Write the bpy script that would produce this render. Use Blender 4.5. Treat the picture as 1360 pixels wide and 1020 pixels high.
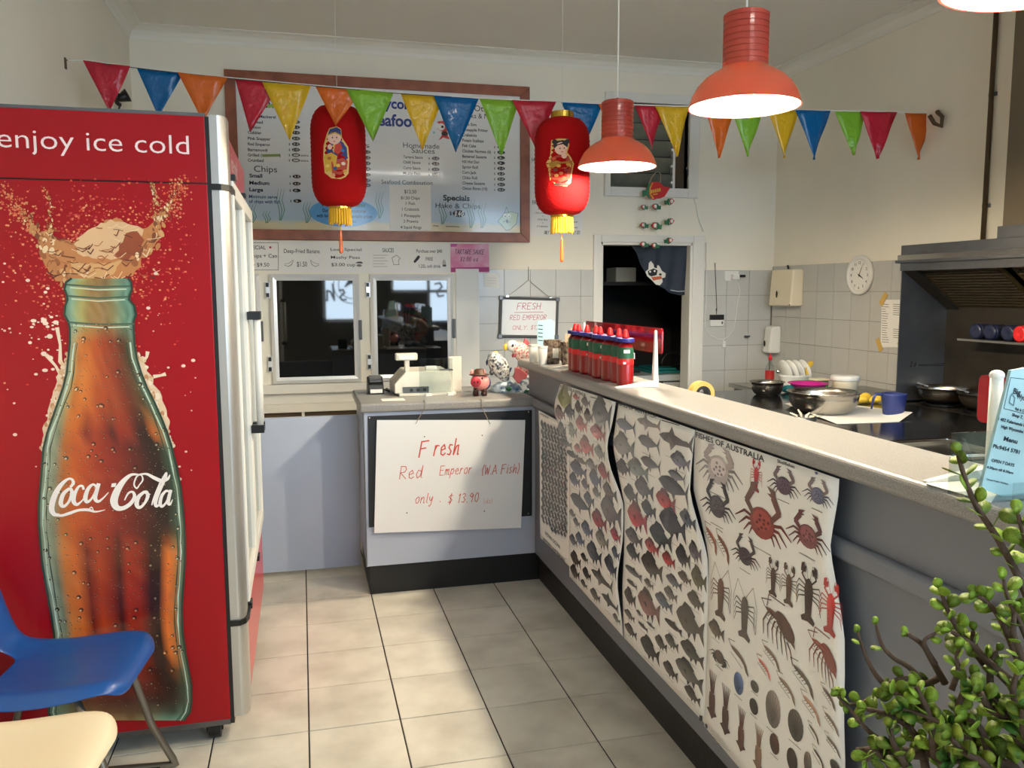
import bpy, bmesh, math, random
from math import sin, cos, pi, radians, sqrt, atan2
from mathutils import Vector, Matrix
random.seed(7)
for o in list(bpy.data.objects): bpy.data.objects.remove(o)
SC = bpy.context.scene
COL = SC.collection

# ------------------------------------------------------------------ camera
FPX, YAW, PITCH, ROLL, CAMZ = 1100.0, radians(14.2), radians(6.43), radians(-0.2), 1.45
FW = Vector((sin(YAW)*cos(PITCH), cos(YAW)*cos(PITCH), -sin(PITCH)))
_r = Vector((cos(YAW), -sin(YAW), 0)); _u = _r.cross(FW)
RT = _r*cos(ROLL)+_u*sin(ROLL); UP = -_r*sin(ROLL)+_u*cos(ROLL)
CAM = Vector((0, 0, CAMZ))
cd = bpy.data.cameras.new('camera'); cd.sensor_width = 36; cd.lens = FPX/1360*36
cd.clip_start = .05
co = bpy.data.objects.new('camera', cd); COL.objects.link(co)
M = Matrix((RT, UP, -FW)).transposed().to_4x4(); M.translation = CAM
co.matrix_world = M
SC.camera = co

# ------------------------------------------------------------------ world and light
w = bpy.data.worlds.new('overcast_sky'); SC.world = w; w.use_nodes = True
bg = w.node_tree.nodes['Background']
bg.inputs[0].default_value = (.66, .83, 1, 1); bg.inputs[1].default_value = 9.5
pl = bpy.data.lights.new('window_portal', 'AREA'); pl.shape = 'RECTANGLE'; pl.size = 3.3; pl.size_y = 1.9
pl.cycles.is_portal = True
po = bpy.data.objects.new('window_portal', pl); COL.objects.link(po)
po.location = (1.95, -1.86, 1.9); po.rotation_euler = (radians(90), 0, 0)
LAMP_W = 70.0
TUBE_W = 11.0
vs = SC.view_settings
vs.view_transform = 'Standard'; vs.look = 'None'; vs.gamma = 1; vs.use_curve_mapping = False
vs.exposure = 0.36

# ------------------------------------------------------------------ picture point -> point on a real plane
def ray(x, y): return FW + RT*((x-680)/FPX) - UP*((y-510)/FPX)
def PY(x, y, Y): d = ray(x, y); return CAM + d*(Y/d.y)
def PX(x, y, X): d = ray(x, y); return CAM + d*(X/d.x)
def PZ(x, y, z): d = ray(x, y); return CAM + d*((z-CAMZ)/d.z)
def PD(x, y, D): return CAM + ray(x, y)*D
def depth(p): return (Vector(p)-CAM).dot(FW)

# ------------------------------------------------------------------ materials
def lin(c):
    return tuple((v/255/12.92 if v/255 <= .04045 else ((v/255+.055)/1.055)**2.4) for v in c[:3]) + (1,)
MATS = {}
def mat(name, rgb, rough=.5, metal=0, var=0, vscale=8, bump=0, bscale=60, emit=None, estr=0, alpha=1, trans=0, spec=.5, coat=0, objvar=0, sheen=0, rgb2=None, detail=4):
    if name in MATS: return MATS[name]
    m = bpy.data.materials.new(name); m.use_nodes = True
    nt = m.node_tree; b = nt.nodes['Principled BSDF']; L = nt.links.new
    b.inputs['Base Color'].default_value = lin(rgb); b.inputs['Roughness'].default_value = rough
    b.inputs['Metallic'].default_value = metal; b.inputs['Alpha'].default_value = alpha
    b.inputs['Specular IOR Level'].default_value = spec; b.inputs['Coat Weight'].default_value = coat
    b.inputs['Transmission Weight'].default_value = trans
    if emit: b.inputs['Emission Color'].default_value = lin(emit); b.inputs['Emission Strength'].default_value = estr
    if var or rgb2 or bump or objvar:
        tc = nt.nodes.new('ShaderNodeTexCoord')
    if var or rgb2:
        n = nt.nodes.new('ShaderNodeTexNoise'); n.inputs['Scale'].default_value = vscale; n.inputs['Detail'].default_value = detail
        n.noise_dimensions = '3D'
        L(tc.outputs['Object'], n.inputs['Vector'])
        mx = nt.nodes.new('ShaderNodeMix'); mx.data_type = 'RGBA'
        a = lin(rgb); 
        if rgb2: c2 = lin(rgb2)
        else: c2 = tuple(v*(1-var) for v in a[:3])+(1,)
        mx.inputs[6].default_value = a; mx.inputs[7].default_value = c2
        rp = nt.nodes.new('ShaderNodeValToRGB'); rp.color_ramp.elements[0].position = .38; rp.color_ramp.elements[1].position = .68
        L(n.outputs[0], rp.inputs[0]); L(rp.outputs[0], mx.inputs[0])
        out = mx.outputs[2]
        if objvar:
            oi = nt.nodes.new('ShaderNodeObjectInfo'); hs = nt.nodes.new('ShaderNodeHueSaturation')
            mr = nt.nodes.new('ShaderNodeMapRange'); mr.inputs[3].default_value = 1-objvar; mr.inputs[4].default_value = 1+objvar
            L(oi.outputs['Random'], mr.inputs[0]); L(mr.outputs[0], hs.inputs['Value']); L(out, hs.inputs['Color']); out = hs.outputs[0]
            ad = nt.nodes.new('ShaderNodeVectorMath'); ad.operation = 'ADD'; L(tc.outputs['Object'], ad.inputs[0]); L(oi.outputs['Location'], ad.inputs[1]); L(ad.outputs[0], n.inputs['Vector'])
        L(out, b.inputs['Base Color'])
    if bump:
        n2 = nt.nodes.new('ShaderNodeTexNoise'); n2.inputs['Scale'].default_value = bscale; n2.inputs['Detail'].default_value = 3
        L(tc.outputs['Object'], n2.inputs['Vector'])
        bp = nt.nodes.new('ShaderNodeBump'); bp.inputs['Strength'].default_value = bump; bp.inputs['Distance'].default_value = .01
        L(n2.outputs[0], bp.inputs['Height']); L(bp.outputs[0], b.inputs['Normal'])
    MATS[name] = m
    return m
def attr_mat(name, rough=.5, coat=0, spec=.5):
    m = bpy.data.materials.new(name); m.use_nodes = True; nt = m.node_tree
    b = nt.nodes['Principled BSDF']; b.inputs['Roughness'].default_value = rough; b.inputs['Coat Weight'].default_value = coat; b.inputs['Specular IOR Level'].default_value = spec
    a = nt.nodes.new('ShaderNodeVertexColor'); a.layer_name = 'Col'
    nt.links.new(a.outputs[0], b.inputs['Base Color']); MATS[name] = m
    return m
def glass_mat(name, tint=(255, 255, 255), refl=.06, rough=.02):
    m = bpy.data.materials.new(name); m.use_nodes = True; nt = m.node_tree; nt.nodes.clear()
    o = nt.nodes.new('ShaderNodeOutputMaterial'); t = nt.nodes.new('ShaderNodeBsdfTransparent'); g = nt.nodes.new('ShaderNodeBsdfGlossy')
    t.inputs[0].default_value = lin(tint); g.inputs['Roughness'].default_value = rough
    lw = nt.nodes.new('ShaderNodeLayerWeight'); lw.inputs[0].default_value = .5; L = nt.links.new
    pw = nt.nodes.new('ShaderNodeMath'); pw.operation = 'POWER'; pw.inputs[1].default_value = 4; L(lw.outputs['Facing'], pw.inputs[0])
    fr = nt.nodes.new('ShaderNodeMath'); fr.operation = 'MULTIPLY_ADD'; fr.inputs[1].default_value = .7; fr.inputs[2].default_value = .045; L(pw.outputs[0], fr.inputs[0])
    mx = nt.nodes.new('ShaderNodeMixShader')
    L(fr.outputs[0], mx.inputs[0]); L(t.outputs[0], mx.inputs[1]); L(g.outputs[0], mx.inputs[2]); L(mx.outputs[0], o.inputs[0])
    MATS[name] = m
    return m

mat('paint_cream', (244, 238, 222), .65, var=.05, vscale=1.5, bump=.05, bscale=120)
mat('paint_ceiling', (240, 237, 230), .8, var=.04, vscale=1.2)
mat('cornice_white', (238, 235, 226), .55)
mat('floor_tile', (222, 218, 206), .3, rgb2=(196, 191, 178), vscale=5.5, bump=.12, bscale=16, objvar=.035, detail=7)
mat('grout_dark', (42, 39, 36), .9, var=.3, vscale=30)
mat('wall_tile', (196, 196, 193), .22, var=.03, vscale=10, objvar=.02)
mat('grout_grey', (128, 126, 120), .9)
mat('laminate', (180, 190, 210), .42, var=.05, vscale=2.5)
mat('laminate_dark', (122, 125, 134), .45, var=.05, vscale=2.5)
mat('speckle_top', (154, 152, 149), .38, rgb2=(126, 125, 124), vscale=420, detail=1)
mat('kick_black', (20, 20, 21), .5, var=.3, vscale=12, bump=.1, bscale=30)
mat('wood_frame', (156, 88, 58), .4, rgb2=(124, 64, 42), vscale=9, detail=6)
mat('white_gloss', (236, 238, 240), .2)
mat('white_satin', (230, 228, 222), .45)
mat('white_plastic', (228, 228, 224), .4)
mat('cream_plastic', (236, 224, 198), .42)
mat('register_grey', (214, 210, 198), .42)
mat('tube_light', (255, 250, 240), .5, emit=(255, 249, 238), estr=TUBE_W/(pi*.0915))
mat('black_plastic', (18, 18, 19), .4)
mat('black_metal', (16, 16, 17), .35, metal=.4)
mat('fridge_red', (158, 2, 20), .34, spec=.35)
mat('sign_red', (214, 32, 48), .3, coat=.3)
mat('silver', (196, 194, 190), .34, metal=.75)
mat('aluminium', (236, 238, 241), .28, metal=.35)
mat('steel', (176, 172, 164), .25, metal=1, var=.15, vscale=5)
mat('steel_dull', (120, 122, 126), .4, metal=.9, var=.25, vscale=4)
mat('steel_dark', (66, 60, 52), .45, metal=.7, var=.4, vscale=5)
mat('chrome', (210, 210, 210), .12, metal=1)
mat('gold', (214, 170, 70), .25, metal=.9)
mat('fringe_yellow', (240, 190, 50), .7)
mat('rope', (150, 140, 120), .8)
mat('string_white', (230, 228, 220), .7)
mat('string_dark', (60, 55, 48), .8)
mat('paper', (238, 236, 232), .7)
mat('paper_pink', (222, 130, 170), .6, rgb2=(236, 196, 214), vscale=7)
mat('paper_teal', (164, 202, 206), .55)
mat('black_board', (26, 28, 34), .5, var=.15, vscale=10)
mat('lantern_red', (172, 14, 18), .85, spec=.15, bump=.3, bscale=90)
mat('lamp_red', (176, 62, 54), .22, coat=.4)
mat('lamp_white', (250, 246, 236), .5)
mat('bulb', (255, 240, 220), .5, emit=(255, 238, 206), estr=LAMP_W/(pi*4*pi*.037**2))
mat('chair_blue', (18, 78, 150), .33)
mat('chair_cream', (232, 218, 186), .4)
mat('tube_grey', (128, 122, 112), .35, metal=.8)
mat('cooler_glass', (6, 8, 9), .03, spec=1.0)  # dark inside of the cool room is put into the pane colour
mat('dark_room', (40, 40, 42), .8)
mat('freezer_white', (190, 196, 196), .4)
mat('curtain_navy', (46, 56, 72), .8, var=.2, vscale=10)
mat('bench_black', (24, 24, 26), .12, spec=.6)
mat('sauce_red', (150, 12, 16), .28, coat=.3)
mat('cap_red', (226, 36, 38), .35)
mat('cap_blue', (38, 44, 128), .4)
mat('label_green', (30, 92, 66), .5)
mat('label_white', (230, 228, 222), .5)
mat('bark_brown', (78, 62, 54), .8, rgb2=(168, 148, 130), vscale=70, detail=3, bump=.4, bscale=60)
mat('straw_tan', (214, 186, 140), .6)
mat('pig_pink', (240, 156, 150), .35)
mat('pig_snout', (206, 60, 76), .35)
mat('brown', (84, 48, 34), .5)
mat('boot_brown', (52, 26, 20), .4)
mat('jeans_blue', (44, 62, 120), .6)
mat('ceramic_white', (240, 238, 232), .15, coat=.4)
mat('ceramic_spot', (236, 236, 230), .18, rgb2=(30, 36, 60), vscale=75, detail=1, coat=.4)
mat('ceramic_scale', (240, 234, 220), .18, rgb2=(214, 90, 96), vscale=95, detail=1, coat=.4)
mat('ceramic_wave', (222, 232, 238), .15, rgb2=(88, 122, 156), vscale=26, detail=3, coat=.4)
mat('ceramic_pink', (214, 110, 116), .2, coat=.4)
mat('ceramic_navy', (40, 52, 96), .2, coat=.4)
mat('ceramic_green', (52, 108, 66), .2, coat=.4)
mat('bark_stem', (74, 56, 42), .8, bump=.4, bscale=90)
mat('leaf', (58, 108, 32), .5, rgb2=(160, 172, 56), vscale=38, objvar=.42, spec=.3)
mat('terracotta', (150, 84, 56), .7, var=.15)
mat('soil', (54, 40, 30), .95)
mat('magenta', (196, 34, 140), .4)
mat('green_plastic', (70, 150, 60), .4)
mat('teal_plastic', (20, 110, 112), .5)
mat('jug_blue', (38, 52, 110), .35)
mat('yellow', (232, 190, 60), .5)
mat('knob_tan', (190, 150, 96), .4)
mat('jar_navy', (28, 34, 60), .35)
mat('red_plain', (208, 34, 36), .4)
mat('duct_brown', (110, 98, 78), .6, metal=.2, var=.15, vscale=3)
mat('mesh_filter', (92, 76, 44), .5, metal=.6, var=.4, vscale=40)
mat('brown_panel', (74, 54, 44), .5)
mat('tape_tan', (206, 170, 90), .5)
mat('pavement', (206, 202, 194), .9, var=.1)
mat('front_wall', (96, 92, 86), .8)
mat('sign_black', (24, 24, 28), .5)
mat('fish_green', (44, 110, 72), .4)
mat('louvre_grey', (120, 122, 108), .4, var=.15, vscale=20)
mat('louvre_dark', (42, 44, 38), .5)
mat('blue_tip', (40, 130, 190), .4)
mat('hook_brown', (84, 66, 44), .6)
mat('led_grey', (90, 94, 98), .5)
glass_mat('clear_glass', (238, 244, 244))
glass_mat('acrylic', (240, 244, 244))
mat('acrylic_red', (176, 16, 34), .12, alpha=.8, coat=.4)
for nm, rg, cc in (('print', .6, 0), ('print_gloss', .3, .3), ('print_satin', .16, .2)): attr_mat(nm, rg, cc)
def flagmat(name, rgb):
    m = mat(name, rgb, .25, bump=.8, bscale=34, coat=.3); nt = m.node_tree
    b = nt.nodes['Principled BSDF']; o = [n for n in nt.nodes if n.type == 'OUTPUT_MATERIAL'][0]
    t = nt.nodes.new('ShaderNodeBsdfTranslucent'); t.inputs[0].default_value = lin(rgb)
    mx = nt.nodes.new('ShaderNodeMixShader'); mx.inputs[0].default_value = .35
    nt.links.new(b.outputs[0], mx.inputs[1]); nt.links.new(t.outputs[0], mx.inputs[2]); nt.links.new(mx.outputs[0], o.inputs[0])
def translucent(name, rgb, k):
    m = MATS[name]; nt = m.node_tree
    b = nt.nodes['Principled BSDF']; o = [n for n in nt.nodes if n.type == 'OUTPUT_MATERIAL'][0]
    t = nt.nodes.new('ShaderNodeBsdfTranslucent'); t.inputs[0].default_value = lin(rgb)
    mx = nt.nodes.new('ShaderNodeMixShader'); mx.inputs[0].default_value = k
    nt.links.new(b.outputs[0], mx.inputs[1]); nt.links.new(t.outputs[0], mx.inputs[2]); nt.links.new(mx.outputs[0], o.inputs[0])
translucent('lamp_red', (255, 206, 176), .17); translucent('lamp_white', (255, 240, 220), .4)  # haze of the lit lamps is put into the shades by a translucent mix
for nm, c in (('flag_red', (214, 40, 66)), ('flag_blue', (0, 112, 178)), ('flag_orange', (238, 124, 40)), ('flag_yellow', (240, 200, 40)), ('flag_lime', (150, 206, 60)), ('flag_navy', (30, 70, 110))): flagmat(nm, c)

# ------------------------------------------------------------------ mesh helpers
MW = {}
class MB:
    def __init__(s): s.v = []; s.f = []; s.c = None
    def add(s, vs, fs):
        n = len(s.v); s.v += [Vector(p) for p in vs]; s.f += [tuple(i+n for i in f) for f in fs]; return s
    def box(s, x0, x1, y0, y1, z0, z1, mtx=None):
        vs = [Vector((x, y, z)) for z in (z0, z1) for y in (y0, y1) for x in (x0, x1)]
        if mtx: vs = [mtx @ v for v in vs]
        return s.add(vs, [(0, 2, 3, 1), (4, 5, 7, 6), (0, 1, 5, 4), (2, 6, 7, 3), (0, 4, 6, 2), (1, 3, 7, 5)])
    def hexa(s, b, t):   # four bottom and four top corners
        return s.add(list(b)+list(t), [(3, 2, 1, 0), (4, 5, 6, 7), (0, 1, 5, 4), (1, 2, 6, 5), (2, 3, 7, 6), (3, 0, 4, 7)])
    def tube(s, pts, r, n=8, cap=True):
        pts = [Vector(p) for p in pts]; m = len(pts)
        rs = r if isinstance(r, (list, tuple)) else [r]*m
        rings = []; prev = None
        for i, p in enumerate(pts):
            d = (pts[min(i+1, m-1)]-pts[max(i-1, 0)])
            if d.length < 1e-9: d = Vector((0, 0, 1))
            d.normalize()
            if prev is None:
                a = Vector((0, 0, 1)) if abs(d.z) < .9 else Vector((1, 0, 0))
                u = d.cross(a).normalized()
            else:
                u = (prev - d*prev.dot(d))
                u = u.normalized() if u.length > 1e-6 else d.orthogonal().normalized()
            prev = u; vv = d.cross(u)
            rings.append([p+(u*cos(2*pi*k/n)+vv*sin(2*pi*k/n))*rs[i] for k in range(n)])
        b = len(s.v)
        for rg in rings: s.v += rg
        for i in range(m-1):
            for k in range(n):
                k2 = (k+1) % n
                s.f.append((b+i*n+k, b+i*n+k2, b+(i+1)*n+k2, b+(i+1)*n+k))
        if cap:
            s.f.append(tuple(b+k for k in range(n))[::-1]); s.f.append(tuple(b+(m-1)*n+k for k in range(n)))
        return s
    def lathe(s, prof, c=(0, 0, 0), n=24, sx=1, sy=1, mtx=None, closed=False):
        c = Vector(c); b = len(s.v); m = len(prof)
        for (r, z) in prof:
            for k in range(n):
                a = 2*pi*k/n; p = Vector((r*cos(a)*sx, r*sin(a)*sy, z))
                s.v.append((mtx @ p if mtx else p)+c)
        for i in range(m-1):
            for k in range(n):
                k2 = (k+1) % n
                s.f.append((b+i*n+k, b+i*n+k2, b+(i+1)*n+k2, b+(i+1)*n+k))
        if not closed:
            if prof[0][0] > 1e-5: s.f.append(tuple(b+k for k in range(n))[::-1])
            if prof[-1][0] > 1e-5: s.f.append(tuple(b+(m-1)*n+k for k in range(n)))
        return s
    def ell(s, c, rx, ry, rz, n=16, m=10, mtx=None):
        prof = [(max(1e-4, sin(pi*i/m)), -cos(pi*i/m)) for i in range(m+1)]
        T = Matrix.Diagonal((rx, ry, rz)).to_3x3()
        if mtx: T = mtx.to_3x3() @ T
        return s.lathe(prof, c, n, mtx=T)
    def prism(s, pts, d):   # polygon pts (3d) swept by vector d
        d = Vector(d); n = len(pts); pts = [Vector(p) for p in pts]
        return s.add(pts+[p+d for p in pts], [tuple(range(n))[::-1], tuple(range(n, 2*n))]+[(i, (i+1) % n, n+(i+1) % n, n+i) for i in range(n)])
    def build(s, name, m, parent=None, smooth=False, bevel=0, seg=2, local=False, origin=None, sub=0, solid=0):
        me = bpy.data.meshes.new(name)
        if parent is not None: inv = MW[parent.name].inverted()
        vs = s.v
        if parent is not None and not local: vs = [inv @ v for v in vs]
        if parent is None:
            if origin is None:
                lo = Vector((min(v.x for v in vs), min(v.y for v in vs), min(v.z for v in vs))); hi = Vector((max(v.x for v in vs), max(v.y for v in vs), 0))
                origin = Vector(((lo.x+hi.x)/2, (lo.y+hi.y)/2, lo.z))
            origin = Vector(origin); vs = [v-origin for v in vs]
        me.from_pydata([tuple(v) for v in vs], [], s.f)
        o = bpy.data.objects.new(name, me); COL.objects.link(o)
        me.materials.append(MATS[m] if isinstance(m, str) else m)
        if parent is not None: o.parent = parent; MW[o.name] = MW[parent.name]
        else: o.location = origin; MW[o.name] = Matrix.Translation(origin)
        bm = bmesh.new(); bm.from_mesh(me); bmesh.ops.recalc_face_normals(bm, faces=bm.faces); bm.to_mesh(me); bm.free()
        if smooth: 
            for p in me.polygons: p.use_smooth = True
        if solid:
            so = o.modifiers.new('solid', 'SOLIDIFY'); so.thickness = solid; so.offset = 0
        if sub:
            su = o.modifiers.new('sub', 'SUBSURF'); su.levels = sub; su.render_levels = sub
        if bevel:
            bv = o.modifiers.new('bevel', 'BEVEL'); bv.width = bevel; bv.segments = seg; bv.limit_method = 'ANGLE'; bv.angle_limit = radians(40)
        return o
def box(x0, x1, y0, y1, z0, z1, mtx=None): return MB().box(x0, x1, y0, y1, z0, z1, mtx)
def tag(o, label, cat, group=None):
    o['label'] = label; o['category'] = cat
    if group: o['group'] = group
    return o
def thing(name, label, cat, loc=(0, 0, 0), rotz=0, group=None):
    o = bpy.data.objects.new(name, None); COL.objects.link(o); o.empty_display_size = .1
    o.location = loc; o.rotation_euler = (0, 0, rotz)
    MW[o.name] = Matrix.Translation(Vector(loc)) @ Matrix.Rotation(rotz, 4, 'Z')
    return tag(o, label, cat, group)
def struct(o): o['kind'] = 'structure'; return o
def copyobj(src, parent, loc):
    c = src.copy(); COL.objects.link(c); c.parent = parent; c.location = loc; return c

# ------------------------------------------------------------------ printing: flat coloured shapes on a plane
_tc = {}
def text_geom(s, bold=0.0):
    key = (s, bold)
    if key in _tc: return _tc[key]
    cu = bpy.data.curves.new('tmp', 'FONT'); cu.body = s; cu.size = 1; cu.offset = bold; cu.resolution_u = 3
    ob = bpy.data.objects.new('tmp', cu); COL.objects.link(ob)
    dg = bpy.context.evaluated_depsgraph_get(); dg.update()
    me = bpy.data.meshes.new_from_object(ob.evaluated_get(dg))
    vs = [(v.co.x, v.co.y) for v in me.vertices]; fs = [tuple(p.vertices) for p in me.polygons]
    bpy.data.objects.remove(ob); bpy.data.curves.remove(cu); bpy.data.meshes.remove(me)
    x0 = min(v[0] for v in vs); x1 = max(v[0] for v in vs)
    vs = [(x-x0, y) for x, y in vs]
    _tc[key] = (vs, fs, x1-x0)
    return _tc[key]
# single-stroke hand lettering, grid 4 wide, x-height 4, capitals 6
SF = {
'A': [[(0, 0), (2, 6), (4, 0)], [(1, 2), (3.2, 2)]], 'C': [[(3.8, 5), (2.6, 6), (1, 5.4), (0, 3), (.8, .6), (2.4, 0), (3.8, 1)]],
'D': [[(.3, 0), (.3, 6)], [(0, 6), (2.4, 5.6), (3.8, 3), (2.6, .4), (.3, 0)]], 'E': [[(3.6, 6), (.3, 6), (.2, 0), (3.6, 0)], [(.2, 3.1), (2.8, 3.2)]],
'F': [[(3.8, 6.1), (.4, 5.8), (0, -.3)], [(.2, 3), (2.8, 3.3)]], 'H': [[(.2, 6), (0, 0)], [(3.6, 6), (3.4, 0)], [(0, 3), (3.6, 3.1)]],
'L': [[(.3, 6), (0, 0), (3.2, .1)]], 'M': [[(0, 0), (.6, 6), (2, 2), (3.6, 6), (4, 0)]], 'N': [[(0, 0), (.3, 6), (3.5, 0), (3.7, 6)]],
'O': [[(2, 6), (.4, 4.8), (.1, 2.4), (1.4, 0), (3.2, .8), (3.8, 3.4), (3, 5.6), (2, 6)]], 'P': [[(.2, 0), (.3, 6), (2.8, 5.8), (3.6, 4.4), (2.6, 3), (.3, 2.9)]],
'R': [[(.2, 0), (.3, 6), (2.8, 5.9), (3.5, 4.6), (2.6, 3.2), (.3, 3), (3.8, 0)]], 'S': [[(3.6, 5.2), (2, 6), (.4, 4.9), (1.6, 3.2), (3.4, 2), (2.6, .2), (.2, .6)]],
'T': [[(0, 5.9), (4, 6.1)], [(2, 6), (1.8, 0)]], 'U': [[(.2, 6), (.2, 1.4), (1.8, 0), (3.4, 1.2), (3.6, 6)]], 'W': [[(0, 6), (1, 0), (2, 4.4), (3.1, 0), (4.2, 6)]], 'Y': [[(0, 6), (2, 3), (4, 6)], [(2, 3), (1.6, 0)]],
'I': [[(1, 6), (1, 0)]],
'a': [[(3, 3.8), (1.2, 3.8), (.2, 1.8), (1, .1), (2.6, .9), (3.1, 3.9), (3, .6), (3.6, 0)]], 'c': [[(3, 3.4), (1.6, 4), (.3, 2.2), (1, .1), (3, .5)]],
'd': [[(2.8, 3.2), (1.2, 3.8), (.2, 1.8), (1, 0), (2.6, 1.2), (3.4, 6), (3, .4), (3.6, .2)]], 'e': [[(.3, 1.9), (2.8, 2.4), (2, 4), (.4, 2.8), (.6, .5), (2, 0), (3.2, .8)]],
'h': [[(.6, 6), (.1, 0), (1.4, 3.2), (2.6, 3.6), (2.6, 0), (3.2, .2)]], 'i': [[(.8, 3.8), (.6, .2), (1.2, .1)], [(1, 5.2), (1.1, 5.4)]], 'l': [[(1, 6), (.5, .4), (1.2, 0)]],
'm': [[(0, 0), (.4, 3.8)], [(.3, 2.4), (1.5, 3.9), (1.7, 0)], [(1.7, 2.4), (3, 3.9), (3.2, 0), (3.8, .3)]], 'n': [[(0, 0), (.4, 3.8)], [(.3, 2.2), (1.8, 3.9), (2.4, 3), (2.4, 0), (3, .2)]],
'o': [[(1.6, 4), (.2, 2.6), (.6, .3), (2, .1), (3, 2), (2.6, 3.8), (1.6, 4)]], 'p': [[(.5, 3.8), (-.3, -2.2)], [(.3, 2.8), (1.8, 4), (2.8, 2.6), (1.6, .4), (.1, .8)]],
'r': [[(0, 0), (.5, 3.8)], [(.3, 2.2), (1.4, 3.8), (2.5, 3.6)]], 's': [[(2.6, 3.6), (1.2, 3.9), (.6, 2.8), (2.2, 1.4), (1.6, .1), (.1, .4)]], 'u': [[(.4, 3.8), (.2, 1), (1.2, 0), (2.4, 1.2), (2.8, 3.8), (2.6, .4), (3.1, 0)]],
'y': [[(.3, 3.8), (.4, 1.8), (1.4, 1.2), (2.6, 3.8)], [(2.6, 3.8), (1.8, -1), (.8, -2.4), (.2, -1.6)]], 'z': [[(.2, 3.6), (2.6, 3.8), (.1, .2), (2.8, .1)]],
'$': [[(3, 5), (1.6, 5.6), (.3, 4.4), (2.6, 2.4), (1.8, .6), (0, 1)], [(1.9, 6.6), (1.2, -.6)]], '.': [[(.3, 0), (.6, .3)]], '-': [[(.2, 2.8), (2.4, 2.9)]],
'(': [[(1.6, 6.4), (.4, 3.4), (1.2, -.6)]], ')': [[(.2, 6.4), (1.4, 3.2), (.2, -.8)]], '&': [[(3.4, 0), (.8, 4.6), (1.4, 6), (2.4, 5), (.4, 1.6), (1, 0), (3.2, 2.4)]],
'0': [[(1.6, 6), (.3, 4), (.8, .6), (2, 0), (3, 2.4), (2.6, 5.4), (1.6, 6)]], '1': [[(.4, 4.6), (1.3, 6), (.8, 0)]], '2': [[(.2, 4.8), (1.6, 6), (2.8, 4.6), (.2, .2), (3.2, .2)]],
'3': [[(.4, 5.4), (2, 6), (2.8, 4.6), (1.4, 3.3), (2.8, 2), (1.8, .2), (.1, .7)]], '5': [[(3, 6), (.8, 5.9), (.5, 3.4), (2.4, 3.2), (2.6, 1), (.2, .2)]], '9': [[(2.8, 4.8), (1.6, 6), (.5, 4.4), (1.6, 3.2), (2.8, 5), (2.2, 0)]],
'8': [[(1.5, 3.2), (.4, 4.6), (1.6, 6), (2.7, 4.7), (.4, 1.6), (1.4, 0), (2.8, 1.4), (1.5, 3.2)]], '4': [[(2, 6), (.1, 2), (3.2, 2.1)], [(2.4, 3.6), (2, 0)]], ' ': [], '+': [[(0, 3), (3, 3)], [(1.5, 4.5), (1.5, 1.5)]],
}
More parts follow.
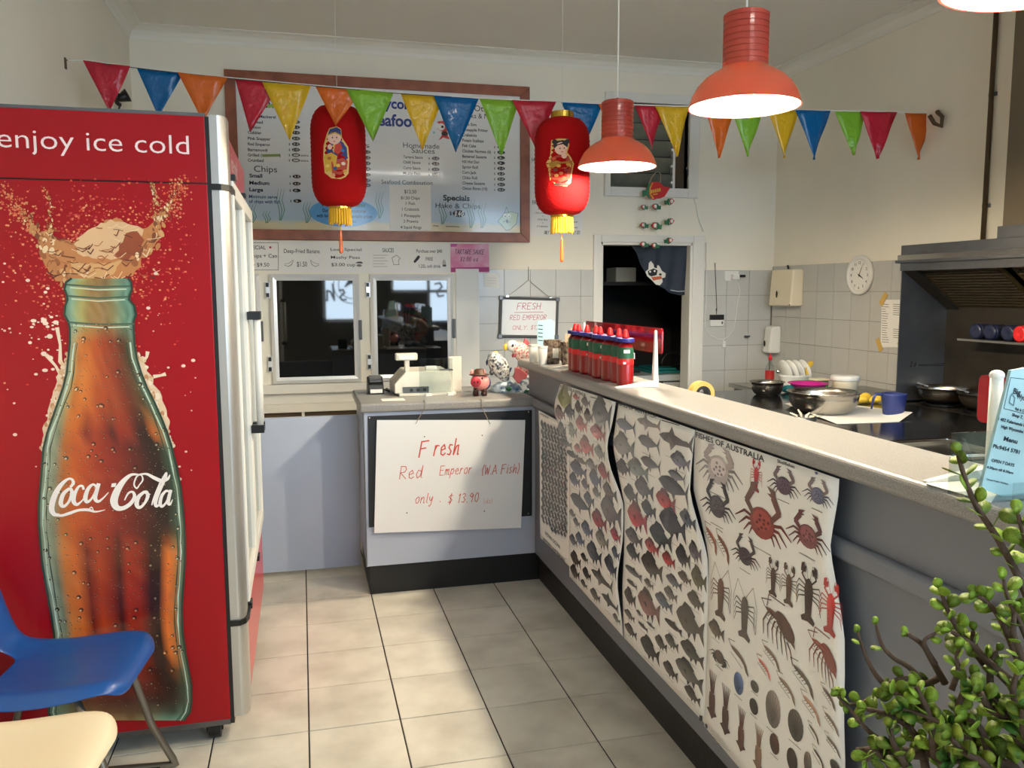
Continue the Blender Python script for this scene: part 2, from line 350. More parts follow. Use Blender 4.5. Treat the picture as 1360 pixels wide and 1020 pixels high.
class Print:
    """coloured flat shapes; plane 'Y' faces -Y (a = x, b = z), plane 'X' faces -X (a = -y, b = z)"""
    def __init__(s, axis, val, reg=None, bulge=None):
        s.ax = axis; s.val = val; s.v = []; s.f = []; s.c = []; s.bulge = bulge; s.region(reg)
    def region(s, reg): s.reg = reg; return s            # (x0, y0, scale) of the picture crop coordinates are read in
    def px(s, x, y):
        if s.reg: x = s.reg[0]+x/s.reg[2]; y = s.reg[1]+y/s.reg[2]
        return x, y
    def ab(s, x, y):
        x, y = s.px(x, y)
        if s.ax == 'Y': p = PY(x, y, s.val); return p.x, p.z
        p = PX(x, y, s.val); return -p.y, p.z
    def mpp(s, x, y):                                     # metres for one picture unit at that spot
        qx, qy = s.px(x, y); p = PY(qx, qy, s.val) if s.ax == 'Y' else PX(qx, qy, s.val)
        return depth(p)/FPX/(s.reg[2] if s.reg else 1)
    def p3(s, a, b, lay):
        off = .0006*lay
        if s.bulge: off += s.bulge(a, b)
        return (a, s.val-off, b) if s.ax == 'Y' else (s.val-off, -a, b)
    def poly(s, pts, col, lay=1):                         # plane coordinates
        s.k = (getattr(s, 'k', 0)+1) % 12; lay = lay+s.k*.045
        n = len(s.v); s.v += [s.p3(a, b, lay) for a, b in pts]; s.f.append(tuple(range(n, n+len(pts))))
        s.c.append([lin(c) for c in col] if isinstance(col, list) else [lin(col)]*len(pts))
    def ppoly(s, pts, col, lay=1): s.poly([s.ab(*p) for p in pts], col, lay)
    def stroke(s, pts, wd, col, lay=1):
        ws = wd if isinstance(wd, (list, tuple)) else [wd]*len(pts)
        for i in range(len(pts)-1):
            (x0, y0), (x1, y1) = pts[i], pts[i+1]; dx, dy = x1-x0, y1-y0; l = sqrt(dx*dx+dy*dy) or 1e-9
            ux, uy = dx/l, dy/l; e0, e1 = ws[i]*.25, ws[i+1]*.25
            x0 -= ux*e0; y0 -= uy*e0; x1 += ux*e1; y1 += uy*e1; a, b = ws[i]/2, ws[i+1]/2
            s.poly([(x0-uy*a, y0+ux*a), (x0+uy*a, y0-ux*a), (x1+uy*b, y1-ux*b), (x1-uy*b, y1+ux*b)], col, lay)
    def pstroke(s, pts, wd, col, lay=1):
        k = s.mpp(*pts[0]); ws = [q*k for q in wd] if isinstance(wd, (list, tuple)) else wd*k
        s.stroke([s.ab(*p) for p in pts], ws, col, lay)
    def ell(s, a, b, ra, rb, col, lay=1, n=14, rot=0):
        s.poly([(a+ra*cos(t)*cos(rot)-rb*sin(t)*sin(rot), b+ra*cos(t)*sin(rot)+rb*sin(t)*cos(rot)) for t in [2*pi*k/n for k in range(n)]], col, lay)
    def pell(s, x, y, rx, ry, col, lay=1, n=14, rot=0):
        a, b = s.ab(x, y); k = s.mpp(x, y); s.ell(a, b, rx*k, ry*k, col, lay, n, rot)
    def text(s, txt, x, y, h, col, lay=1, w=None, bold=.012, shear=0, center=False, rot=0):
        vs, fs, W = text_geom(txt, bold); k = s.mpp(x, y); a, b = s.ab(x, y)
        sc = h*k/.70; sx = (w*k/W) if w else sc
        if center: a -= W*sx/2
        n = len(s.v); cr, sr = cos(rot), sin(rot)
        s.k = (getattr(s, 'k', 0)+1) % 12; lay = lay+s.k*.045
        for (vx, vy) in vs:
            X, Y_ = vx*sx+vy*sc*shear, vy*sc
            s.v.append(s.p3(a+X*cr-Y_*sr, b+X*sr+Y_*cr, lay))
        for f in fs: s.f.append(tuple(i+n for i in f)); s.c.append([lin(col)]*len(f))
    def hand(s, txt, x, y, h, col, lay=1, w=None, lw=.5, shear=.15, rot=0):
        k = s.mpp(x, y); a, b = s.ab(x, y); u = h*k/6; pen = 0; strokes = []
        for ch in txt:
            g = SF.get(ch, [])
            for pl in g: strokes.append([(px_+pen, py_) for px_, py_ in pl])
            pen += 3.0 if not g else max(p[0] for pl in g for p in pl)+1.1
        ux = (w*k/pen) if w else u; cr, sr = cos(rot), sin(rot)
        for pl in strokes:
            q = [(x_*ux+y_*u*shear, y_*u) for x_, y_ in pl]
            s.stroke([(a+X*cr-Z*sr, b+X*sr+Z*cr) for X, Z in q], lw*u, col, lay)
    def build(s, name, m, parent):
        me = bpy.data.meshes.new(name); inv = MW[parent.name].inverted()
        me.from_pydata([tuple(inv @ Vector(v)) for v in s.v], [], s.f)
        ca = me.color_attributes.new('Col', 'FLOAT_COLOR', 'CORNER')
        flat = [x for f in s.c for c in f for x in c]
        ca.data.foreach_set('color', flat)
        o = bpy.data.objects.new(name, me); COL.objects.link(o); o.parent = parent; MW[o.name] = MW[parent.name]
        me.materials.append(MATS[m]); o['kind'] = 'stuff'; return o

# ------------------------------------------------------------------ the room
XL, XR, YB, YF, ZC = -1.035, 3.72, 6.05, -1.85, 3.17
P_, T0X, T0Y = .3025, .284, 3.90
# floor slab is the joint bed; every shop-side tile is a piece of its own
fl = struct(box(XL-.1, XR+.1, YF-.1, YB+1.9, -.12, -.004).build('floor', 'grout_dark'))
tile_me = None; n = 0
for i in range(-5, 5):
    for j in range(-19, 8):
        x0 = T0X+i*P_; y0 = T0Y+j*P_
        xa, xb = max(x0+.0025, XL), min(x0+P_-.0025, 1.6); ya, yb = max(y0+.0025, YF), min(y0+P_-.0025, YB)
        if xb-xa < .02 or yb-ya < .02: continue
        full = abs(xb-xa-P_+.005) < 1e-4 and abs(yb-ya-P_+.005) < 1e-4
        if full and tile_me:
            o = bpy.data.objects.new('tile', tile_me); COL.objects.link(o)
        else:
            o = box(-(xb-xa)/2, (xb-xa)/2, -(yb-ya)/2, (yb-ya)/2, -.010, 0).build('tile', 'floor_tile', fl, local=True)
            bm = bmesh.new(); bm.from_mesh(o.data)
            bmesh.ops.bevel(bm, geom=[e for e in bm.edges if all(v.co.z > -.001 for v in e.verts)], offset=.0012, segments=1, affect='EDGES'); bm.to_mesh(o.data); bm.free()
            if full: tile_me = o.data
        o.parent = fl; o.location = Vector(((xa+xb)/2, (ya+yb)/2, random.uniform(-.0004, .0004)))-fl.location
box(1.6, XR, YF, YB, -.01, -.001).build('kitchen_floor_sheet', 'led_grey', fl)

DX0, DX1, DZ = 2.232, 2.998, 1.818          # doorway
WX0, WX1, WZ0, WZ1 = 2.30, 2.945, 2.232, 2.86   # high window
mb = MB()
for (x0, x1, z0, z1) in ((XL-.1, DX0, 0, ZC+.1), (DX1, XR+.1, 0, ZC+.1), (DX0, DX1, DZ, WZ0), (DX0, WX0, WZ0, WZ1), (WX1, DX1, WZ0, WZ1), (DX0, DX1, WZ1, ZC+.1)):
    mb.box(x0, x1, YB, YB+.12, z0, z1)
wb = struct(mb.build('wall_back', 'paint_cream'))
wl = struct(box(XL-.1, XL, YF, YB, 0, ZC+.1).build('wall_left', 'paint_cream'))
wr = struct(box(XR, XR+.1, YF, YB, 0, ZC+.1).build('wall_right', 'paint_cream'))
struct(box(XL-.1, XR+.1, YF, YB+.1, ZC, ZC+.1).build('ceiling', 'paint_ceiling'))
mb = MB()
for (x0, x1, z0, z1) in ((XL-.1, XR+.1, 0, .95), (XL-.1, XR+.1, 2.85, ZC+.1), (XL-.1, .34, .95, 2.85), (1.15, 1.45, .95, 2.85), (1.45, 2.05, .95, 1.42), (3.57, XR+.1, .95, 2.85)):
    mb.box(x0, x1, YF-.15, YF, z0, z1)
struct(mb.build('wall_front', 'front_wall'))
mb = MB()
for x in (.34, 1.10, 2.05, 2.8, 3.52): mb.box(x, x+.05, YF-.1, YF-.04, .95, 2.85)
mb.box(1.45, 1.49, YF-.1, YF-.04, 1.42, 2.85)
for xa, xb in ((.34, 1.15), (1.45, 3.57)):
    for z in (1.42 if xa > 1 else .95, 2.80): mb.box(xa, xb, YF-.1, YF-.04, z, z+.05)
w1 = struct(mb.build('window_1', 'aluminium'))
class Decal(Print):                                    # window lettering, read from the street
    def p3(s, a, b, lay): return (a, YF-.055+.0004*lay, b)
dc = Decal('Y', YF)
for cx_, cz_, r_ in ((.82, 1.55, .30), (.82, 1.55, .22)):
    dc.stroke([(cx_+r_*cos(.2*k), cz_+r_*sin(.2*k)) for k in range(30)], .014, (12, 14, 18), 1)
for tx_, x_, z_, s_ in (('Fish', 1.10, 1.30, .045), ('Chips', 3.35, 1.35, .06), ('Seafood', 2.0, 1.9, .05)):
    pen = 0
    for ch in tx_:
        for pl_ in SF.get(ch, []): dc.stroke([(x_-(q_[0]+pen)*s_, z_+q_[1]*s_) for q_ in pl_], .03, (12, 14, 18), 1)
        pen += 4.2
dc.stroke([(.70, 1.52), (.80, 1.62), (.92, 1.58), (.98, 1.50)], [.02, .10, .06, .12], (12, 14, 18), 1)
dc.build('window_lettering', 'print', w1)
struct(box(XL-12, XR+12, YF-22, YF-.16, -.14, -.1).build('pavement', 'pavement'))
# cornices: cove profile swept along the walls
def cove(name, axis):
    prof = [(0, -.085), (.006, -.085), (.012, -.06), (.03, -.03), (.062, -.012), (.09, -.006), (.09, 0), (0, 0)]
    mb = MB()
    if axis == 'B': mb.prism([(XL, YB-d, ZC+z) for d, z in prof], (XR-XL, 0, 0))
    if axis == 'L': mb.prism([(XL+d, YF, ZC+z) for d, z in prof], (0, YB-YF, 0))
    if axis == 'R': mb.prism([(XR-d, YF, ZC+z) for d, z in prof], (0, YB-YF, 0))
    return struct(mb.build(name, 'cornice_white', smooth=False))
bt_ = thing('ceiling_batten', 'white fluorescent batten light on the ceiling above the shop front', 'ceiling light', (1.45, .05, ZC))
MB().box(.85, 2.05, .0, .10, ZC-.045, ZC).build('housing', 'white_plastic', bt_, bevel=.006)
MB().tube([(.89, .05, ZC-.066), (2.01, .05, ZC-.066)], .013, 12).build('tube', 'tube_light', bt_, smooth=True)
for x in (.86, 2.02): MB().box(x, x+.02, .03, .07, ZC-.085, ZC-.045).build('end_holder', 'white_plastic', bt_)
cove('trim_1', 'B'); cove('trim_2', 'L'); cove('trim_3', 'R')
# wall tiles (200 mm), joints recessed on a grey bed
TZ = 1.606; TP = .2
bed = MB()
bed.box(1.272, 2.172, YB-.006, YB+.001, .2, TZ).box(3.10, XR, YB-.006, YB+.001, .2, TZ)
bedo = bed.build('tile_bed', 'grout_grey', wb)
bedr = box(XR-.006, XR+.001, 4.1, YB, .2, TZ+.03).build('tile_bed', 'grout_grey', wr)
tm = {}
def wtile(par, c, wdt, nrm):
    key = (round(wdt, 3), nrm)
    if key not in tm:
        a, h = wdt/2-.0015, TP/2-.0015
        m = box(-a, a, -.005, .005, -h, h) if nrm == 'Y' else box(-.005, .005, -a, a, -h, h)
        o = m.build('tile', 'wall_tile', par, local=True); tm[key] = o.data
    else:
        o = bpy.data.objects.new('tile', tm[key]); COL.objects.link(o); o.parent = par
    o.location = Vector(c)-par.location
for r in range(6):
    zc = TZ-TP*(r+.5)
    for x0, x1 in ((1.272, 1.472), (1.472, 1.672), (1.672, 1.872), (1.872, 2.072), (2.072, 2.172), (3.10, 3.30), (3.30, 3.50), (3.50, 3.70)):
        wtile(wb, ((x0+x1)/2, YB-.008, zc), x1-x0, 'Y')
    for k in range(10):
        wtile(wr, (XR-.008, YB-.02-TP*(k+.5), zc+.03), TP, 'X')
# doorway architrave and jambs
mb = MB()
for x0, x1, z0, z1 in ((2.172, DX0, 0, DZ+.055), (DX1, 3.098, 0, DZ+.055), (DX0, DX1, DZ, DZ+.055)): mb.box(x0, x1, YB-.022, YB+.005, z0, z1)
dr = struct(mb.build('door_1', 'white_satin', bevel=.004))
mb = MB().box(DX0-.012, DX0+.02, YB-.012, YB+.13, 0, DZ).box(DX1-.02, DX1+.012, YB-.012, YB+.13, 0, DZ).box(DX0, DX1, YB-.012, YB+.13, DZ-.022, DZ+.012)
mb.build('door_jamb', 'white_satin', dr, bevel=.003)
# high louvre window
mb = MB()
for x0, x1, z0, z1 in ((2.255, WX0, 2.162, 2.93), (WX1, 3.03, 2.162, 2.93), (WX0, WX1, 2.162, WZ0), (WX0, WX1, WZ1, 2.93)): mb.box(x0, x1, YB-.03, YB+.1, z0, z1)
wn = struct(mb.build('window_2', 'white_satin', bevel=.004))
box(WX1-.09, WX1, YB+.06, YB+.1, WZ0, WZ1).build('side_cover', 'hook_brown', wn)
box(WX1-.11, WX1-.09, YB+.03, YB+.08, WZ0, WZ1).build('louvre_track', 'aluminium', wn)
for k in range(5):
    z = WZ0+.06+k*.125
    R = Matrix.Translation((0, YB+.07, z)) @ Matrix.Rotation(radians(28), 4, 'X')
    box(WX0, WX1-.11, -.003, .003, -.06, .06, R).build('louvre_blade', 'louvre_grey', wn)
    box(WX1-.125, WX1-.11, YB+.03, YB+.06, z-.02, z+.0).build('louvre_clip', 'aluminium', wn)
box(WX0, WX1, YB+.1, YB+.115, WZ0, WZ1).build('fly_screen', 'louvre_dark', wn)
# storeroom beyond the doorway
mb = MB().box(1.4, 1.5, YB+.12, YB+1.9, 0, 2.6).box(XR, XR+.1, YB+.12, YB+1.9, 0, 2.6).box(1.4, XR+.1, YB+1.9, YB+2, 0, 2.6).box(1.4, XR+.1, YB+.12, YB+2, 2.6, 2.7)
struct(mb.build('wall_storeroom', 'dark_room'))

# ================================================================== drinks fridge
FY0, FY1, FXF = 2.68, 3.86, -.262
ZH = 1.772; ZTOP = 1.978
FR = thing('drinks_fridge', 'tall red drinks fridge with a giant bottle picture on its side panel', 'fridge', (-.62, 3.35, 0))
mb = MB().box(XL+.01, FXF-.03, FY0+.012, FY1, .14, 1.965)
# open-fronted cabinet: side, back, top, floor around white interior
mb = MB().box(XL+.012, FXF-.004, FY0+.012, FY0+.05, .14, 1.965).box(XL+.012, FXF-.004, FY1-.04, FY1, .14, 1.965).box(XL+.012, XL+.06, FY0+.05, FY1-.04, .14, 1.965) \
    .box(XL+.06, FXF-.004, FY0+.05, FY1-.04, 1.80, 1.965).box(XL+.06, FXF-.004, FY0+.05, FY1-.04, .14, .40)
mb.build('cabinet', 'white_gloss', FR)
pan = MB().box(XL+.012, FXF, FY0, FY0+.014, .080, ZH-.002).build('side_panel', 'fridge_red', FR, bevel=.002)
hp = MB().box(XL+.012, FXF, FY0, FY0+.014, ZH+.002, ZTOP-.01).build('header_side_panel', 'fridge_red', FR, bevel=.002)
MB().box(XL+.012, FXF, FY0+.006, FY0+.0135, ZH-.006, ZH+.006).build('seam_strip', 'black_plastic', FR)  # black strip put behind the open seam to stand for its shade
MB().box(XL+.012, FXF+.002, FY0+.004, FY0+.016, ZTOP-.012, ZTOP).build('top_trim', 'led_grey', FR)
MB().box(XL+.012, FXF, FY0+.002, FY0+.016, .062, .083).build('base_trim', 'steel_dull', FR)
MB().box(FXF-.001, FXF+.012, FY0+.002, FY0+.03, .065, ZTOP-.01).build('edge_gap_strip', 'black_plastic', FR)  # black strip stands in for the shaded gap beside the post
def col_prof(z0, z1):
    pts = []
    for k in range(13):
        t = pi*k/12 - pi/2
        pts.append((FXF+.012+.03+.030*cos(t) if k not in (0, 12) else FXF+.012, FY0+.05+.05*sin(t), z0))
    pts = [(FXF+.012, FY0+.10, z0), (FXF+.012, FY0+.004, z0)]+[(FXF+.034+.026*sin(t), FY0+.046-.042*cos(t), z0) for t in [pi/2*k/8 for k in range(9)]]+[(FXF+.060, FY0+.10, z0)]
    return MB().prism(pts, (0, 0, z1-z0))
for a, b in ((.085, .398), (.408, ZH-.012), (ZH, ZTOP-.004)): col_prof(a, b).build('corner_post', 'silver', FR, smooth=False, bevel=.0)
for z in (.39, ZH-.018):
    MB().prism([(FXF+.008, FY0-.004, z), (FXF+.04, FY0-.004, z), (FXF+.060, FY0+.014, z), (FXF+.068, FY0+.05, z), (FXF+.068, FY0+.16, z), (FXF+.008, FY0+.16, z)], (0, 0, .018)).build('post_clip', 'black_plastic', FR)
# lit header on the front, doors, grille
hx = FXF+.038
MB().hexa([(hx-.03, FY0+.11, 1.82), (hx, FY0+.11, 1.82), (hx, FY1, 1.82), (hx-.03, FY1, 1.82)], [(hx-.03, FY0+.11, 1.975), (hx, FY0+.11, 1.975), (hx, FY1, 1.975), (hx-.03, FY1, 1.975)]).build('front_header', 'sign_red', FR, bevel=.004)
class PrintXP(Print):                                     # faces +X
    def ab(s, x, y): 
        x, y = s.px(x, y); p = PX(x, y, s.val); return p.y, p.z
    def p3(s, a, b, lay): return (s.val+.0006*lay, a, b)
q = PrintXP('X', hx)
for tx, yy, zz, hh in (('enjoy', 2.84, 1.875, .065), ('ice cold', 3.14, 1.875, .065)):
    vs_, fs_, W_ = text_geom(tx, .01); n = len(q.v); sc = hh/.7
    q.v += [q.p3(yy+vx*sc, zz+vy*sc, 1) for vx, vy in vs_]
    for f in fs_: q.f.append(tuple(i+n for i in f)); q.c.append([lin((250, 240, 240))]*len(f))
q.build('header_lettering', 'print_gloss', FR)
for k, (a, b) in enumerate(((FY0+.12, 3.30), (3.307, FY1))):
    x0, x1 = FXF+.03, FXF+.066
    mb = MB().box(x0, x1, a, a+.045, .42, 1.80).box(x0, x1, b-.045, b, .42, 1.80).box(x0, x1, a+.045, b-.045, .42, .47).box(x0, x1, a+.045, b-.045, 1.75, 1.80)
    d = mb.build('door', 'white_satin', FR, bevel=.004)
    MB().box(x0+.012, x0+.02, a+.045, b-.045, .47, 1.75).build('pane', 'clear_glass', d)
    for z in (1.805, .405): MB().box(x0, x1+.006, a, a+.05, z-.008, z+.012).build('hinge', 'black_plastic', d)
    hy = b-.03 if k == 0 else a+.03
    h = MB().tube([(x1+.03, hy, .93), (x1+.03, hy, 1.36)], .013, 10).build('handle', 'white_plastic', d, smooth=True)
    for z in (.915, 1.345): MB().box(x1-.002, x1+.045, hy-.02, hy+.02, z, z+.03).build('handle_bracket', 'black_plastic', h)
gr = MB().box(FXF+.02, FXF+.055, FY0+.12, FY1, .10, .405).build('lower_grille', 'sign_red', FR, bevel=.005)
for z in (.62, .90, 1.18, 1.46):
    MB().box(XL+.08, FXF-.01, FY0+.06, FY1-.05, z, z+.008).build('shelf', 'white_gloss', FR)
for (x, y) in ((-.315, 2.735), (-.315, 3.78), (-.95, 2.735), (-.95, 3.78)):
    cs = MB().tube([(x-.018, y, .034), (x+.018, y, .034)], .034, 14).build('caster_wheel', 'black_plastic', FR)
    MB().box(x-.026, x+.026, y-.03, y+.03, .06, .085).box(x-.026, x-.02, y-.02, y+.02, .03, .06).box(x+.02, x+.026, y-.02, y+.02, .03, .06).build('caster_fork', 'black_metal', cs)
MB().box(XL+.02, FXF-.02, FY0+.02, FY1-.02, .085, .14).build('base_frame', 'black_plastic', FR)
# --- the printed picture
B = Print('Y', FY0)
B.text('enjoy ice cold', -3, 195.5, 26, (246, 226, 226), 2, w=239, bold=-.006, rot=-radians(.2))
rows = [  # y, left, right (picture px) of the bottle
 (370, 94, 172), (375, 87, 176), (384, 85, 177), (392, 88, 174), (398, 89, 173), (406, 86, 180), (418, 85, 182), (427, 90, 179), (436, 92, 179), (455, 92, 180), (475, 90, 183),
 (495, 88, 189), (515, 83, 197), (535, 76, 207), (555, 69, 216), (575, 62, 224), (595, 57, 230), (620, 55, 236), (645, 53, 241), (670, 51, 244), (695, 51, 246), (720, 53, 247), (745, 55, 247),
 (775, 60, 245), (808, 66, 243), (840, 71, 244), (867, 73, 248), (890, 72, 252), (911, 69, 256), (930, 66, 256), (945, 64, 254), (956, 68, 246)]
us = [0, .04, .10, .16, .24, .32, .40, .48, .54, .60, .68, .76, .82, .88, .93, .97, 1]
def lerp(a, b, t): return tuple(a[i]+(b[i]-a[i])*t for i in range(3))
GL = [(60, 104, 84), (120, 168, 146), (150, 190, 160), (176, 190, 130), (190, 178, 104), (176, 150, 84), (170, 128, 68), (172, 132, 74), (164, 130, 80), (150, 120, 70), (150, 140, 90), (150, 170, 130), (120, 160, 130), (100, 150, 126), (120, 170, 150), (70, 120, 98), (50, 92, 74)]
LQ = [(50, 84, 66), (150, 180, 164), (134, 158, 134), (170, 128, 70), (196, 116, 44), (180, 88, 30), (164, 62, 24), (150, 46, 20), (138, 38, 18), (122, 30, 16), (96, 22, 14), (64, 16, 12), (40, 14, 10), (34, 20, 16), (52, 74, 60), (96, 128, 110), (30, 58, 44)]
NK = [(70, 110, 90), (150, 176, 150), (176, 160, 96), (196, 150, 74), (206, 150, 64), (198, 132, 52), (184, 108, 40), (172, 90, 34), (160, 76, 28), (150, 66, 26), (132, 60, 26), (104, 56, 28), (84, 62, 38), (76, 84, 62), (96, 124, 104), (80, 116, 96), (50, 86, 70)]
FL = [(46, 82, 64), (154, 184, 168), (112, 138, 114), (206, 160, 92), (206, 132, 56), (112, 34, 16), (176, 78, 30), (132, 36, 16), (64, 14, 10), (160, 48, 20), (140, 38, 18), (50, 12, 10), (34, 12, 10), (226, 150, 56), (196, 128, 60), (96, 128, 104), (30, 62, 46)]
BS = [(56, 84, 66), (110, 136, 108), (96, 110, 82), (92, 78, 48), (84, 50, 28), (80, 36, 22), (70, 28, 18), (62, 24, 16), (58, 22, 16), (54, 20, 15), (48, 18, 14), (44, 18, 14), (42, 22, 16), (46, 32, 22), (60, 62, 44), (84, 98, 74), (46, 66, 52)]
def rowcol(y):
    K = [(370, GL), (430, GL), (450, NK), (545, NK), (570, FL), (592, LQ), (700, LQ), (735, FL), (865, FL), (905, LQ), (935, BS), (956, GL)]
    for (ya, A), (yb, C_) in zip(K, K[1:]):
        if ya <= y <= yb: return [lerp(A[i], C_[i], (y-ya)/(yb-ya)) for i in range(17)]
    return K[-1][1]
den = []
for (ya, la, ra), (yb, lb, rb) in zip(rows, rows[1:]):
    m_ = max(1, int((yb-ya)/12))
    for k in range(m_):
        t = k/m_; den.append((ya+(yb-ya)*t, la+(lb-la)*t, ra+(rb-ra)*t))
den.append(rows[-1])
rb_ = random.Random(3)
LQ, FL, NK = [[(min(255, c[0]*1.02), c[1]*(.74 if 3 <= i_ <= 13 else .9), c[2]*(.5 if 3 <= i_ <= 13 else .85)) for i_, c in enumerate(Q_)] for Q_ in (LQ, FL, NK)]; GL = [tuple(v*.9 for v in c) for c in GL]
cols = [[lerp(c, (255, 240, 200) if rb_.random() < .5 else (30, 12, 8), rb_.random()*.10) for c in rowcol(y)] for y, _, _ in den]
# foam collar behind the bottle
def blob(pts, col, lay, jit=4, r=rb_):
    out = []
    for (x0, y0), (x1, y1) in zip(pts, pts[1:]+pts[:1]):
        k = max(1, int(sqrt((x1-x0)**2+(y1-y0)**2)/6))
        for i in range(k): out.append((x0+(x1-x0)*i/k+r.uniform(-jit, jit), y0+(y1-y0)*i/k+r.uniform(-jit, jit)))
    B.ppoly(out, col, lay)
blob([(92, 470), (76, 500), (66, 540), (58, 570), (57, 598), (70, 590), (84, 540), (98, 500)], (226, 196, 164), 1, 2)
blob([(180, 470), (196, 490), (208, 515), (222, 545), (226, 575), (229, 596), (216, 590), (204, 550), (186, 510)], (228, 200, 168), 1, 2)
for (x0, y0, x1, y1) in ((82, 500, 62, 472), (80, 480, 76, 436), (205, 500, 219, 497), (190, 480, 196, 468)):
    B.pstroke([(x0, y0), ((x0+x1)/2+2, (y0+y1)/2), (x1, y1)], [5, 3, 5], (232, 212, 186), 1)
for k in range(150):
    t = rb_.random()
    if k % 2: x, y = 91-t*32+rb_.gauss(0, 3), 470+t*125+rb_.gauss(0, 3)
    else: x, y = 184+t*44+rb_.gauss(0, 3), 472+t*122+rb_.gauss(0, 3)
    s_ = rb_.uniform(1, 3.6); B.pell(x, y, s_, s_*rb_.uniform(.8, 1.6), rb_.choice([(232, 206, 176), (214, 170, 128), (242, 224, 200), (196, 140, 96), (224, 190, 150)]), 1.5+rb_.random(), 9)
for k in range(34):
    x, y = rb_.gauss(62, 14), rb_.gauss(440, 34); s_ = rb_.choice([1, 1.6, 2.4, 3.6]); B.pell(x, y, s_, s_*rb_.uniform(.6, .9), (240, 214, 196), 2, 10)
# splash: amber spray cloud, crown arms, dome of foam
for k in range(2600):
    a = rb_.uniform(0, 2*pi); rr = abs(rb_.gauss(0, 1)); x = 128+cos(a)*rr*66; y = 345+sin(a)*rr*62
    if not (0 < x < 262 and 236 < y < 520): continue
    s_ = rb_.uniform(.5, 1.9)
    B.pell(x, y, s_, s_*rb_.uniform(.6, 1), rb_.choice([(216, 84, 60), (222, 110, 74), (206, 60, 50), (230, 150, 104), (198, 44, 44)]), 1, 6)
for k in range(420):
    t = rb_.random(); x = 45-t*45+rb_.gauss(0, 9); y = 300-t*45+rb_.gauss(0, 9)
    if k % 2: x = 212+t*35+rb_.gauss(0, 8); y = 290-t*50+rb_.gauss(0, 9)
    if x < 1 or x > 264 or y < 232: continue
    s_ = rb_.uniform(.5, 1.7); B.pell(x, y, s_, s_, rb_.choice([(214, 150, 100), (226, 120, 80), (214, 90, 62)]), 1, 6)
blob([(60, 305), (50, 330), (58, 352), (76, 372), (104, 378), (150, 374), (178, 366), (188, 345), (206, 330), (216, 310), (210, 292), (196, 302), (176, 300), (160, 290), (140, 293), (118, 308), (96, 322), (78, 318)], (196, 128, 74), 2, 3)
blob([(98, 322), (122, 302), (146, 292), (172, 297), (190, 304), (180, 330), (160, 344), (130, 344), (104, 338)], (224, 182, 138), 3, 2)
blob([(92, 346), (120, 350), (150, 350), (164, 344), (150, 366), (120, 370), (98, 362)], (214, 164, 108), 3, 2)
blob([(168, 308), (184, 306), (192, 320), (182, 338), (164, 346), (154, 338)], (150, 70, 38), 4, 2)
for pts, w_ in (([(92, 370), (66, 338), (48, 308), (38, 290), (24, 272)], [14, 13, 10, 6, 2]), ([(70, 320), (66, 296), (68, 268), (58, 248)], [8, 5, 4, 2]), ([(180, 346), (206, 316), (214, 290), (224, 272), (242, 240)], [16, 13, 9, 6, 2]), ([(208, 300), (207, 270), (205, 254), (200, 242)], [8, 5, 4, 5])):
    for k in range(95):
        t = rb_.random(); f_ = t*(len(pts)-1); i = min(int(f_), len(pts)-2); u_ = f_-i
        x = pts[i][0]+(pts[i+1][0]-pts[i][0])*u_; y = pts[i][1]+(pts[i+1][1]-pts[i][1])*u_; ww = w_[i]+(w_[i+1]-w_[i])*u_
        x += rb_.gauss(0, ww*.42); y += rb_.gauss(0, ww*.42); s_ = ww*rb_.uniform(.12, .34)
        B.pell(x, y, s_*rb_.uniform(.5, 1), s_*rb_.uniform(.8, 1.8), rb_.choice([(188, 124, 72), (160, 92, 50), (214, 164, 110), (236, 206, 164), (128, 66, 36), (200, 140, 84)]), 3+rb_.random()*2, 9, rb_.uniform(-.6, .6))
for k in range(70):
    x = rb_.uniform(60, 205); y = rb_.uniform(300, 370); dx = rb_.uniform(6, 20)
    B.pstroke([(x, y), (x+dx*.5, y+rb_.uniform(-1, 5)), (x+dx, y+rb_.uniform(-8, 4))], rb_.uniform(.6, 1.6), rb_.choice([(120, 58, 30), (236, 206, 164), (166, 96, 52), (92, 40, 24)]), 5)
for i in range(len(den)-1):
    (ya, la, ra), (yb, lb, rb) = den[i], den[i+1]
    for j in range(16):
        B.ppoly([(la+(ra-la)*us[j], ya), (la+(ra-la)*us[j+1], ya), (lb+(rb-lb)*us[j+1], yb), (lb+(rb-lb)*us[j], yb)], [cols[i][j], cols[i][j+1], cols[i+1][j+1], cols[i+1][j]], 6)
for sd in (1, 2):                                       # dark and pale lines along the glass edges
    E_ = [(d_[sd]+(1.2 if sd == 1 else -1.2), d_[0]) for d_ in den]; B.pstroke(E_, 2.6, (28, 58, 44), 7)
    E_ = [(d_[sd]+(6.5 if sd == 1 else -6.5)+rb_.uniform(-.8, .8), d_[0]) for d_ in den[9:]]; B.pstroke(E_, [rb_.uniform(.8, 2.4) for _ in E_], (190, 214, 196), 7)
    E_ = [(d_[sd]+(11 if sd == 1 else -11)+rb_.uniform(-1, 1), d_[0]) for d_ in den[9:]]; B.pstroke(E_, [rb_.uniform(.5, 1.8) for _ in E_], (38, 66, 50), 7)
for (x0, y0, x1, y1) in ((88, 378, 174, 380), (90, 393, 172, 394), (92, 428, 178, 430)):
    B.pstroke([(x0, y0), ((x0+x1)/2, y0+3), (x1, y1)], 2.4, (70, 96, 78), 7); B.pstroke([(x0+6, y0+4), ((x0+x1)/2, y0+7), (x1-6, y1+4)], 1.6, (196, 214, 190), 7)
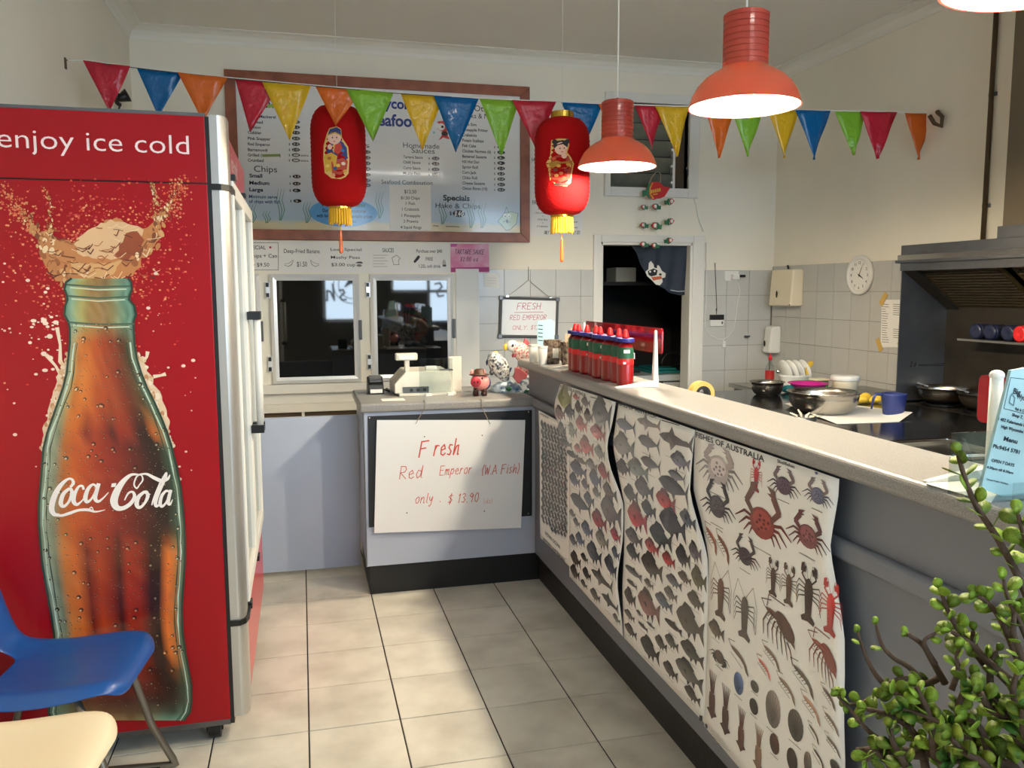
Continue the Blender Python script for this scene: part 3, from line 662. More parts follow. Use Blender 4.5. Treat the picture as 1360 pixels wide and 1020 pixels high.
for k in range(1300):                                    # condensation drops, dark rim and bright speck
    i = rb_.randrange(8, len(den)-2); y, l, r = den[i]; u_ = rb_.uniform(.03, .97); y += rb_.uniform(-6, 6); x = l+(r-l)*u_; s_ = rb_.choice([.7, .9, 1.1, 1.4, 2.2, 3.0] if rb_.random() < .25 else [.6, .8, 1.0])
    c = cols[i][min(16, int(u_*16))]
    B.pell(x, y, s_, s_, lerp(c, (20, 8, 4), .6), 7, 8); B.pell(x-.25*s_, y+.3*s_, s_*.55, s_*.5, lerp(c, (250, 220, 180), .55), 8, 6)
for k in range(46):                                     # pale flying drops
    x = rb_.choice([rb_.uniform(2, 78), rb_.uniform(190, 262)]); y = rb_.uniform(330, 640)
    s_ = rb_.choice([.8, 1.2, 1.8, 2.8]); B.pell(x, y, s_, s_*.8, (238, 206, 190), 2, 8)
# script wordmark, read in the crop (0,470) at four times size
B.region((0, 470, 4))
WH = (246, 238, 232)
def sw(pts, ws): 
    out = []; wo = []
    for i in range(len(pts)-1):
        p0 = pts[max(i-1, 0)]; p1 = pts[i]; p2 = pts[i+1]; p3_ = pts[min(i+2, len(pts)-1)]
        for k in range(5):
            t = k/5; f_ = lambda a, b, c, d: .5*((2*b)+(-a+c)*t+(2*a-5*b+4*c-d)*t*t+(-a+3*b-3*c+d)*t**3)
            out.append((f_(p0[0], p1[0], p2[0], p3_[0]), f_(p0[1], p1[1], p2[1], p3_[1]))); wo.append(ws[i]+(ws[i+1]-ws[i])*t)
    out.append(pts[-1]); wo.append(ws[-1]); B.pstroke(out, wo, WH, 9)
sw([(378, 704), (392, 684), (384, 664), (362, 664), (330, 690), (302, 732), (282, 784), (278, 826), (292, 850), (316, 852)], [12, 16, 12, 12, 20, 26, 28, 26, 20, 12])
sw([(288, 852), (330, 856), (372, 844), (420, 828), (470, 826), (510, 836), (560, 826)], [14, 14, 16, 14, 16, 10, 3])
sw([(468, 830), (488, 812), (500, 832)], [3, 6, 4])
sw([(366, 716), (338, 744), (326, 790), (340, 808), (366, 786), (384, 744), (380, 718), (366, 716), (392, 728)], [14, 20, 22, 16, 12, 18, 16, 12, 6])
sw([(446, 716), (440, 700), (420, 704), (400, 740), (394, 780), (410, 798), (434, 782), (452, 760)], [12, 12, 12, 18, 22, 16, 8, 5])
sw([(512, 700), (494, 692), (470, 716), (456, 760), (464, 784), (486, 770), (508, 734), (524, 690)], [12, 12, 18, 22, 16, 10, 12, 16])
sw([(526, 690), (514, 732), (508, 766), (524, 782), (552, 762), (578, 734)], [18, 20, 20, 14, 8, 4])
B.ppoly([(596, 686), (620, 684), (616, 704), (592, 706)], WH, 9)
sw([(742, 694), (728, 712), (714, 690), (728, 650), (752, 642), (760, 668), (742, 694)], [6, 8, 8, 8, 6, 8, 6])
sw([(742, 640), (700, 640), (660, 672), (626, 722), (608, 776), (620, 812), (652, 818), (692, 796), (716, 760), (708, 732), (684, 738), (664, 774)], [8, 14, 24, 34, 38, 30, 22, 20, 18, 12, 10, 6])
sw([(736, 640), (780, 636), (820, 656), (860, 672), (892, 662), (904, 640)], [8, 12, 18, 20, 14, 4])
sw([(764, 734), (738, 758), (728, 796), (742, 814), (768, 794), (786, 756), (780, 732), (764, 734), (800, 744)], [14, 20, 22, 16, 12, 18, 16, 10, 5])
sw([(808, 800), (820, 760), (850, 690), (878, 640), (886, 632), (880, 660), (846, 730), (828, 780), (832, 806), (852, 796)], [6, 8, 10, 10, 8, 12, 18, 20, 16, 6])
sw([(900, 730), (884, 726), (862, 750), (852, 790), (862, 808), (882, 790), (898, 758), (908, 724)], [10, 12, 16, 18, 14, 10, 12, 14])
sw([(908, 724), (898, 764), (896, 792), (906, 796), (918, 772)], [16, 18, 16, 10, 4])
B.build('bottle_picture', 'print_gloss', FR)

# ================================================================== counters
CC = thing('cash_counter', 'short pale blue laminate counter with speckled grey top under the cash register', 'counter', (.7, 4.18, 0))
MB().box(.268, 1.10, 3.885, 4.43, .142, .886).build('body', 'laminate', CC, bevel=.002)
MB().box(.28, 1.124, 3.898, 4.42, 0, .142).build('plinth', 'kick_black', CC)
MB().box(.248, 1.10, 3.862, 4.45, .886, .930).build('worktop', 'speckle_top', CC, bevel=.012, seg=4)
MB().box(.262, .268, 3.884, 3.90, .142, .886).build('edge_strip', 'led_grey', CC)
SV = thing('serving_counter', 'long grey laminate serving counter with raised speckled bar top hung with posters', 'counter', (1.2, 2.1, 0))
Y0c, Y1c = .15, 4.04
MB().box(1.10, 1.24, Y0c, 4.43, .142, .886).build('lower_panel', 'laminate_dark', SV)
MB().box(1.10, 1.24, Y0c, 4.00, .93, 1.070).build('upper_panel', 'laminate_dark', SV)
MB().box(1.10, 1.24, Y0c, 4.43, .886, .93).build('core', 'laminate_dark', SV)
MB().box(1.125, 1.24, Y0c, 4.42, 0, .142).build('plinth', 'kick_black', SV)
MB().box(1.074, 1.101, Y0c, 3.862, .886, .930).build('moulding', 'laminate_dark', SV, bevel=.012, seg=4)
MB().box(1.048, 1.292, Y0c, Y1c, 1.068, 1.110).build('bar_top', 'speckle_top', SV, bevel=.016, seg=5)
MB().box(1.24, 1.70, Y0c, 4.0, .93, .97).build('staff_shelf', 'laminate_dark', SV)
# gate between fridge and counter
tag(MB().box(-.232, .262, 4.25, 4.28, .03, .822).build('swing_gate', 'laminate', bevel=.002), 'plain pale blue swing gate closing the gap beside the cash counter', 'gate')

# black backing board and hanging whiteboard on the cash counter
def quadY(pts, Y, th, name, m, par=None, **k):
    P3 = [PY(x, y, Y) for x, y in pts]
    return MB().prism(P3, (0, th, 0)).build(name, m, par, **k)
bb = thing('backing_board', 'black board screwed to the front of the cash counter behind the whiteboard', 'board', PY(600, 700, 3.878))
quadY([(488.8, 553), (706.5, 544.7), (706.5, 685), (490, 700.6)], 3.877, .007, 'panel', 'black_board', bb)
for x, y in ((491, 555), (702, 547), (702, 682)):
    p = PY(x, y, 3.876); MB().ell(p, .005, .003, .005, 8, 6).build('screw', 'chrome', bb)
WB = thing('hanging_whiteboard', 'large frameless whiteboard with red handwriting hung on the cash counter', 'whiteboard', PY(597, 705, 3.866))
quadY([(500.6, 558), (697.6, 558), (692, 701), (497, 708)], 3.862, .008, 'board', 'white_gloss', WB)
for a, b in (((564, 541), (552, 563)), ((639, 540), (651, 563))):
    p0, p1 = PY(*a, 3.868), PY(*b, 3.859); top = Vector((p0.x, 3.90, .932))
    MB().tube([top, (p0.x, 3.856, .932), p0+Vector((0, -.01, 0)), p1], .0016, 5).build('hanging_string', 'rope', WB)
W = Print('Y', 3.8615, (330, 500, 3.4))
RD = (206, 76, 62); lw = .42
W.hand('F', 770, 362, 70, RD, 1, w=46, lw=.5); W.hand('resh', 836, 358, 74, RD, 1, w=122, lw=.45)
W.hand('Red', 680, 464, 58, RD, 1, w=112, lw=.32); W.hand('Emperor', 862, 446, 42, RD, 1, w=152, lw=.42)
W.hand('(W.A Fish)', 1052, 444, 42, RD, 1, w=180, lw=.42)
W.hand('only', 752, 574, 44, RD, 1, w=84, lw=.4); W.hand('.', 862, 566, 40, RD, 1); W.hand('$ 13.90', 900, 574, 42, RD, 1, w=146, lw=.42); W.hand('(dz)', 1060, 574, 22, (226, 160, 150), 1, w=44, lw=.4)
for x, y in ((795, 272), (1055, 266), (715, 616), (1065, 608)): W.pell(x, y, 3, 3, (80, 80, 84))
W.build('handwriting', 'print_gloss', WB)

# ================================================================== back wall: cool-room front with glass doors
CF = thing('cool_room_front', 'cream panelled cool-room front that carries the glass doors', 'cool room', (.42, YB-.03, 0))
MB().box(-.40, 1.272, YB-.03, YB-.001, .80, 1.80).build('panel', 'paint_cream', CF)
MB().box(1.10, 1.272, YB-.042, YB-.03, .80, 1.61).build('side_strip', 'white_satin', CF)
MB().box(-.40, 1.272, YB-.07, YB-.001, .735, .80).build('sill', 'white_satin', CF, bevel=.004)
MB().box(-.40, 1.272, YB-.02, YB-.001, .60, .735).build('base_panel', 'white_satin', CF)
MB().box(-.40, 1.272, YB-.02, YB-.001, .05, .60).build('gap_shade_panel', 'hook_brown', CF)  # shade of the gap below the rail is put into this brown
MB().box(-.40, 1.272, YB-.06, YB-.02, .60, .66).build('lower_rail', 'white_satin', CF, bevel=.004)
MB().box(-.02, .0, YB-.065, YB-.02, .2, .60).build('upright', 'white_satin', CF)
def cooler_door(label, x0, x1, z0, z1, hinge=True):
    t = thing('cooler_door', label, 'glass door', ((x0+x1)/2, YB-.05, z0), 0, 'cool-room glass doors')
    f = .045; y0, y1 = YB-.068, YB-.03
    o = [(x0, z0), (x1, z0), (x1, z1), (x0, z1)]; i_ = [(x0+f, z0+f), (x1-f, z0+f), (x1-f, z1-f), (x0+f, z1-f)]
    for k in range(4):                                  # mitred aluminium bars with a stepped face
        k2 = (k+1) % 4; a, b, c, d = o[k], o[k2], i_[k2], i_[k]
        mid = lambda p, q_: ((p[0]+q_[0])/2, (p[1]+q_[1])/2)
        m1, m2 = mid(a, d), mid(b, c)
        mb = MB().hexa([(a[0], y1, a[1]), (b[0], y1, b[1]), (c[0], y1, c[1]), (d[0], y1, d[1])], [(a[0], y0+.012, a[1]), (b[0], y0+.012, b[1]), (c[0], y0+.006, c[1]), (d[0], y0+.006, d[1])])
        mb.add([(a[0], y0+.012, a[1]), (b[0], y0+.012, b[1]), (m2[0], y0, m2[1]), (m1[0], y0, m1[1]), (c[0], y0+.006, c[1]), (d[0], y0+.006, d[1])], [(0, 1, 2, 3), (3, 2, 4, 5)])
        mb.build('frame_bar', 'aluminium', t)
    MB().box(x0+f-.004, x1-f+.004, y0+.010, y0+.018, z0+f-.004, z1-f+.004).build('pane', 'cooler_glass', t)
    MB().box(x0+f-.006, x1-f+.006, y1-.008, y1-.002, z0+f-.006, z1-f+.006).build('inner_liner', 'black_plastic', t)
    if hinge:
        for z in (z1-.11, z0+.14):
            h = MB().box(x0-.03, x0+.004, y0+.012, y1, z-.055, z+.055).build('hinge', 'aluminium', t, bevel=.004)
            for dz in (-.035, .035): MB().box(x0-.026, x0-.006, y0+.008, y0+.013, z+dz-.014, z+dz+.014).build('hinge_plate', 'black_plastic', h)
    MB().box(x1-.010, x1+.012, y0-.006, y1-.01, z0+.30, z0+.44).build('handle', 'led_grey', t, bevel=.003)
    return t
cooler_door('aluminium-framed glass door mostly hidden behind the fridge', -.92, -.272, .806, 1.570)
cooler_door('aluminium-framed glass door nearest the fridge of the fully seen pair', -.207, .402, .806, 1.570)
cooler_door('aluminium-framed glass door directly behind the cash register', .478, 1.076, .806, 1.570)

# ================================================================== menu board
MZ0, MZ1, MX0, MX1 = 1.806, 2.926, -.452, 1.664
MN = thing('menu_board', 'big framed menu board with undersea print and price ovals on the back wall', 'menu board', ((MX0+MX1)/2, YB-.03, MZ0))
f = .07
o_ = [(MX0, MZ0), (MX1, MZ0), (MX1, MZ1), (MX0, MZ1)]; i_ = [(MX0+f, MZ0+f), (MX1-f, MZ0+f), (MX1-f, MZ1-f), (MX0+f, MZ1-f)]
for k in range(4):
    k2 = (k+1) % 4; a, b, c, d = o_[k], o_[k2], i_[k2], i_[k]
    MB().hexa([(p[0], YB, p[1]) for p in (a, b, c, d)], [(p[0], YB-.035, p[1]) for p in (a, b, c, d)]).build('frame_rail', 'wood_frame', MN, bevel=.003)
MB().box(MX0+f-.01, MX1-f+.01, YB-.016, YB-.004, MZ0+f-.01, MZ1-f+.01).build('board', 'paper', MN)
m = Print('Y', YB-.0165)
a0, a1, b0, b1 = MX0+f, MX1-f, MZ0+f, MZ1-f
N_ = 14
bands = [(0, (206, 196, 160)), (.05, (200, 200, 176)), (.075, (168, 188, 206)), (.16, (180, 196, 212)), (.30, (206, 212, 220)), (.5, (226, 228, 230)), (1, (234, 234, 234))]
for (t0, c0), (t1, c1) in zip(bands, bands[1:]): m.poly([(a0, b0+(b1-b0)*t0), (a1, b0+(b1-b0)*t0), (a1, b0+(b1-b0)*t1), (a0, b0+(b1-b0)*t1)], [c0, c0, c1, c1], 1)
m.poly([(a0, b0)]+[(a0+(a1-a0)*k/24, b0+.045+.014*sin(k*1.3)+.008*sin(k*2.9)) for k in range(25)]+[(a1, b0)], (212, 200, 166), 2)
INK = (28, 38, 66); GRN = (96, 140, 118)
def oval(x, y, price, w_=11, h_=6.4):
    m.pell(x, y, w_*1.9, h_*1.5, (22, 22, 24), 2, 18); m.text(price, x-13, y+5, 10, (206, 206, 206), 3, w=26)
    m.text('$', x-38, y+5, 11, INK, 2)
R2 = (280, 60, 4); m.region(R2)
for i, (tx, y, pr_, ww) in enumerate((('Mackerel', 386, None, 84), ('Flathead', 414, '7.5', 76), ('Whiting', 442, '8.5', 66), ('Cobbler', 471, '7.0', 70), ('Pink Snapper', 502, '8.0', 116), ('Red Emperor', 532, '9.5', 114), ('Barramundi', 562, '10', 100), ('Grilled (', 590, '1', 72), ('Crumbed', 618, '1', 80))):
    x = 258 if i == 0 else 197
    m.text(tx, x, y, 15, INK, 2, w=ww, bold=.02)
    if pr_: oval(452, y-6, pr_)
m.text('Fish', 240, 330, 30, INK, 2, w=90)
m.ppoly([(272, 580), (366, 578), (368, 592), (274, 594)], (138, 160, 88), 3); m.text(')', 364, 592, 15, INK, 2)
for y in (590, 618): m.text('extra', 478, y, 11, INK, 2, w=40)
m.ppoly([(300, 316), (420, 314), (420, 330), (302, 332)], (150, 186, 80), 2)
m.text('Chips', 230, 672, 32, (34, 34, 40), 2, w=118, bold=0)
for tx, y, pr_, ww in (('Small', 702, '3.5', 66), ('Medium', 740, '4.5', 102), ('Large', 776, '6.', 70)):
    m.text(tx, 205, y, 19, INK, 2, w=ww, bold=.03); oval(456, y-4, pr_)
m.text('Minimum serve', 203, 812, 17, (40, 70, 120), 2, w=146, bold=.02); m.text('of chips with fish', 203, 838, 17, (40, 70, 120), 2, w=160, bold=.02); oval(460, 828, '3.')
m.text('Wycombe', 850, 330, 52, (40, 62, 140), 2, w=300, bold=.03); m.text('Seafoods', 850, 424, 60, (40, 62, 140), 2, w=290, bold=.03)
m.text('Burgers', 560, 534, 24, (34, 34, 40), 2, w=280, bold=0)
for k in range(6):
    m.text('Burger with the lot', 560, 572+30*k, 14, INK, 2, w=180); oval(828, 568+30*k, '8.5')
oval(828, 744, '9.0')
m.text('Homemade', 1022, 544, 27, (34, 34, 40), 2, w=194, bold=0); m.text('Sauces', 1066, 572, 27, (34, 34, 40), 2, w=124, bold=0)
for tx, y, pr_ in (('Tartare Sauce', 600, '2.0'), ('Chilli Sauce', 628, '2.0'), ('Curry Sauce', 658, '3.0'), ('Mushy Peas', 686, '3.0')):
    m.text(tx, 1022, y, 14, INK, 2, w=104 if 'T' == tx[0] else 92, bold=.02); oval(1194, y+2, pr_)
m.text('Seafood Combination', 906, 736, 22, (34, 34, 40), 2, w=274, bold=0)
# blue oval notice
m.pell(706, 890, 178, 74, (92, 158, 210), 3, 36); m.text('Management', 590, 856, 22, (60, 130, 110), 4, w=230, bold=.02)
m.text('Our aim is to give the customer', 592, 886, 18, (20, 30, 60), 4, w=232, bold=.02); m.text('with high quality and affordable prices', 562, 914, 18, (20, 30, 60), 4, w=292, bold=.02); m.text('every time you visit', 640, 942, 16, (20, 30, 60), 4, w=130, bold=.02)
R3 = (480, 60, 4); m.region(R3)
m.text('Other', 600, 350, 30, (34, 34, 40), 2, w=110, bold=0); m.text('Snacks & More', 520, 384, 26, (34, 34, 40), 2, w=210, bold=0)
for i, (tx, ww, pr_) in enumerate((('Dim Sim', 76, ''), ('Pineapple Fritter', 140, ''), ('Crabsticks', 78, ''), ('Potato Scallops', 116, ''), ('Fish Cake', 74, ''), ('Chicken Nuggets (6)', 156, '4.5'), ('Battered Sausage', 132, '3.'), ('HX Hot Dog', 92, '3.'), ('Spring Roll', 84, '2.5'), ('Corn Jack', 76, '2.8'), ('Chiko Roll', 80, '2.8'), ('Cheese Sausage', 122, '3.0'), ('Onion Rings (10)', 136, '4.5'))):
    y = 427+28.4*i; m.text(tx, 536, y, 15, INK, 2, w=ww, bold=.02)
    if i >= 4: oval(742, y+1, pr_ or '2.5')
m.text('Specials', 434, 824, 28, (20, 26, 40), 2, w=144, bold=.03); m.text('Hake & Chips', 394, 864, 26, (34, 34, 40), 2, w=244, bold=0)
m.text('$', 468, 902, 18, INK, 2); m.pell(518, 895, 34, 18, (14, 14, 16), 3, 22); m.hand('8.40', 494, 908, 26, (240, 240, 240), 4, w=50, lw=.9)
# weeds, cartoon fish
def weed(x, y, h, n_=3, reg=R3, col=GRN):
    m.region(reg)
    for k in range(n_):
        dx = (k-(n_-1)/2)*14
        m.pstroke([(x+dx*.3, y), (x+dx+8, y-h*.3), (x+dx-6, y-h*.6), (x+dx*1.2+6, y-h*.95)], [4, 4, 3, 1], col, 4)
for x, y, h in ((95, 920, 150), (430, 950, 140), (580, 970, 160), (640, 970, 140)): weed(x, y, h)
for x, y, h in ((296, 944, 70), (370, 930, 180), (510, 944, 120), (220, 944, 110)): weed(x, y, h, 3, R2)
m.region(R3)
m.ppoly([(392, 424), (408, 404), (436, 402), (460, 420), (470, 444), (452, 462), (424, 458), (404, 444)], (210, 60, 54), 3)
m.pell(424, 434, 19, 19, (240, 240, 238), 4); m.pell(404, 428, 12, 14, (240, 240, 238), 4); m.pell(430, 434, 7, 7, (20, 20, 24), 5); m.pell(385, 464, 6, 6, (120, 190, 200), 3)
m.ppoly([(410, 506), (432, 470), (456, 476), (470, 500), (450, 496), (436, 490)], (206, 50, 48), 3); m.pell(442, 470, 18, 12, (30, 30, 34), 5)
m.ppoly([(724, 936), (760, 892), (790, 884), (830, 896), (822, 950), (790, 976), (768, 984), (740, 950)], (186, 206, 180), 3)
for e in ([(724, 936), (760, 892), (790, 884), (832, 894), (822, 950), (790, 980), (768, 984), (740, 950), (724, 936)], [(756, 900), (770, 860), (784, 896)], [(752, 940), (772, 930), (790, 942)]): m.pstroke(e, 2.6, (90, 116, 100), 4)
for x in (762, 784): m.pell(x, 906, 9, 11, (236, 236, 232), 5); m.pell(x+1, 910, 3.4, 4, (20, 20, 20), 6)
m.pell(774, 936, 6, 9, (30, 30, 30), 6)
for x0, x1, y in ((380, 410, 960), (448, 520, 964)): m.ppoly([(x0, y-3), (x1, y-1), (x1, y+3), (x0, y+1)], (90, 84, 70), 4)
m.build('menu_print', 'print_satin', MN)

# ------------------------------------------------------------------ paper signs on the back wall
def sheet(name, label, pts, Y, m_='paper', th=.002, cat='paper sign', group=None):
    base = PY(sum(p[0] for p in pts)/len(pts), max(p[1] for p in pts), Y)
    t = thing(name, label, cat, base, 0, group)
    quadY(pts, Y, th, 'sheet', m_, t); return t
YS = YB-.032
R6 = (320, 300, 4)
def z6(pts): return [(R6[0]+x/4, R6[1]+y/4) for x, y in pts]
def mk(label, pts, lines, m_='paper', hand=False, extra=None, Y=None, name='price_sign', reg=R6, ink=(40, 40, 44), fr=None):
    yy = YS if Y is None else Y
    t = sheet(name, label, [(reg[0]+x/reg[2], reg[1]+y/reg[2]) for x, y in pts], yy, m_)
    pp = Print('Y', yy, reg)
    for (tx, x, y, h, w_) in lines:
        if hand: pp.hand(tx, x, y, h, ink, 1, w=w_, lw=.6)
        else: pp.text(tx, x, y, h, ink, 1, w=w_, bold=.006)
    if extra: extra(pp)
    pp.build('lettering', 'print', t); return t
g = 'paper price signs under the menu board'
mk('laminated white sign reading special chips and can, partly behind the fridge', [(-40, 82), (204, 82), (204, 240), (-40, 240)], [('SPECIAL', 36, 124, 20, 92), ('Fish, Chips + Can', -20, 168, 20, 204), ('only $9.50', 24, 216, 20, 122)], extra=lambda p: (p.pell(156, 114, 6, 6, (220, 60, 90)), [p.pstroke(q_, 2.4, (120, 90, 80)) for q_ in ([(-36, 90), (198, 90)], [(198, 90), (198, 234)], [(198, 234), (-36, 234)])]))
def banana(p):
    for x, s_ in ((255, 1), (392, -1)):
        p.pstroke([(x-24*s_, 208), (x-4*s_, 216), (x+14*s_, 206), (x+24*s_, 184)], [2, 3, 3, 2], (130, 120, 100)); p.pstroke([(x-24*s_, 202), (x-4*s_, 200), (x+10*s_, 192), (x+22*s_, 180)], 2, (130, 120, 100))
mk('white sign reading deep-fried banana with two small banana drawings', [(204, 84), (440, 86), (440, 246), (206, 246)], [('Deep-Fried Banana', 228, 144, 22, 186), ('$1.50', 298, 216, 26, 52)], extra=banana)
def peas(p):
    p.ppoly([(606, 198), (622, 190), (640, 190), (650, 200)], (60, 56, 54)); p.pell(628, 210, 14, 7, (130, 120, 112))
mk('white sign reading leek special mushy peas three dollars a cup', [(444, 90), (668, 92), (668, 248), (446, 248)], [('Leek Special', 476, 132, 15, 162), ('Mushy Peas', 478, 174, 15, 152), ('$3.00 cup', 480, 214, 17, 126)], extra=peas)
def sauces(p):
    for k in range(5): p.pstroke([(702, 156+15*k), (780-(k % 2)*16, 156+15*k)], 2.4, (170, 160, 156))
    p.pstroke([(806, 168), (826, 156), (846, 172), (836, 186), (840, 206), (812, 206), (806, 186), (802, 172), (806, 168)], 3, (150, 140, 134))
mk('white sign headed sauces with a list and a small jug drawing', [(672, 92), (892, 93), (892, 248), (674, 248)], [('SAUCES', 752, 140, 22, 60)], extra=sauces)
def bottles(p):
    p.ppoly([(916, 190), (936, 162), (944, 156), (952, 164), (944, 178), (924, 198)], (40, 34, 34)); p.ppoly([(1072, 214), (1070, 190), (1078, 176), (1088, 190), (1090, 216)], (190, 184, 180)); p.ppoly([(1071, 206), (1090, 206), (1090, 216), (1072, 216)], (80, 70, 70))
mk('white sign offering a free soft drink with two bottle drawings', [(896, 93), (1112, 94), (1110, 248), (898, 248)], [('Purchase over $40', 932, 142, 18, 138), ('FREE', 982, 184, 18, 38), ('1.25L soft drink', 946, 222, 17, 116)], extra=bottles)
def pk(p):
    p.ppoly([(1116, 222), (1318, 218), (1320, 244), (1116, 246)], (176, 60, 120)); p.ppoly([(1112, 94), (1150, 96), (1144, 110), (1114, 112)], (196, 90, 150))
mk('pink handwritten tartare sauce sign at the end of the sign row', [(1112, 94), (1316, 96), (1320, 246), (1114, 246)], [('TARTARE SAUCE', 1136, 150, 24, 160), ('$2.00 ea', 1164, 188, 22, 100)], m_='paper_pink', hand=True, extra=pk, ink=(90, 30, 70))
R7 = (600, 300, 4)
mk('small white note taped to the wall tiles under the pink sign', [(166, 250), (252, 252), (250, 326), (172, 324)], [], Y=YB-.015, reg=R7, name='paper_note', extra=lambda p: [p.pstroke([(184, y), (236, y+1)], 2, (200, 196, 196)) for y in (276, 290, 304)])
R5 = (560, 130, 5.368)
mk('white seafood combination price sheet taped over the menu board', [(0+948-948, 0), (1, 0), (1, 1), (0, 1)], [], Y=YB-.0200, reg=(0, 0, 1)) if False else None
mk('white seafood combination price sheet taped over the menu board', [(948, 742), (1168, 742), (1172, 986), (950, 986)], [('$12.50', 1028, 786, 18, 64), ('$1.50 Chips', 1010, 818, 15, 100), ('1 Fish', 1036, 848, 15, 48), ('1 Crabstick', 1016, 878, 15, 92), ('1 Pineapple', 1014, 912, 15, 98), ('2 Prawns', 1024, 942, 15, 78), ('4 Squid Rings', 1008, 974, 15, 112)], Y=YB-.0225, reg=R2)
R4 = (680, 60, 4)
fp = [('FAMILY PACK', 108, 846, 22, 120), ('FOR 2', 140, 874, 26, 60), ('1 Fish, Chips Serve', 120, 894, 8, 86), ('+', 160, 912, 8, 6), ('6 Dim Sims', 136, 930, 9, 54), ('+', 160, 948, 8, 6), ('3 Crabsticks', 132, 966, 9, 60)]
YP = YB-.003
t = mk('white family pack for two price sheet beside the menu board frame', [(94, 804), (228, 804), (228, 1012), (94, 1014)], fp, Y=YP, reg=R4)
pp = Print('Y', YP, R4); pp.hand('ONLY $20', 170, 1004, 18, (60, 60, 64), 1, w=52, lw=.6); pp.build('handwriting', 'print', t)
t = mk('white family pack price sheet behind the right-hand lantern tassel', [(232, 804), (376, 804), (374, 1012), (232, 1012)], [('FAMILY PACK', 240, 846, 22, 120), ('FOR 4', 280, 874, 26, 60), ('Large Chips', 310, 896, 9, 44), ('6 Calamari', 306, 942, 9, 44), ('4 Prawns', 310, 972, 9, 40)], Y=YP, reg=R4)
pp = Print('Y', YP, R4); pp.hand('ONLY $25', 312, 1004, 18, (60, 60, 64), 1, w=52, lw=.6); pp.build('handwriting', 'print', t)
mk('white menu sheet on the wall half hidden by the right-hand lantern', [(90, 560), (236, 560), (236, 796), (90, 796)], [('HAPPY', 106, 620, 22, 70), ('special', 120, 652, 10, 60)], Y=YP, reg=R4)
# small framed whiteboard on the tiles
SW = thing('small_whiteboard', 'small grey-framed whiteboard reading fresh red emperor hung on the tiles', 'whiteboard', PY(702, 448, YB-.03))
yw = YB-.03
quadY([(600+x/4, 300+y/4) for x, y in ((262, 382), (562, 390), (556, 590), (256, 586))], yw+.004, .01, 'board', 'white_gloss', SW)
C4 = [(262, 382), (562, 390), (556, 590), (256, 586)]; Cn = [PY(600+x/4, 300+y/4, yw) for x, y in C4]
for k in range(4):
    a, b = Cn[k], Cn[(k+1) % 4]; MB().tube([a, b], .011, 4).build('frame_rail', 'led_grey', SW)
for p in Cn: MB().box(p.x-.016, p.x+.016, yw-.012, yw+.012, p.z-.016, p.z+.016).build('corner_cap', 'steel_dull', SW, bevel=.004)
hk = PY(702, 372, YB-.02)
for p in (PY(674, 394, yw), PY(731, 396, yw)):
    MB().tube([p, hk], .0018, 5).build('hanging_string', 'rope', SW)
    MB().lathe([(.012, -.004), (.012, .004)], p, 10, mtx=Matrix.Rotation(pi/2, 3, 'X')).build('eyelet', 'chrome', SW)
MB().tube([hk, hk+Vector((0, 0, .10))], .002, 5).build('hook_wire', 'string_dark', SW)
pp = Print('Y', yw+.0035, R7); RW = (186, 60, 90)
pp.hand('FRESH', 346, 444, 34, RW, 1, w=134, lw=.5); pp.pstroke([(332, 460), (486, 458)], 2.6, RW) ; pp.hand('RED EMPEROR', 308, 500, 26, RW, 1, w=206, lw=.5); pp.hand('ONLY. $13.90', 322, 552, 22, RW, 1, w=186, lw=.5)
pp.build('handwriting', 'print_gloss', SW)

# ================================================================== posters on the serving counter
PXV = 1.060
RA, RB_, RC, RDD, RE, RF = (700, 520, 4.253), (740, 640, 3.923), (820, 680, 3.4), (900, 560, 4.533), (900, 760, 3.923), (690, 480, 5.026)
def ptz(x, y): p = PX(x, y, PXV); return -p.y, min(p.z, 1.0655)
def poster(label, left, right, bulge):
    """left/right: edge points from top to bottom (picture px), laid on the poster plane"""
    A = [ptz(*p) for p in left]; B_ = [ptz(*p) for p in right]
    t = thing('wall_poster', label, 'poster', (PXV, -(A[-1][0]+B_[-1][0])/2, A[-1][1]), 0, 'sea life posters hung on the counter front')
    def at(E_, v):
        z0, z1 = E_[0][1], E_[-1][1]; z = z0+(z1-z0)*v
        for p, q_ in zip(E_, E_[1:]):
            if (p[1]-z)*(q_[1]-z) <= 0: k = (z-p[1])/((q_[1]-p[1]) or 1); return p[0]+(q_[0]-p[0])*k, z
        return E_[-1]
    nu, nv = 14, 24; vs_ = []; fs_ = []
    for j in range(nv+1):
        a, b = at(A, j/nv), at(B_, j/nv)
        for i in range(nu+1):
            u = i/nu; aa = a[0]+(b[0]-a[0])*u; zz = a[1]+(b[1]-a[1])*u
            vs_.append((PXV-bulge(aa, zz), -aa, zz))
    for j in range(nv):
        for i in range(nu): k = j*(nu+1)+i; fs_.append((k, k+1, k+nu+2, k+nu+1))
    MB().add(vs_, fs_).build('sheet', 'paper', t, smooth=True, solid=.0006)
    pr = Print('X', PXV-.0004, None, bulge); q0 = pr.p3
    pr.p3 = lambda a, b, lay: q0(a, min(b, 1.064), lay)
    return t, pr
def gauss(x, s_): return math.exp(-(x/s_)**2)
FB = [(0, 0), (.05, .07), (.14, .15), (.28, .21), (.44, .22), (.6, .165), (.74, .085), (.82, .05), (.9, .13), (1.0, .2), (.955, .03), (.955, -.03), (1.0, -.2), (.9, -.13), (.82, -.05), (.74, -.075), (.6, -.14), (.42, -.2), (.26, -.18), (.12, -.11), (.04, -.05)]
rf = random.Random(11)
KF = .72; KC = .62
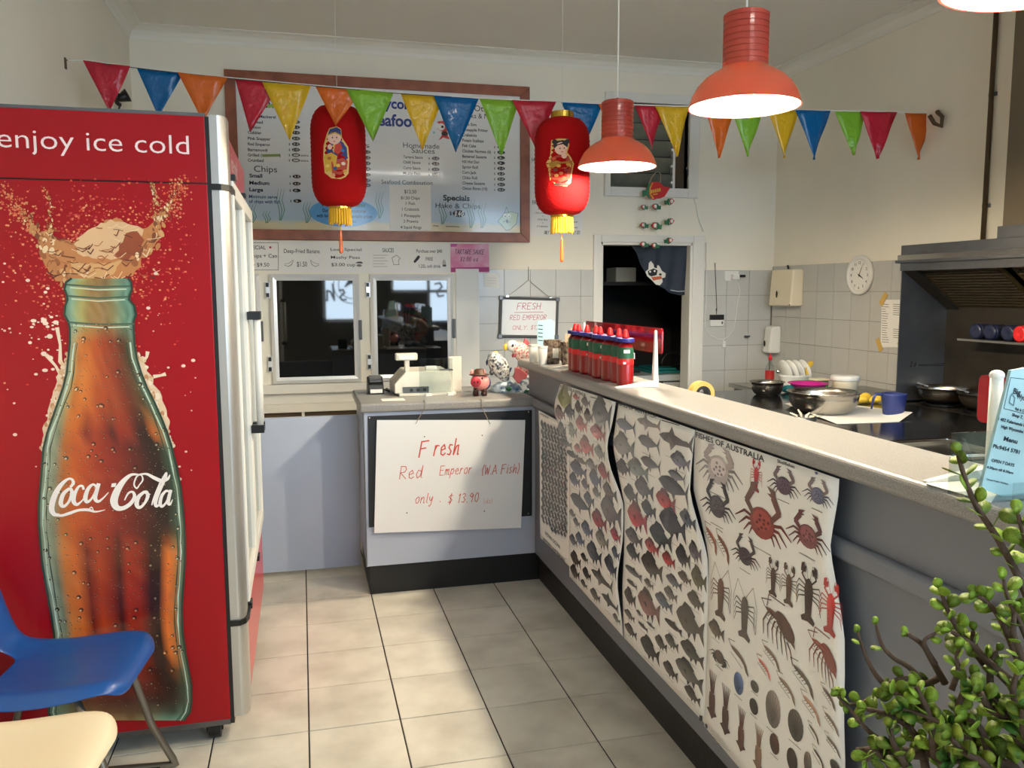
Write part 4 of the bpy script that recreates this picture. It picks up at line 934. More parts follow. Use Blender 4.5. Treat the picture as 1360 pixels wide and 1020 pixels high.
def fish(p, x, y, w_, ratio, col, kind='f'):
    """printed fish, head to the left, centred at picture (x, y), w_ long"""
    a, b = p.ab(x, y); a0 = p.ab(x-w_/2, y)[0]; a1 = p.ab(x+w_/2, y)[0]; L = abs(a1-a0); k = ratio/.42*KF
    col = tuple(c*.74 for c in col); back = tuple(c*.6 for c in col); bel = tuple(min(255, c*1.25+22) for c in col)
    if kind in ('shark', 'tuna', 'long'): k = .72
    if kind == 'shark':
        pts = [(0, .0), (.12, .06), (.3, .10), (.38, .22), (.46, .09), (.7, .05), (.8, .06), (.86, .04), (1.0, .22), (.95, .03), (1.0, -.1), (.88, -.02), (.66, -.05), (.5, -.07), (.36, -.2), (.32, -.09), (.15, -.07)]
    elif kind == 'tuna':
        pts = [(0, 0), (.12, .1), (.3, .15), (.42, .15), (.46, .3), (.5, .14), (.7, .08), (.86, .02), (1.0, .24), (.93, 0), (1.0, -.24), (.86, -.02), (.66, -.09), (.52, -.13), (.5, -.26), (.42, -.15), (.2, -.13)]
    elif kind == 'long':
        pts = [(0, 0), (.08, .07), (.3, .12), (.5, .13), (.55, .2), (.62, .11), (.84, .05), (.92, .1), (1, .14), (.97, 0), (1, -.14), (.92, -.09), (.84, -.04), (.6, -.1), (.3, -.11), (.06, -.06)]
    else: pts = FB
    out = [(a+(q_[0]-.5)*L, b+q_[1]*L*k) for q_ in pts]
    cols_ = [back if q_[1] > .09 else (bel if q_[1] < -.08 else col) for q_ in pts]
    p.poly(out, cols_, 2)
    if kind == 'f':
        p.poly([(a+(q_[0]-.5)*L, b+q_[1]*L*k) for q_ in ((.2, .17), (.3, .29), (.5, .27), (.68, .17), (.62, .1), (.42, .16))], back, 1.6)
        p.poly([(a+(q_[0]-.5)*L, b+q_[1]*L*k) for q_ in ((.4, -.16), (.46, -.29), (.54, -.17))], back, 1.6); p.poly([(a+(q_[0]-.5)*L, b+q_[1]*L*k) for q_ in ((.58, -.12), (.68, -.25), (.72, -.08))], back, 1.6)
        p.poly([(a+(q_[0]-.5)*L, b+q_[1]*L*k) for q_ in ((.26, 0), (.4, .03), (.42, -.07))], back, 3)
    if L > .035: p.ell(a-.4*L, b+.02*L, .016*L, .016*L, (20, 18, 18), 3, 6)
    p.stroke([(a-.30*L, b-.33*L*k), (a+.2*L, b-.33*L*k)], .0014, (150, 142, 136), 1)
class Squash:
    def __init__(s, p, b0, k): s.p = p; s.b0 = b0; s.k = k
    def ab(s, *q_): return s.p.ab(*q_)
    def f(s, q_): return (q_[0], s.b0+(q_[1]-s.b0)*s.k)
    def stroke(s, pts, *r): s.p.stroke([s.f(q_) for q_ in pts], *r)
    def poly(s, pts, *r): s.p.poly([s.f(q_) for q_ in pts], *r)
    def ell(s, a, b, ra, rb, col, lay=1, n=14, rot=0): s.poly([(a+ra*cos(t)*cos(rot)-rb*sin(t)*sin(rot), b+ra*cos(t)*sin(rot)+rb*sin(t)*cos(rot)) for t in [2*pi*k/n for k in range(n)]], col, lay)
def legs(p, a, b, S, col, n_=4, spread=1.0, lw=.05):
    for sd in (-1, 1):
        for k in range(n_):
            t = (-.15-.35*k)*spread; l = S*(1.0-.1*k); sx = sd*S*.3
            p.stroke([(a+sx, b+S*(.05-.1*k)), (a+sx+sd*l*.45*cos(t), b+S*(.12-.1*k)+l*.45*sin(t)+S*.12), (a+sx+sd*l*.85*cos(t), b+l*.9*sin(t)-S*.02)], [lw*S*1.6, lw*S*1.3, lw*S*.5], col, 1.5)
def crab(p0, x, y, w_, col, claw=None, up=1.0):
    a, b = p0.ab(x, y); p = Squash(p0, b, KC); L = abs(p.ab(x+w_/2, y)[0]-p.ab(x-w_/2, y)[0]); S = L*.5; claw = claw or tuple(c*.7 for c in col)
    legs(p, a, b, S, tuple(c*.75 for c in col)); p.ell(a, b, S*.50, S*.56, col, 2, 16); p.ell(a, b+S*.10, S*.38, S*.36, tuple(min(255, c*1.18) for c in col), 2.4, 12)
    for k_ in range(9): p.ell(a+S*.3*cos(k_*2.4)*(.3+.08*k_), b+S*.34*sin(k_*2.4)*(.3+.08*k_), S*.06, S*.06, tuple(c*.7 for c in col), 2.8, 6)
    for sd in (-1, 1):
        p.stroke([(a+sd*S*.34, b+S*.18), (a+sd*S*.66, b+S*.5*up), (a+sd*S*.44, b+S*.86*up)], [S*.12, S*.16, S*.2], claw, 2.2)
        p.poly([(a+sd*S*.52, b+S*.78*up), (a+sd*S*.5, b+S*1.1*up), (a+sd*S*.16, b+S*1.18*up), (a+sd*S*.34, b+S*.98*up), (a+sd*S*.18, b+S*.96*up)], claw, 2.6)
    p.stroke([(a-S*.4, b-S*.98), (a+S*.4, b-S*.98)], .0018, (120, 112, 106), 1)
class Widen(Squash):
    def f(s, q_): return (s.b0+(q_[0]-s.b0)*s.k, q_[1])
def lobster(p, x, y, h_, col, claws=True, spiny=False):
    a, b = p.ab(x, y); S = h_*p.mpp(x, y)*.5
    S0 = S; p = Widen(p, a, 1.75)
    p.poly([(a+u*S, b+v*S) for u, v in ((-.1, .5), (0, .62), (.1, .5), (.15, .2), (.13, -.1), (.11, -.5), (.1, -.7), (.24, -.86), (.2, -1), (0, -.94), (-.2, -1), (-.24, -.86), (-.1, -.7), (-.11, -.5), (-.13, -.1), (-.15, .2))], [tuple(c*(1.15 if i < 4 or i > 13 else .85) for c in col) for i in range(16)], 2)
    for k in range(4): p.stroke([(a-.1*S, b-(.1+.15*k)*S), (a+.1*S, b-(.1+.15*k)*S)], .02*S, tuple(c*.5 for c in col), 2.5)
    for sd in (-1, 1):
        for k in range(4): p.stroke([(a+sd*.12*S, b+(.3-.12*k)*S), (a+sd*.34*S, b+(.42-.2*k)*S), (a+sd*.42*S, b+(.2-.24*k)*S)], [.05*S, .04*S, .02*S], col, 1.5)
        if claws:
            p.stroke([(a+sd*.1*S, b+.45*S), (a+sd*.24*S, b+.66*S), (a+sd*.2*S, b+.8*S)], [.06*S, .07*S, .1*S], col, 2); p.poly([(a+sd*.28*S, b+.76*S), (a+sd*.26*S, b+1.05*S), (a+sd*.16*S, b+1.12*S), (a+sd*.17*S, b+.95*S), (a+sd*.10*S, b+1.0*S), (a+sd*.12*S, b+.76*S)], col, 2.4)
        p.stroke([(a+sd*.04*S, b+.6*S), (a+sd*(.3 if not claws else .12)*S, b+1.1*S)]+([(a+sd*.46*S, b+.4*S), (a+sd*.44*S, b-.5*S)] if spiny else []), .018*S, tuple(c*1.1 for c in col), 1.6)
def prawn(p0, x, y, w_, col, rot=-.5, leg=True):
    a, b = p0.ab(x, y); p = Squash(p0, b, .7); rot *= .6; L = abs(p.ab(x+w_/2, y)[0]-p.ab(x-w_/2, y)[0]); cr, sr = cos(rot), sin(rot)
    def T(q_): u, v = (q_[0]-.5)*L, q_[1]*L; return a+u*cr-v*sr, b+u*sr+v*cr
    p.poly([T(q_) for q_ in ((0, .02), (.15, .1), (.35, .15), (.6, .13), (.8, .04), (.95, -.12), (1, -.2), (.86, -.16), (.7, -.03), (.5, .01), (.3, -.02), (.12, -.03))], [tuple(c*(1.2 if i < 6 else .75) for c in col) for i in range(12)], 2)
    p.stroke([T((0, .02)), T((-.14, .12)), T((.1, .3))], .016*L, tuple(c*.8 for c in col), 1.6)
    if leg:
        for k in range(5): p.stroke([T((.2+.1*k, -.01)), T((.16+.1*k, -.12))], .016*L, tuple(c*.8 for c in col), 1.6)
    p.stroke([T((.1, -.2)), T((.7, -.2))], .0016, (120, 112, 106), 1)
def squid(p, x, y, h_, col, up=True):
    a, b = p.ab(x, y); S = h_*p.mpp(x, y)*.5
    p = Widen(p, a, 1.6)
    p.poly([(a+u*S, b+v*S) for u, v in ((-.13, .1), (.13, .1), (.16, -.2), (.14, -.6), (.26, -.7), (.1, -.85), (0, -1), (-.1, -.85), (-.26, -.7), (-.14, -.6), (-.16, -.2))], [tuple(c*(1.15 if i in (0, 1, 2) else .85) for c in col) for i in range(11)], 2)
    p.ell(a, b+.2*S, .1*S, .13*S, col, 2.2, 10)
    for k in range(7): u = (k-3)/3; p.stroke([(a+u*.08*S, b+.26*S), (a+u*.12*S, b+.6*S), (a+u*.2*S, b+S)], [.05*S, .04*S, .02*S], col, 1.6)
def shell(p, x, y, rx, ry, col, rib=False):
    a, b = p.ab(x, y); k = p.mpp(x, y); rx *= k*1.5; ry *= k
    n_ = 16; p.poly([(a+rx*cos(2*pi*i/n_), b+ry*sin(2*pi*i/n_)) for i in range(n_)], [tuple(c*(.75+.45*max(0, sin(2*pi*i/n_+.6))) for c in col) for i in range(n_)], 2)
    if rib:
        for i in range(7): t = -1.2+.4*i; p.stroke([(a, b-ry*.8), (a+rx*.9*sin(t), b+ry*.85*cos(t))], .0011, tuple(c*.6 for c in col), 3)
    p.stroke([(a-rx*.8, b-ry*1.25), (a+rx*.8, b-ry*1.25)], .0016, (120, 112, 106), 1)
def ptext(p, tx, x0, y, x1, h, col=(22, 20, 22), bold=.015):
    a, b = p.ab(x0, y); a1 = p.ab(x1, y)[0]; vs_, fs_, W_ = text_geom(tx, bold); sc = h*p.mpp(x0, y)/.7; sx = abs(a1-a)/W_
    n_ = len(p.v); p.v += [p.p3(a+vx*sx, b+vy*sc, 2) for vx, vy in vs_]
    for f in fs_: p.f.append(tuple(i+n_ for i in f)); p.c.append([lin(col)]*len(f))

RED, PNK, DRK, BRN, GRY, BLU, OLV, BGE = (196, 44, 46), (206, 92, 92), (64, 64, 72), (104, 88, 80), (132, 128, 126), (92, 98, 124), (92, 84, 68), (170, 140, 110)
# far small poster: rows of tiny dark fish
zb = lambda a, z: .002+.004*gauss(z-.9, .1)
t, p = poster('small black and white fish chart hanging nearest the cash counter', [(717, 545), (718, 714)], [(757.5, 566), (757.5, 753)], zb)
p.region(RA); ptext(p, 'FISHES', 84, 130, 130, 9)
for j in range(25):
    for i in range(8):
        x = 92+i*18+(j % 2)*6; y = 182+i*7.5+j*24
        if y > 745+i*13: continue
        c = rf.choice([(70, 68, 70), (96, 92, 92), (120, 116, 114), (48, 46, 50), (110, 88, 80)])
        fish(p, x, y, rf.uniform(14, 19), rf.uniform(.5, .8), c)
p.region(RA)
for (x0, y, x1, h, tx) in ((106, 806, 190, 20, 'INDIAN OCEAN'), (92, 842, 216, 24, 'WESTERN AUSTRALIAN')): ptext(p, tx, x0, y, x1, h, (70, 70, 74))
p.build('printed_fish', 'print_gloss', t)

# second poster
e2 = [(747, 510), (743, 540), (742, 556), (752, 582), (757, 606), (757, 700), (757.5, 765)]; r2 = [(820, 534), (817, 566), (812.5, 590), (818, 615), (826, 645), (830.5, 668), (829.5, 720), (826, 775), (829, 845)]
b2 = lambda a, z: .004+.022*gauss(a+2.68, .10)*gauss(z-.86, .13)+.02*gauss(a+3.36, .07)*gauss(z-.97, .08)+.014*gauss(a+2.62, .07)*gauss(z-.45, .12)
t, p = poster('fish poster with red snappers, second from the cash counter, edges curling', e2, r2, b2)
p.region(RF); ptext(p, 'FISHES OF AUSTRALIA', 288, 176, 452, 20)
for k in range(2): p.pstroke([(466+14*k, 206+30*k), (560-6*k, 236+20*k)], 6, (60, 58, 60))
for a_ in [(320, 245, 76, .85, (150, 150, 90)), (386, 238, 46, .34, PNK), (450, 272, 62, .42, GRY), (292, 348, 46, .8, (120, 64, 58)), (345, 335, 62, .7, (120, 120, 130)), (403, 308, 54, .62, (112, 88, 84)), (467, 366, 62, .6, (104, 80, 76)), (560, 350, 140, .68, (120, 118, 124)), (295, 450, 50, .6, GRY), (357, 462, 70, .5, GRY), (420, 420, 78, .52, PNK), (535, 478, 116, .36, (200, 64, 66)), (455, 568, 96, .52, (196, 76, 76)), (400, 585, 60, .4, PNK), (550, 610, 90, .42, GRY)]: fish(p, *a_)
p.region(RA)
for a_ in [(225, 290, 70, .3, GRY, 'long'), (262, 356, 66, .3, DRK, 'long'), (315, 394, 60, .32, GRY, 'long'), (372, 414, 66, .36, (140, 138, 142)), (450, 455, 92, .42, (190, 74, 74)), (296, 440, 96, .36, BLU), (275, 500, 62, .45, BLU), (336, 526, 46, .5, (110, 110, 126)), (392, 492, 70, .6, (84, 92, 130)), (400, 572, 48, .5, GRY), (482, 566, 92, .42, BRN), (308, 630, 120, .42, (72, 72, 84), 'tuna'), (356, 610, 60, .5, (90, 94, 116)), (482, 680, 124, .6, (118, 102, 98)), (414, 728, 88, .5, (180, 48, 50)), (510, 812, 66, .5, (200, 36, 40)), (345, 780, 66, .5, (112, 116, 140)), (286, 740, 40, .45, GRY), (262, 690, 36, .45, GRY), (430, 838, 76, .55, (170, 160, 140)), (306, 836, 54, .5, (120, 124, 150)), (268, 842, 46, .5, GRY), (385, 915, 88, .52, (104, 106, 122)), (515, 912, 58, .5, (112, 112, 126))]: fish(p, *a_)
p.region(RB_)
for a_ in [(292, 440, 84, .5, (90, 90, 112)), (102, 404, 56, .5, BRN), (148, 396, 40, .4, OLV), (98, 470, 50, .5, BRN), (160, 480, 46, .5, (70, 62, 58)), (240, 510, 120, .3, (126, 122, 118), 'shark'), (146, 532, 36, .4, OLV), (204, 590, 54, .42, (120, 114, 106)), (284, 628, 98, .32, (70, 66, 66), 'shark'), (318, 712, 44, .4, GRY)]: fish(p, *a_)
p.build('printed_fish', 'print_gloss', t)

# third poster
e3 = [(823, 536), (818, 570), (815.5, 592), (824, 625), (831, 668), (830.5, 730), (828, 780), (830.5, 847)]; r3 = [(925.5, 571), (923.5, 610), (923, 650), (934, 690), (943, 736), (942.5, 800), (941, 862), (938, 961)]
b3 = lambda a, z: .004+.016*gauss(a+2.05, .08)*gauss(z-.86, .14)+.006*gauss(a+2.66, .05)*gauss(z-.8, .1)
t, p = poster('fish poster with sharks, tuna and a red fish, third from the cash counter', e3, r3, b3)
p.region(RF); ptext(p, 'FISHES OF AUSTRALIA', 660, 288, 926, 26)
for k in range(2): p.pstroke([(944+14*k, 362+30*k), (1082-6*k, 402+24*k)], 7, (60, 58, 60))
for a_ in [(718, 425, 132, .62, (66, 72, 100), 'tuna'), (870, 415, 160, .3, (150, 132, 128), 'shark'), (706, 565, 140, .52, (130, 124, 120)), (872, 540, 150, .5, (84, 80, 84), 'tuna'), (1055, 530, 240, .3, (110, 98, 92), 'shark'), (706, 710, 90, .5, (76, 72, 74)), (798, 720, 144, .42, (124, 136, 132)), (884, 680, 140, .46, (92, 90, 96), 'tuna'), (1088, 665, 150, .38, (92, 96, 120)), (1064, 765, 130, .4, (98, 100, 116), 'tuna'), (752, 885, 94, .55, (48, 48, 54)), (840, 850, 130, .5, (84, 84, 98)), (1045, 840, 230, .4, (62, 60, 70), 'tuna'), (985, 930, 136, .5, (196, 38, 40)), (868, 980, 98, .46, (58, 60, 70))]: fish(p, *a_)
p.region(RB_)
for a_ in [(424, 185, 106, .62, (200, 56, 56)), (484, 145, 78, .5, (58, 60, 70)), (610, 220, 150, .52, (58, 54, 54)), (700, 195, 110, .42, (86, 92, 104)), (406, 290, 92, .42, (112, 100, 92)), (546, 285, 122, .5, (40, 48, 46)), (500, 338, 76, .5, (214, 96, 92)), (588, 406, 70, .55, (208, 50, 56)), (665, 390, 84, .7, (54, 52, 60)), (735, 365, 72, .8, (90, 86, 106)), (402, 368, 72, .5, (92, 96, 102)), (500, 440, 116, .52, (76, 72, 68)), (404, 470, 88, .32, (120, 120, 126), 'long'), (616, 520, 86, .36, (92, 100, 118)), (672, 500, 74, .4, (88, 74, 66)), (748, 505, 84, .8, (84, 84, 56)), (484, 530, 50, .4, (112, 104, 98)), (396, 530, 54, .24, (120, 118, 116), 'long'), (386, 600, 60, .66, (76, 66, 64)), (484, 645, 120, .6, (160, 110, 104)), (562, 625, 94, .4, (96, 108, 132)), (598, 585, 72, .46, (112, 108, 104)), (730, 620, 92, .5, (72, 64, 58)), (384, 695, 56, .36, (130, 120, 112)), (436, 684, 36, .3, OLV), (612, 750, 92, .24, (72, 62, 54), 'long'), (700, 735, 150, .58, (78, 70, 64)), (454, 752, 50, .3, (96, 92, 86), 'long'), (494, 746, 42, .3, (110, 104, 98), 'long'), (390, 775, 66, .4, (100, 88, 80)), (490, 870, 104, .5, (58, 52, 44)), (548, 840, 66, .5, (76, 66, 58)), (604, 835, 74, .46, (92, 84, 76)), (710, 890, 128, .4, (84, 78, 72))]: fish(p, *a_)
p.region(RC)
for a_ in [(330, 730, 130, .42, (110, 106, 100)), (246, 715, 70, .46, (86, 76, 66)), (345, 825, 76, .42, (84, 74, 66))]: fish(p, *a_)
p.ppoly([(378, 916), (392, 920), (392, 944), (378, 940)], (40, 38, 40), 2)
p.build('printed_fish', 'print_gloss', t)

# fourth poster: shellfish
e4 = [(926, 571), (923.8, 612), (923.5, 652), (934, 692), (943.5, 738), (942.5, 800), (941, 862), (937.5, 964)]; r4 = [(1118.5, 631), (1118, 660), (1114, 692), (1108.5, 722), (1111, 752), (1119, 800), (1128, 850), (1131, 905), (1129, 980), (1126, 1060), (1123, 1185)]
b4 = lambda a, z: .005+.006*gauss(a+1.45, .07)*gauss(z-.95, .1)+.012*gauss(a+1.40, .06)*gauss(z-.62, .14)
e4x = e4+[]
t, p = poster('shellfish poster of crabs, lobsters and prawns, nearest the leafy plant', e4, r4, b4)
p.region(RDD); ptext(p, 'FISHES OF AUSTRALIA', 122, 92, 540, 32)
ptext(p, 'Commercial Species', 562, 190, 780, 10, (90, 88, 90)); ptext(p, 'Shellfishes', 614, 244, 720, 20, (60, 58, 60)); ptext(p, 'Fisheries Research', 876, 300, 976, 9, (60, 60, 64))
p.pell(852, 298, 18, 20, (70, 84, 120), 2)
crab(p, 256, 290, 250, (186, 176, 176), (170, 158, 156), .8); crab(p, 250, 510, 190, (78, 74, 78), (54, 52, 56), 1.15)
lobster(p, 486, 330, 190, (184, 40, 56))
crab(p, 652, 385, 180, (86, 66, 84), (120, 104, 106)); crab(p, 862, 445, 180, (96, 98, 122), (130, 116, 118)); crab(p, 520, 610, 300, (140, 70, 64), (108, 82, 76), 1.2); crab(p, 800, 690, 250, (122, 78, 82), (96, 66, 68)); crab(p, 420, 810, 160, (62, 60, 70), (62, 60, 66), 1.2)
prawn(p, 220, 710, 120, (150, 90, 70), -1.25); prawn(p, 292, 760, 130, (120, 76, 60), -1.25)
p.region(RE)
lobster(p, 235, 110, 270, (82, 50, 40), False, True); lobster(p, 360, 210, 290, (70, 66, 62), False, True); lobster(p, 510, 30, 190, (64, 54, 46)); lobster(p, 592, 70, 210, (88, 74, 62)); lobster(p, 695, 120, 300, (50, 46, 42)); lobster(p, 815, 190, 280, (190, 60, 62))
def lob_side(x, y, w_, col):
    prawn(p, x, y, w_, col, -.55); a, b = p.ab(x, y); L = abs(p.ab(x+w_/2, y)[0]-p.ab(x-w_/2, y)[0])
    for k in range(7): p.stroke([(a+(-.35+.09*k)*L, b+(.08-.05*k)*L), (a+(-.5+.13*k)*L, b-(.12+.03*k)*L), (a+(-.48+.14*k)*L, b-(.34+.03*k)*L)], [.035*L, .03*L, .012*L], col, 1.7)
    p.ell(a+.12*L, b, .3*L, .15*L, col, 2.3, 14, -.5); p.stroke([(a-.4*L, b+.16*L), (a-.36*L, b+.36*L), (a+.1*L, b+.34*L)], .02*L, col, 1.7)
lob_side(548, 270, 190, (82, 52, 46)); lob_side(790, 430, 190, (128, 60, 50))
crab(p, 228, 440, 96, (70, 56, 50), None, -.6)
fish(p, 212, 300, 84, .6, (82, 66, 58)); prawn(p, 336, 450, 120, (96, 74, 62), -.7, False)
prawn(p, 466, 500, 90, (196, 96, 84), -.8); prawn(p, 505, 440, 110, (120, 100, 84), -.7); prawn(p, 672, 560, 150, (96, 84, 72), -.75); prawn(p, 585, 610, 120, (130, 112, 94), -.75); prawn(p, 715, 710, 130, (170, 126, 104), -.75); prawn(p, 820, 650, 110, (112, 92, 76), -.6); prawn(p, 832, 780, 110, (136, 112, 92), -.6); prawn(p, 836, 900, 100, (120, 104, 88), -.6); prawn(p, 726, 840, 84, (96, 88, 72), -1.0, False); prawn(p, 752, 970, 90, (92, 80, 70), -1.0, False)
shell(p, 328, 578, 32, 60, (96, 124, 176), True); shell(p, 412, 594, 26, 30, (62, 66, 60)); shell(p, 408, 698, 28, 42, (60, 52, 46)); shell(p, 508, 712, 46, 100, (142, 130, 124), True); shell(p, 626, 796, 46, 84, (84, 76, 70), True); shell(p, 516, 893, 30, 54, (92, 60, 46)); shell(p, 608, 975, 32, 62, (70, 52, 44)); shell(p, 840, 1010, 30, 34, (76, 66, 58)); shell(p, 690, 990, 22, 60, (120, 108, 96))
squid(p, 190, 640, 260, (92, 62, 54)); squid(p, 260, 720, 270, (84, 58, 52)); squid(p, 342, 820, 240, (112, 74, 62)); squid(p, 432, 920, 250, (146, 112, 92))
p.pell(160, 800, 14, 12, (70, 70, 74), 2)
for k in range(5): p.pstroke([(180+4*k, 806+16*k), (230+14*k, 852+20*k)], 2, (150, 140, 132), 1)
p.build('printed_shellfish', 'print_gloss', t)

# ================================================================== bunting
YBT = 4.4
BT = thing('bunting', 'string of shiny coloured triangular pennants strung across the shop', 'bunting', (1.35, YBT, 2.45))
SP = [(90, 80), (112, 80), (172, 88.5), (236, 96), (302, 103), (402, 112), (470, 118), (525, 123), (600, 128), (700, 133.5), (745, 135), (810, 138), (915, 141.5), (1060, 146), (1150, 148), (1243, 150.5)]
MB().tube([PY(x, y, YBT) for x, y in SP], .0035, 6).build('string', 'string_white', BT)
MB().tube([PY(x, y+.8, YBT-.003) for x, y in SP[1:9]], .002, 5).build('twine', 'string_dark', BT)
FLG = [('red', 110, 80, 173, 88, 146, 150), ('blue', 182, 91, 243, 97, 211, 157), ('orange', 236, 96, 302, 103, 270, 163), ('red', 312, 104, 374, 110, 332, 176), ('yellow', 348, 109, 413, 114, 385, 187), ('orange', 418, 113, 482, 119, 446, 167), ('lime', 460, 118, 523, 123, 495.5, 188), ('yellow', 532, 124, 590, 128, 561, 199), ('blue', 576, 127, 636, 131, 605.5, 202), ('lime', 636, 130, 690, 134, 666, 206), ('red', 680, 133, 739, 135, 711, 195), ('blue', 745, 135, 800, 138, 776, 197), ('orange', 795, 138, 842, 140, 818, 202), ('red', 843, 139, 882, 141, 866, 198), ('yellow', 870, 141, 915, 142, 899, 208), ('orange', 935, 142, 977, 144, 955, 210), ('lime', 972, 144, 1014, 145, 993, 208), ('yellow', 1020, 145, 1061, 146.5, 1042, 210), ('blue', 1057, 146, 1103, 147, 1081.5, 212), ('lime', 1108, 147, 1150, 148, 1134, 206), ('red', 1142, 148, 1192, 149, 1165.5, 211), ('orange', 1202, 149, 1243, 150.5, 1220, 212)]
rg = random.Random(5)
for i, (c, x0, y0, x1, y1, xt, yt) in enumerate(FLG):
    yy = YBT+(.006 if i % 2 else -.006); n_ = 8; vs_ = []; fs_ = []
    A, B_, T_ = PY(x0, y0, yy), PY(x1, y1, yy), PY(xt, yt, yy); ph = rg.uniform(0, 6)
    for j in range(n_+1):
        t_ = j/n_; l = A.lerp(T_, t_); r_ = B_.lerp(T_, t_)
        for k in range(5):
            q_ = l.lerp(r_, k/4); q_.y += .012*sin(ph+3*t_+k*1.1)*t_*(1 if j < n_ else 1)+.004*sin(7*t_+k*2+ph); vs_.append(q_)
    for j in range(n_):
        for k in range(4): b = j*5+k; fs_.append((b, b+1, b+6, b+5))
    MB().add(vs_, fs_).build('pennant', 'flag_'+c, BT, smooth=True, solid=.0006)
p = PY(90, 80, YBT); XLp = Vector((XL, p.y, p.z))
MB().tube([XLp, p], .003, 6).build('wall_hook', 'hook_brown', BT); MB().box(XL, XL+.006, p.y-.01, p.y+.01, p.z-.04, p.z+.01).build('hook_plate', 'hook_brown', BT)
q_ = PY(1243, 150.5, YBT); kn = PX(1250, 156, XR-.02)
kt = MB().tube([q_, q_.lerp(kn, .5)+Vector((0, 0, .02)), kn+Vector((-.03, 0, .03)), kn+Vector((-.01, -.02, 0)), kn+Vector((-.03, -.04, -.06)), kn+Vector((-.02, .03, -.03)), kn+Vector((-.04, .05, .02))], .012, 7).build('tied_end', 'hook_brown', BT, smooth=True)

# ================================================================== lanterns
def lantern(label, cx, cz_px, Y, x0, x1, ytop, ybot, kid):
    c = PY((x0+x1)/2, (ytop+ybot)/2, Y); top = PY(cx, ytop, Y).z; bot = PY(cx, ybot, Y).z; R = (PY(x1, cz_px, Y).x-PY(x0, cz_px, Y).x)/2; H = top-bot
    t = thing('paper_lantern', label, 'lantern', (c.x, Y, bot-.17), 0, 'red festival lanterns'); ctr = (c.x, Y, 0)
    prof = []; N = 46
    for k in range(N+1):
        u = k/N; e = abs(2*u-1); sh = (1-max(0, (e-.42)/.58)**2.6)**.5 if e < .999 else .0
        r_ = R*(.40+.60*max(0, sh)); prof.append((r_*(1+(.018 if k % 2 else 0)), bot+H*u))
    MB().lathe(prof, ctr, 40).build('lantern_body', 'lantern_red', t, smooth=True)
    MB().lathe([(.40*R, top-.004), (.42*R, top+.0), (.42*R, top+.03), (.38*R, top+.03)], ctr, 28).build('top_cap', 'gold', t, smooth=False)
    MB().lathe([(.38*R, bot-.012), (.42*R, bot-.01), (.42*R, bot+.008), (.38*R, bot+.01)], ctr, 28).build('bottom_ring', 'gold', t)
    fr = MB()
    for k in range(26):
        a = 2*pi*k/26; x_, y_ = c.x+.38*R*cos(a), Y+.38*R*sin(a); fr.tube([(x_, y_, bot-.01), (x_+.003*cos(a), y_+.003*sin(a), bot-.09+rg.uniform(-.006, .006))], .0052, 5)
    fr.build('fringe', 'fringe_yellow', t)
    MB().tube([(c.x, Y, bot-.02), (c.x, Y, bot-.12)], .002, 5).build('tassel_cord', 'fringe_yellow', t)
    MB().lathe([(.002, bot-.12), (.007, bot-.13), (.008, bot-.16), (.010, bot-.24), (.004, bot-.245)], ctr, 10).build('tassel', 'flag_orange', t)
    MB().tube([(c.x, Y, top+.02), (c.x, Y, ZC)], .0012, 4).build('hanging_thread', 'string_white', t)
    # printed child figure wrapped round the front of the paper
    class Wrap(Print):
        def ab(s, x, y): p_ = PY(*s.px(x, y), Y-R); return p_.x, p_.z
        def p3(s, a, b, lay):
            d = max(-.98, min(.98, (a-c.x)/R)); return (a, Y-R*sqrt(1-d*d)*1.022-.0008*lay, b)
    w_ = Wrap('Y', Y); kid(w_); w_.build('printed_figure', 'print', t)
    return t
SK, HR, OUT = (236, 196, 176), (30, 24, 28), (226, 190, 110)
def kid1(w_):
    w_.region((280, 60, 4))
    w_.ppoly([(600, 530), (616, 470), (630, 440), (668, 432), (692, 446), (696, 490), (730, 540), (736, 600), (732, 680), (716, 700), (690, 712), (640, 706), (606, 676), (598, 600)], OUT, 1)
    w_.ppoly([(640, 520), (690, 506), (722, 544), (726, 600), (690, 620), (640, 600), (614, 560)], (40, 62, 130), 2); w_.ppoly([(660, 530), (690, 520), (700, 560), (676, 580), (654, 566)], (206, 60, 36), 3)
    w_.ppoly([(602, 580), (640, 570), (672, 590), (664, 640), (640, 670), (608, 664)], (222, 176, 60), 3); w_.ppoly([(640, 620), (700, 600), (728, 620), (722, 660), (690, 690), (644, 680)], (196, 70, 44), 3)
    for x, y, c_ in ((676, 640, (230, 190, 80)), (704, 630, (240, 210, 190)), (660, 655, (40, 90, 140)), (630, 600, (190, 110, 40)), (620, 640, (240, 210, 110)), (700, 560, (60, 110, 170)), (714, 670, (230, 170, 70)), (650, 690, (230, 160, 120))): w_.pell(x, y, 11, 9, c_, 4, 9)
    w_.pell(656, 494, 34, 32, SK, 5, 16); w_.ppoly([(622, 474), (632, 446), (668, 436), (690, 450), (692, 480), (660, 466)], (44, 58, 110), 6); w_.pstroke([(624, 476), (660, 466), (692, 482)], 6, (200, 160, 60), 7)
    for x in (646, 668): w_.pell(x, 492, 3.4, 4, (30, 24, 24), 7, 8)
    w_.pell(656, 512, 5, 2.4, (200, 60, 60), 7, 8); w_.pell(632, 540, 12, 14, SK, 6, 10)
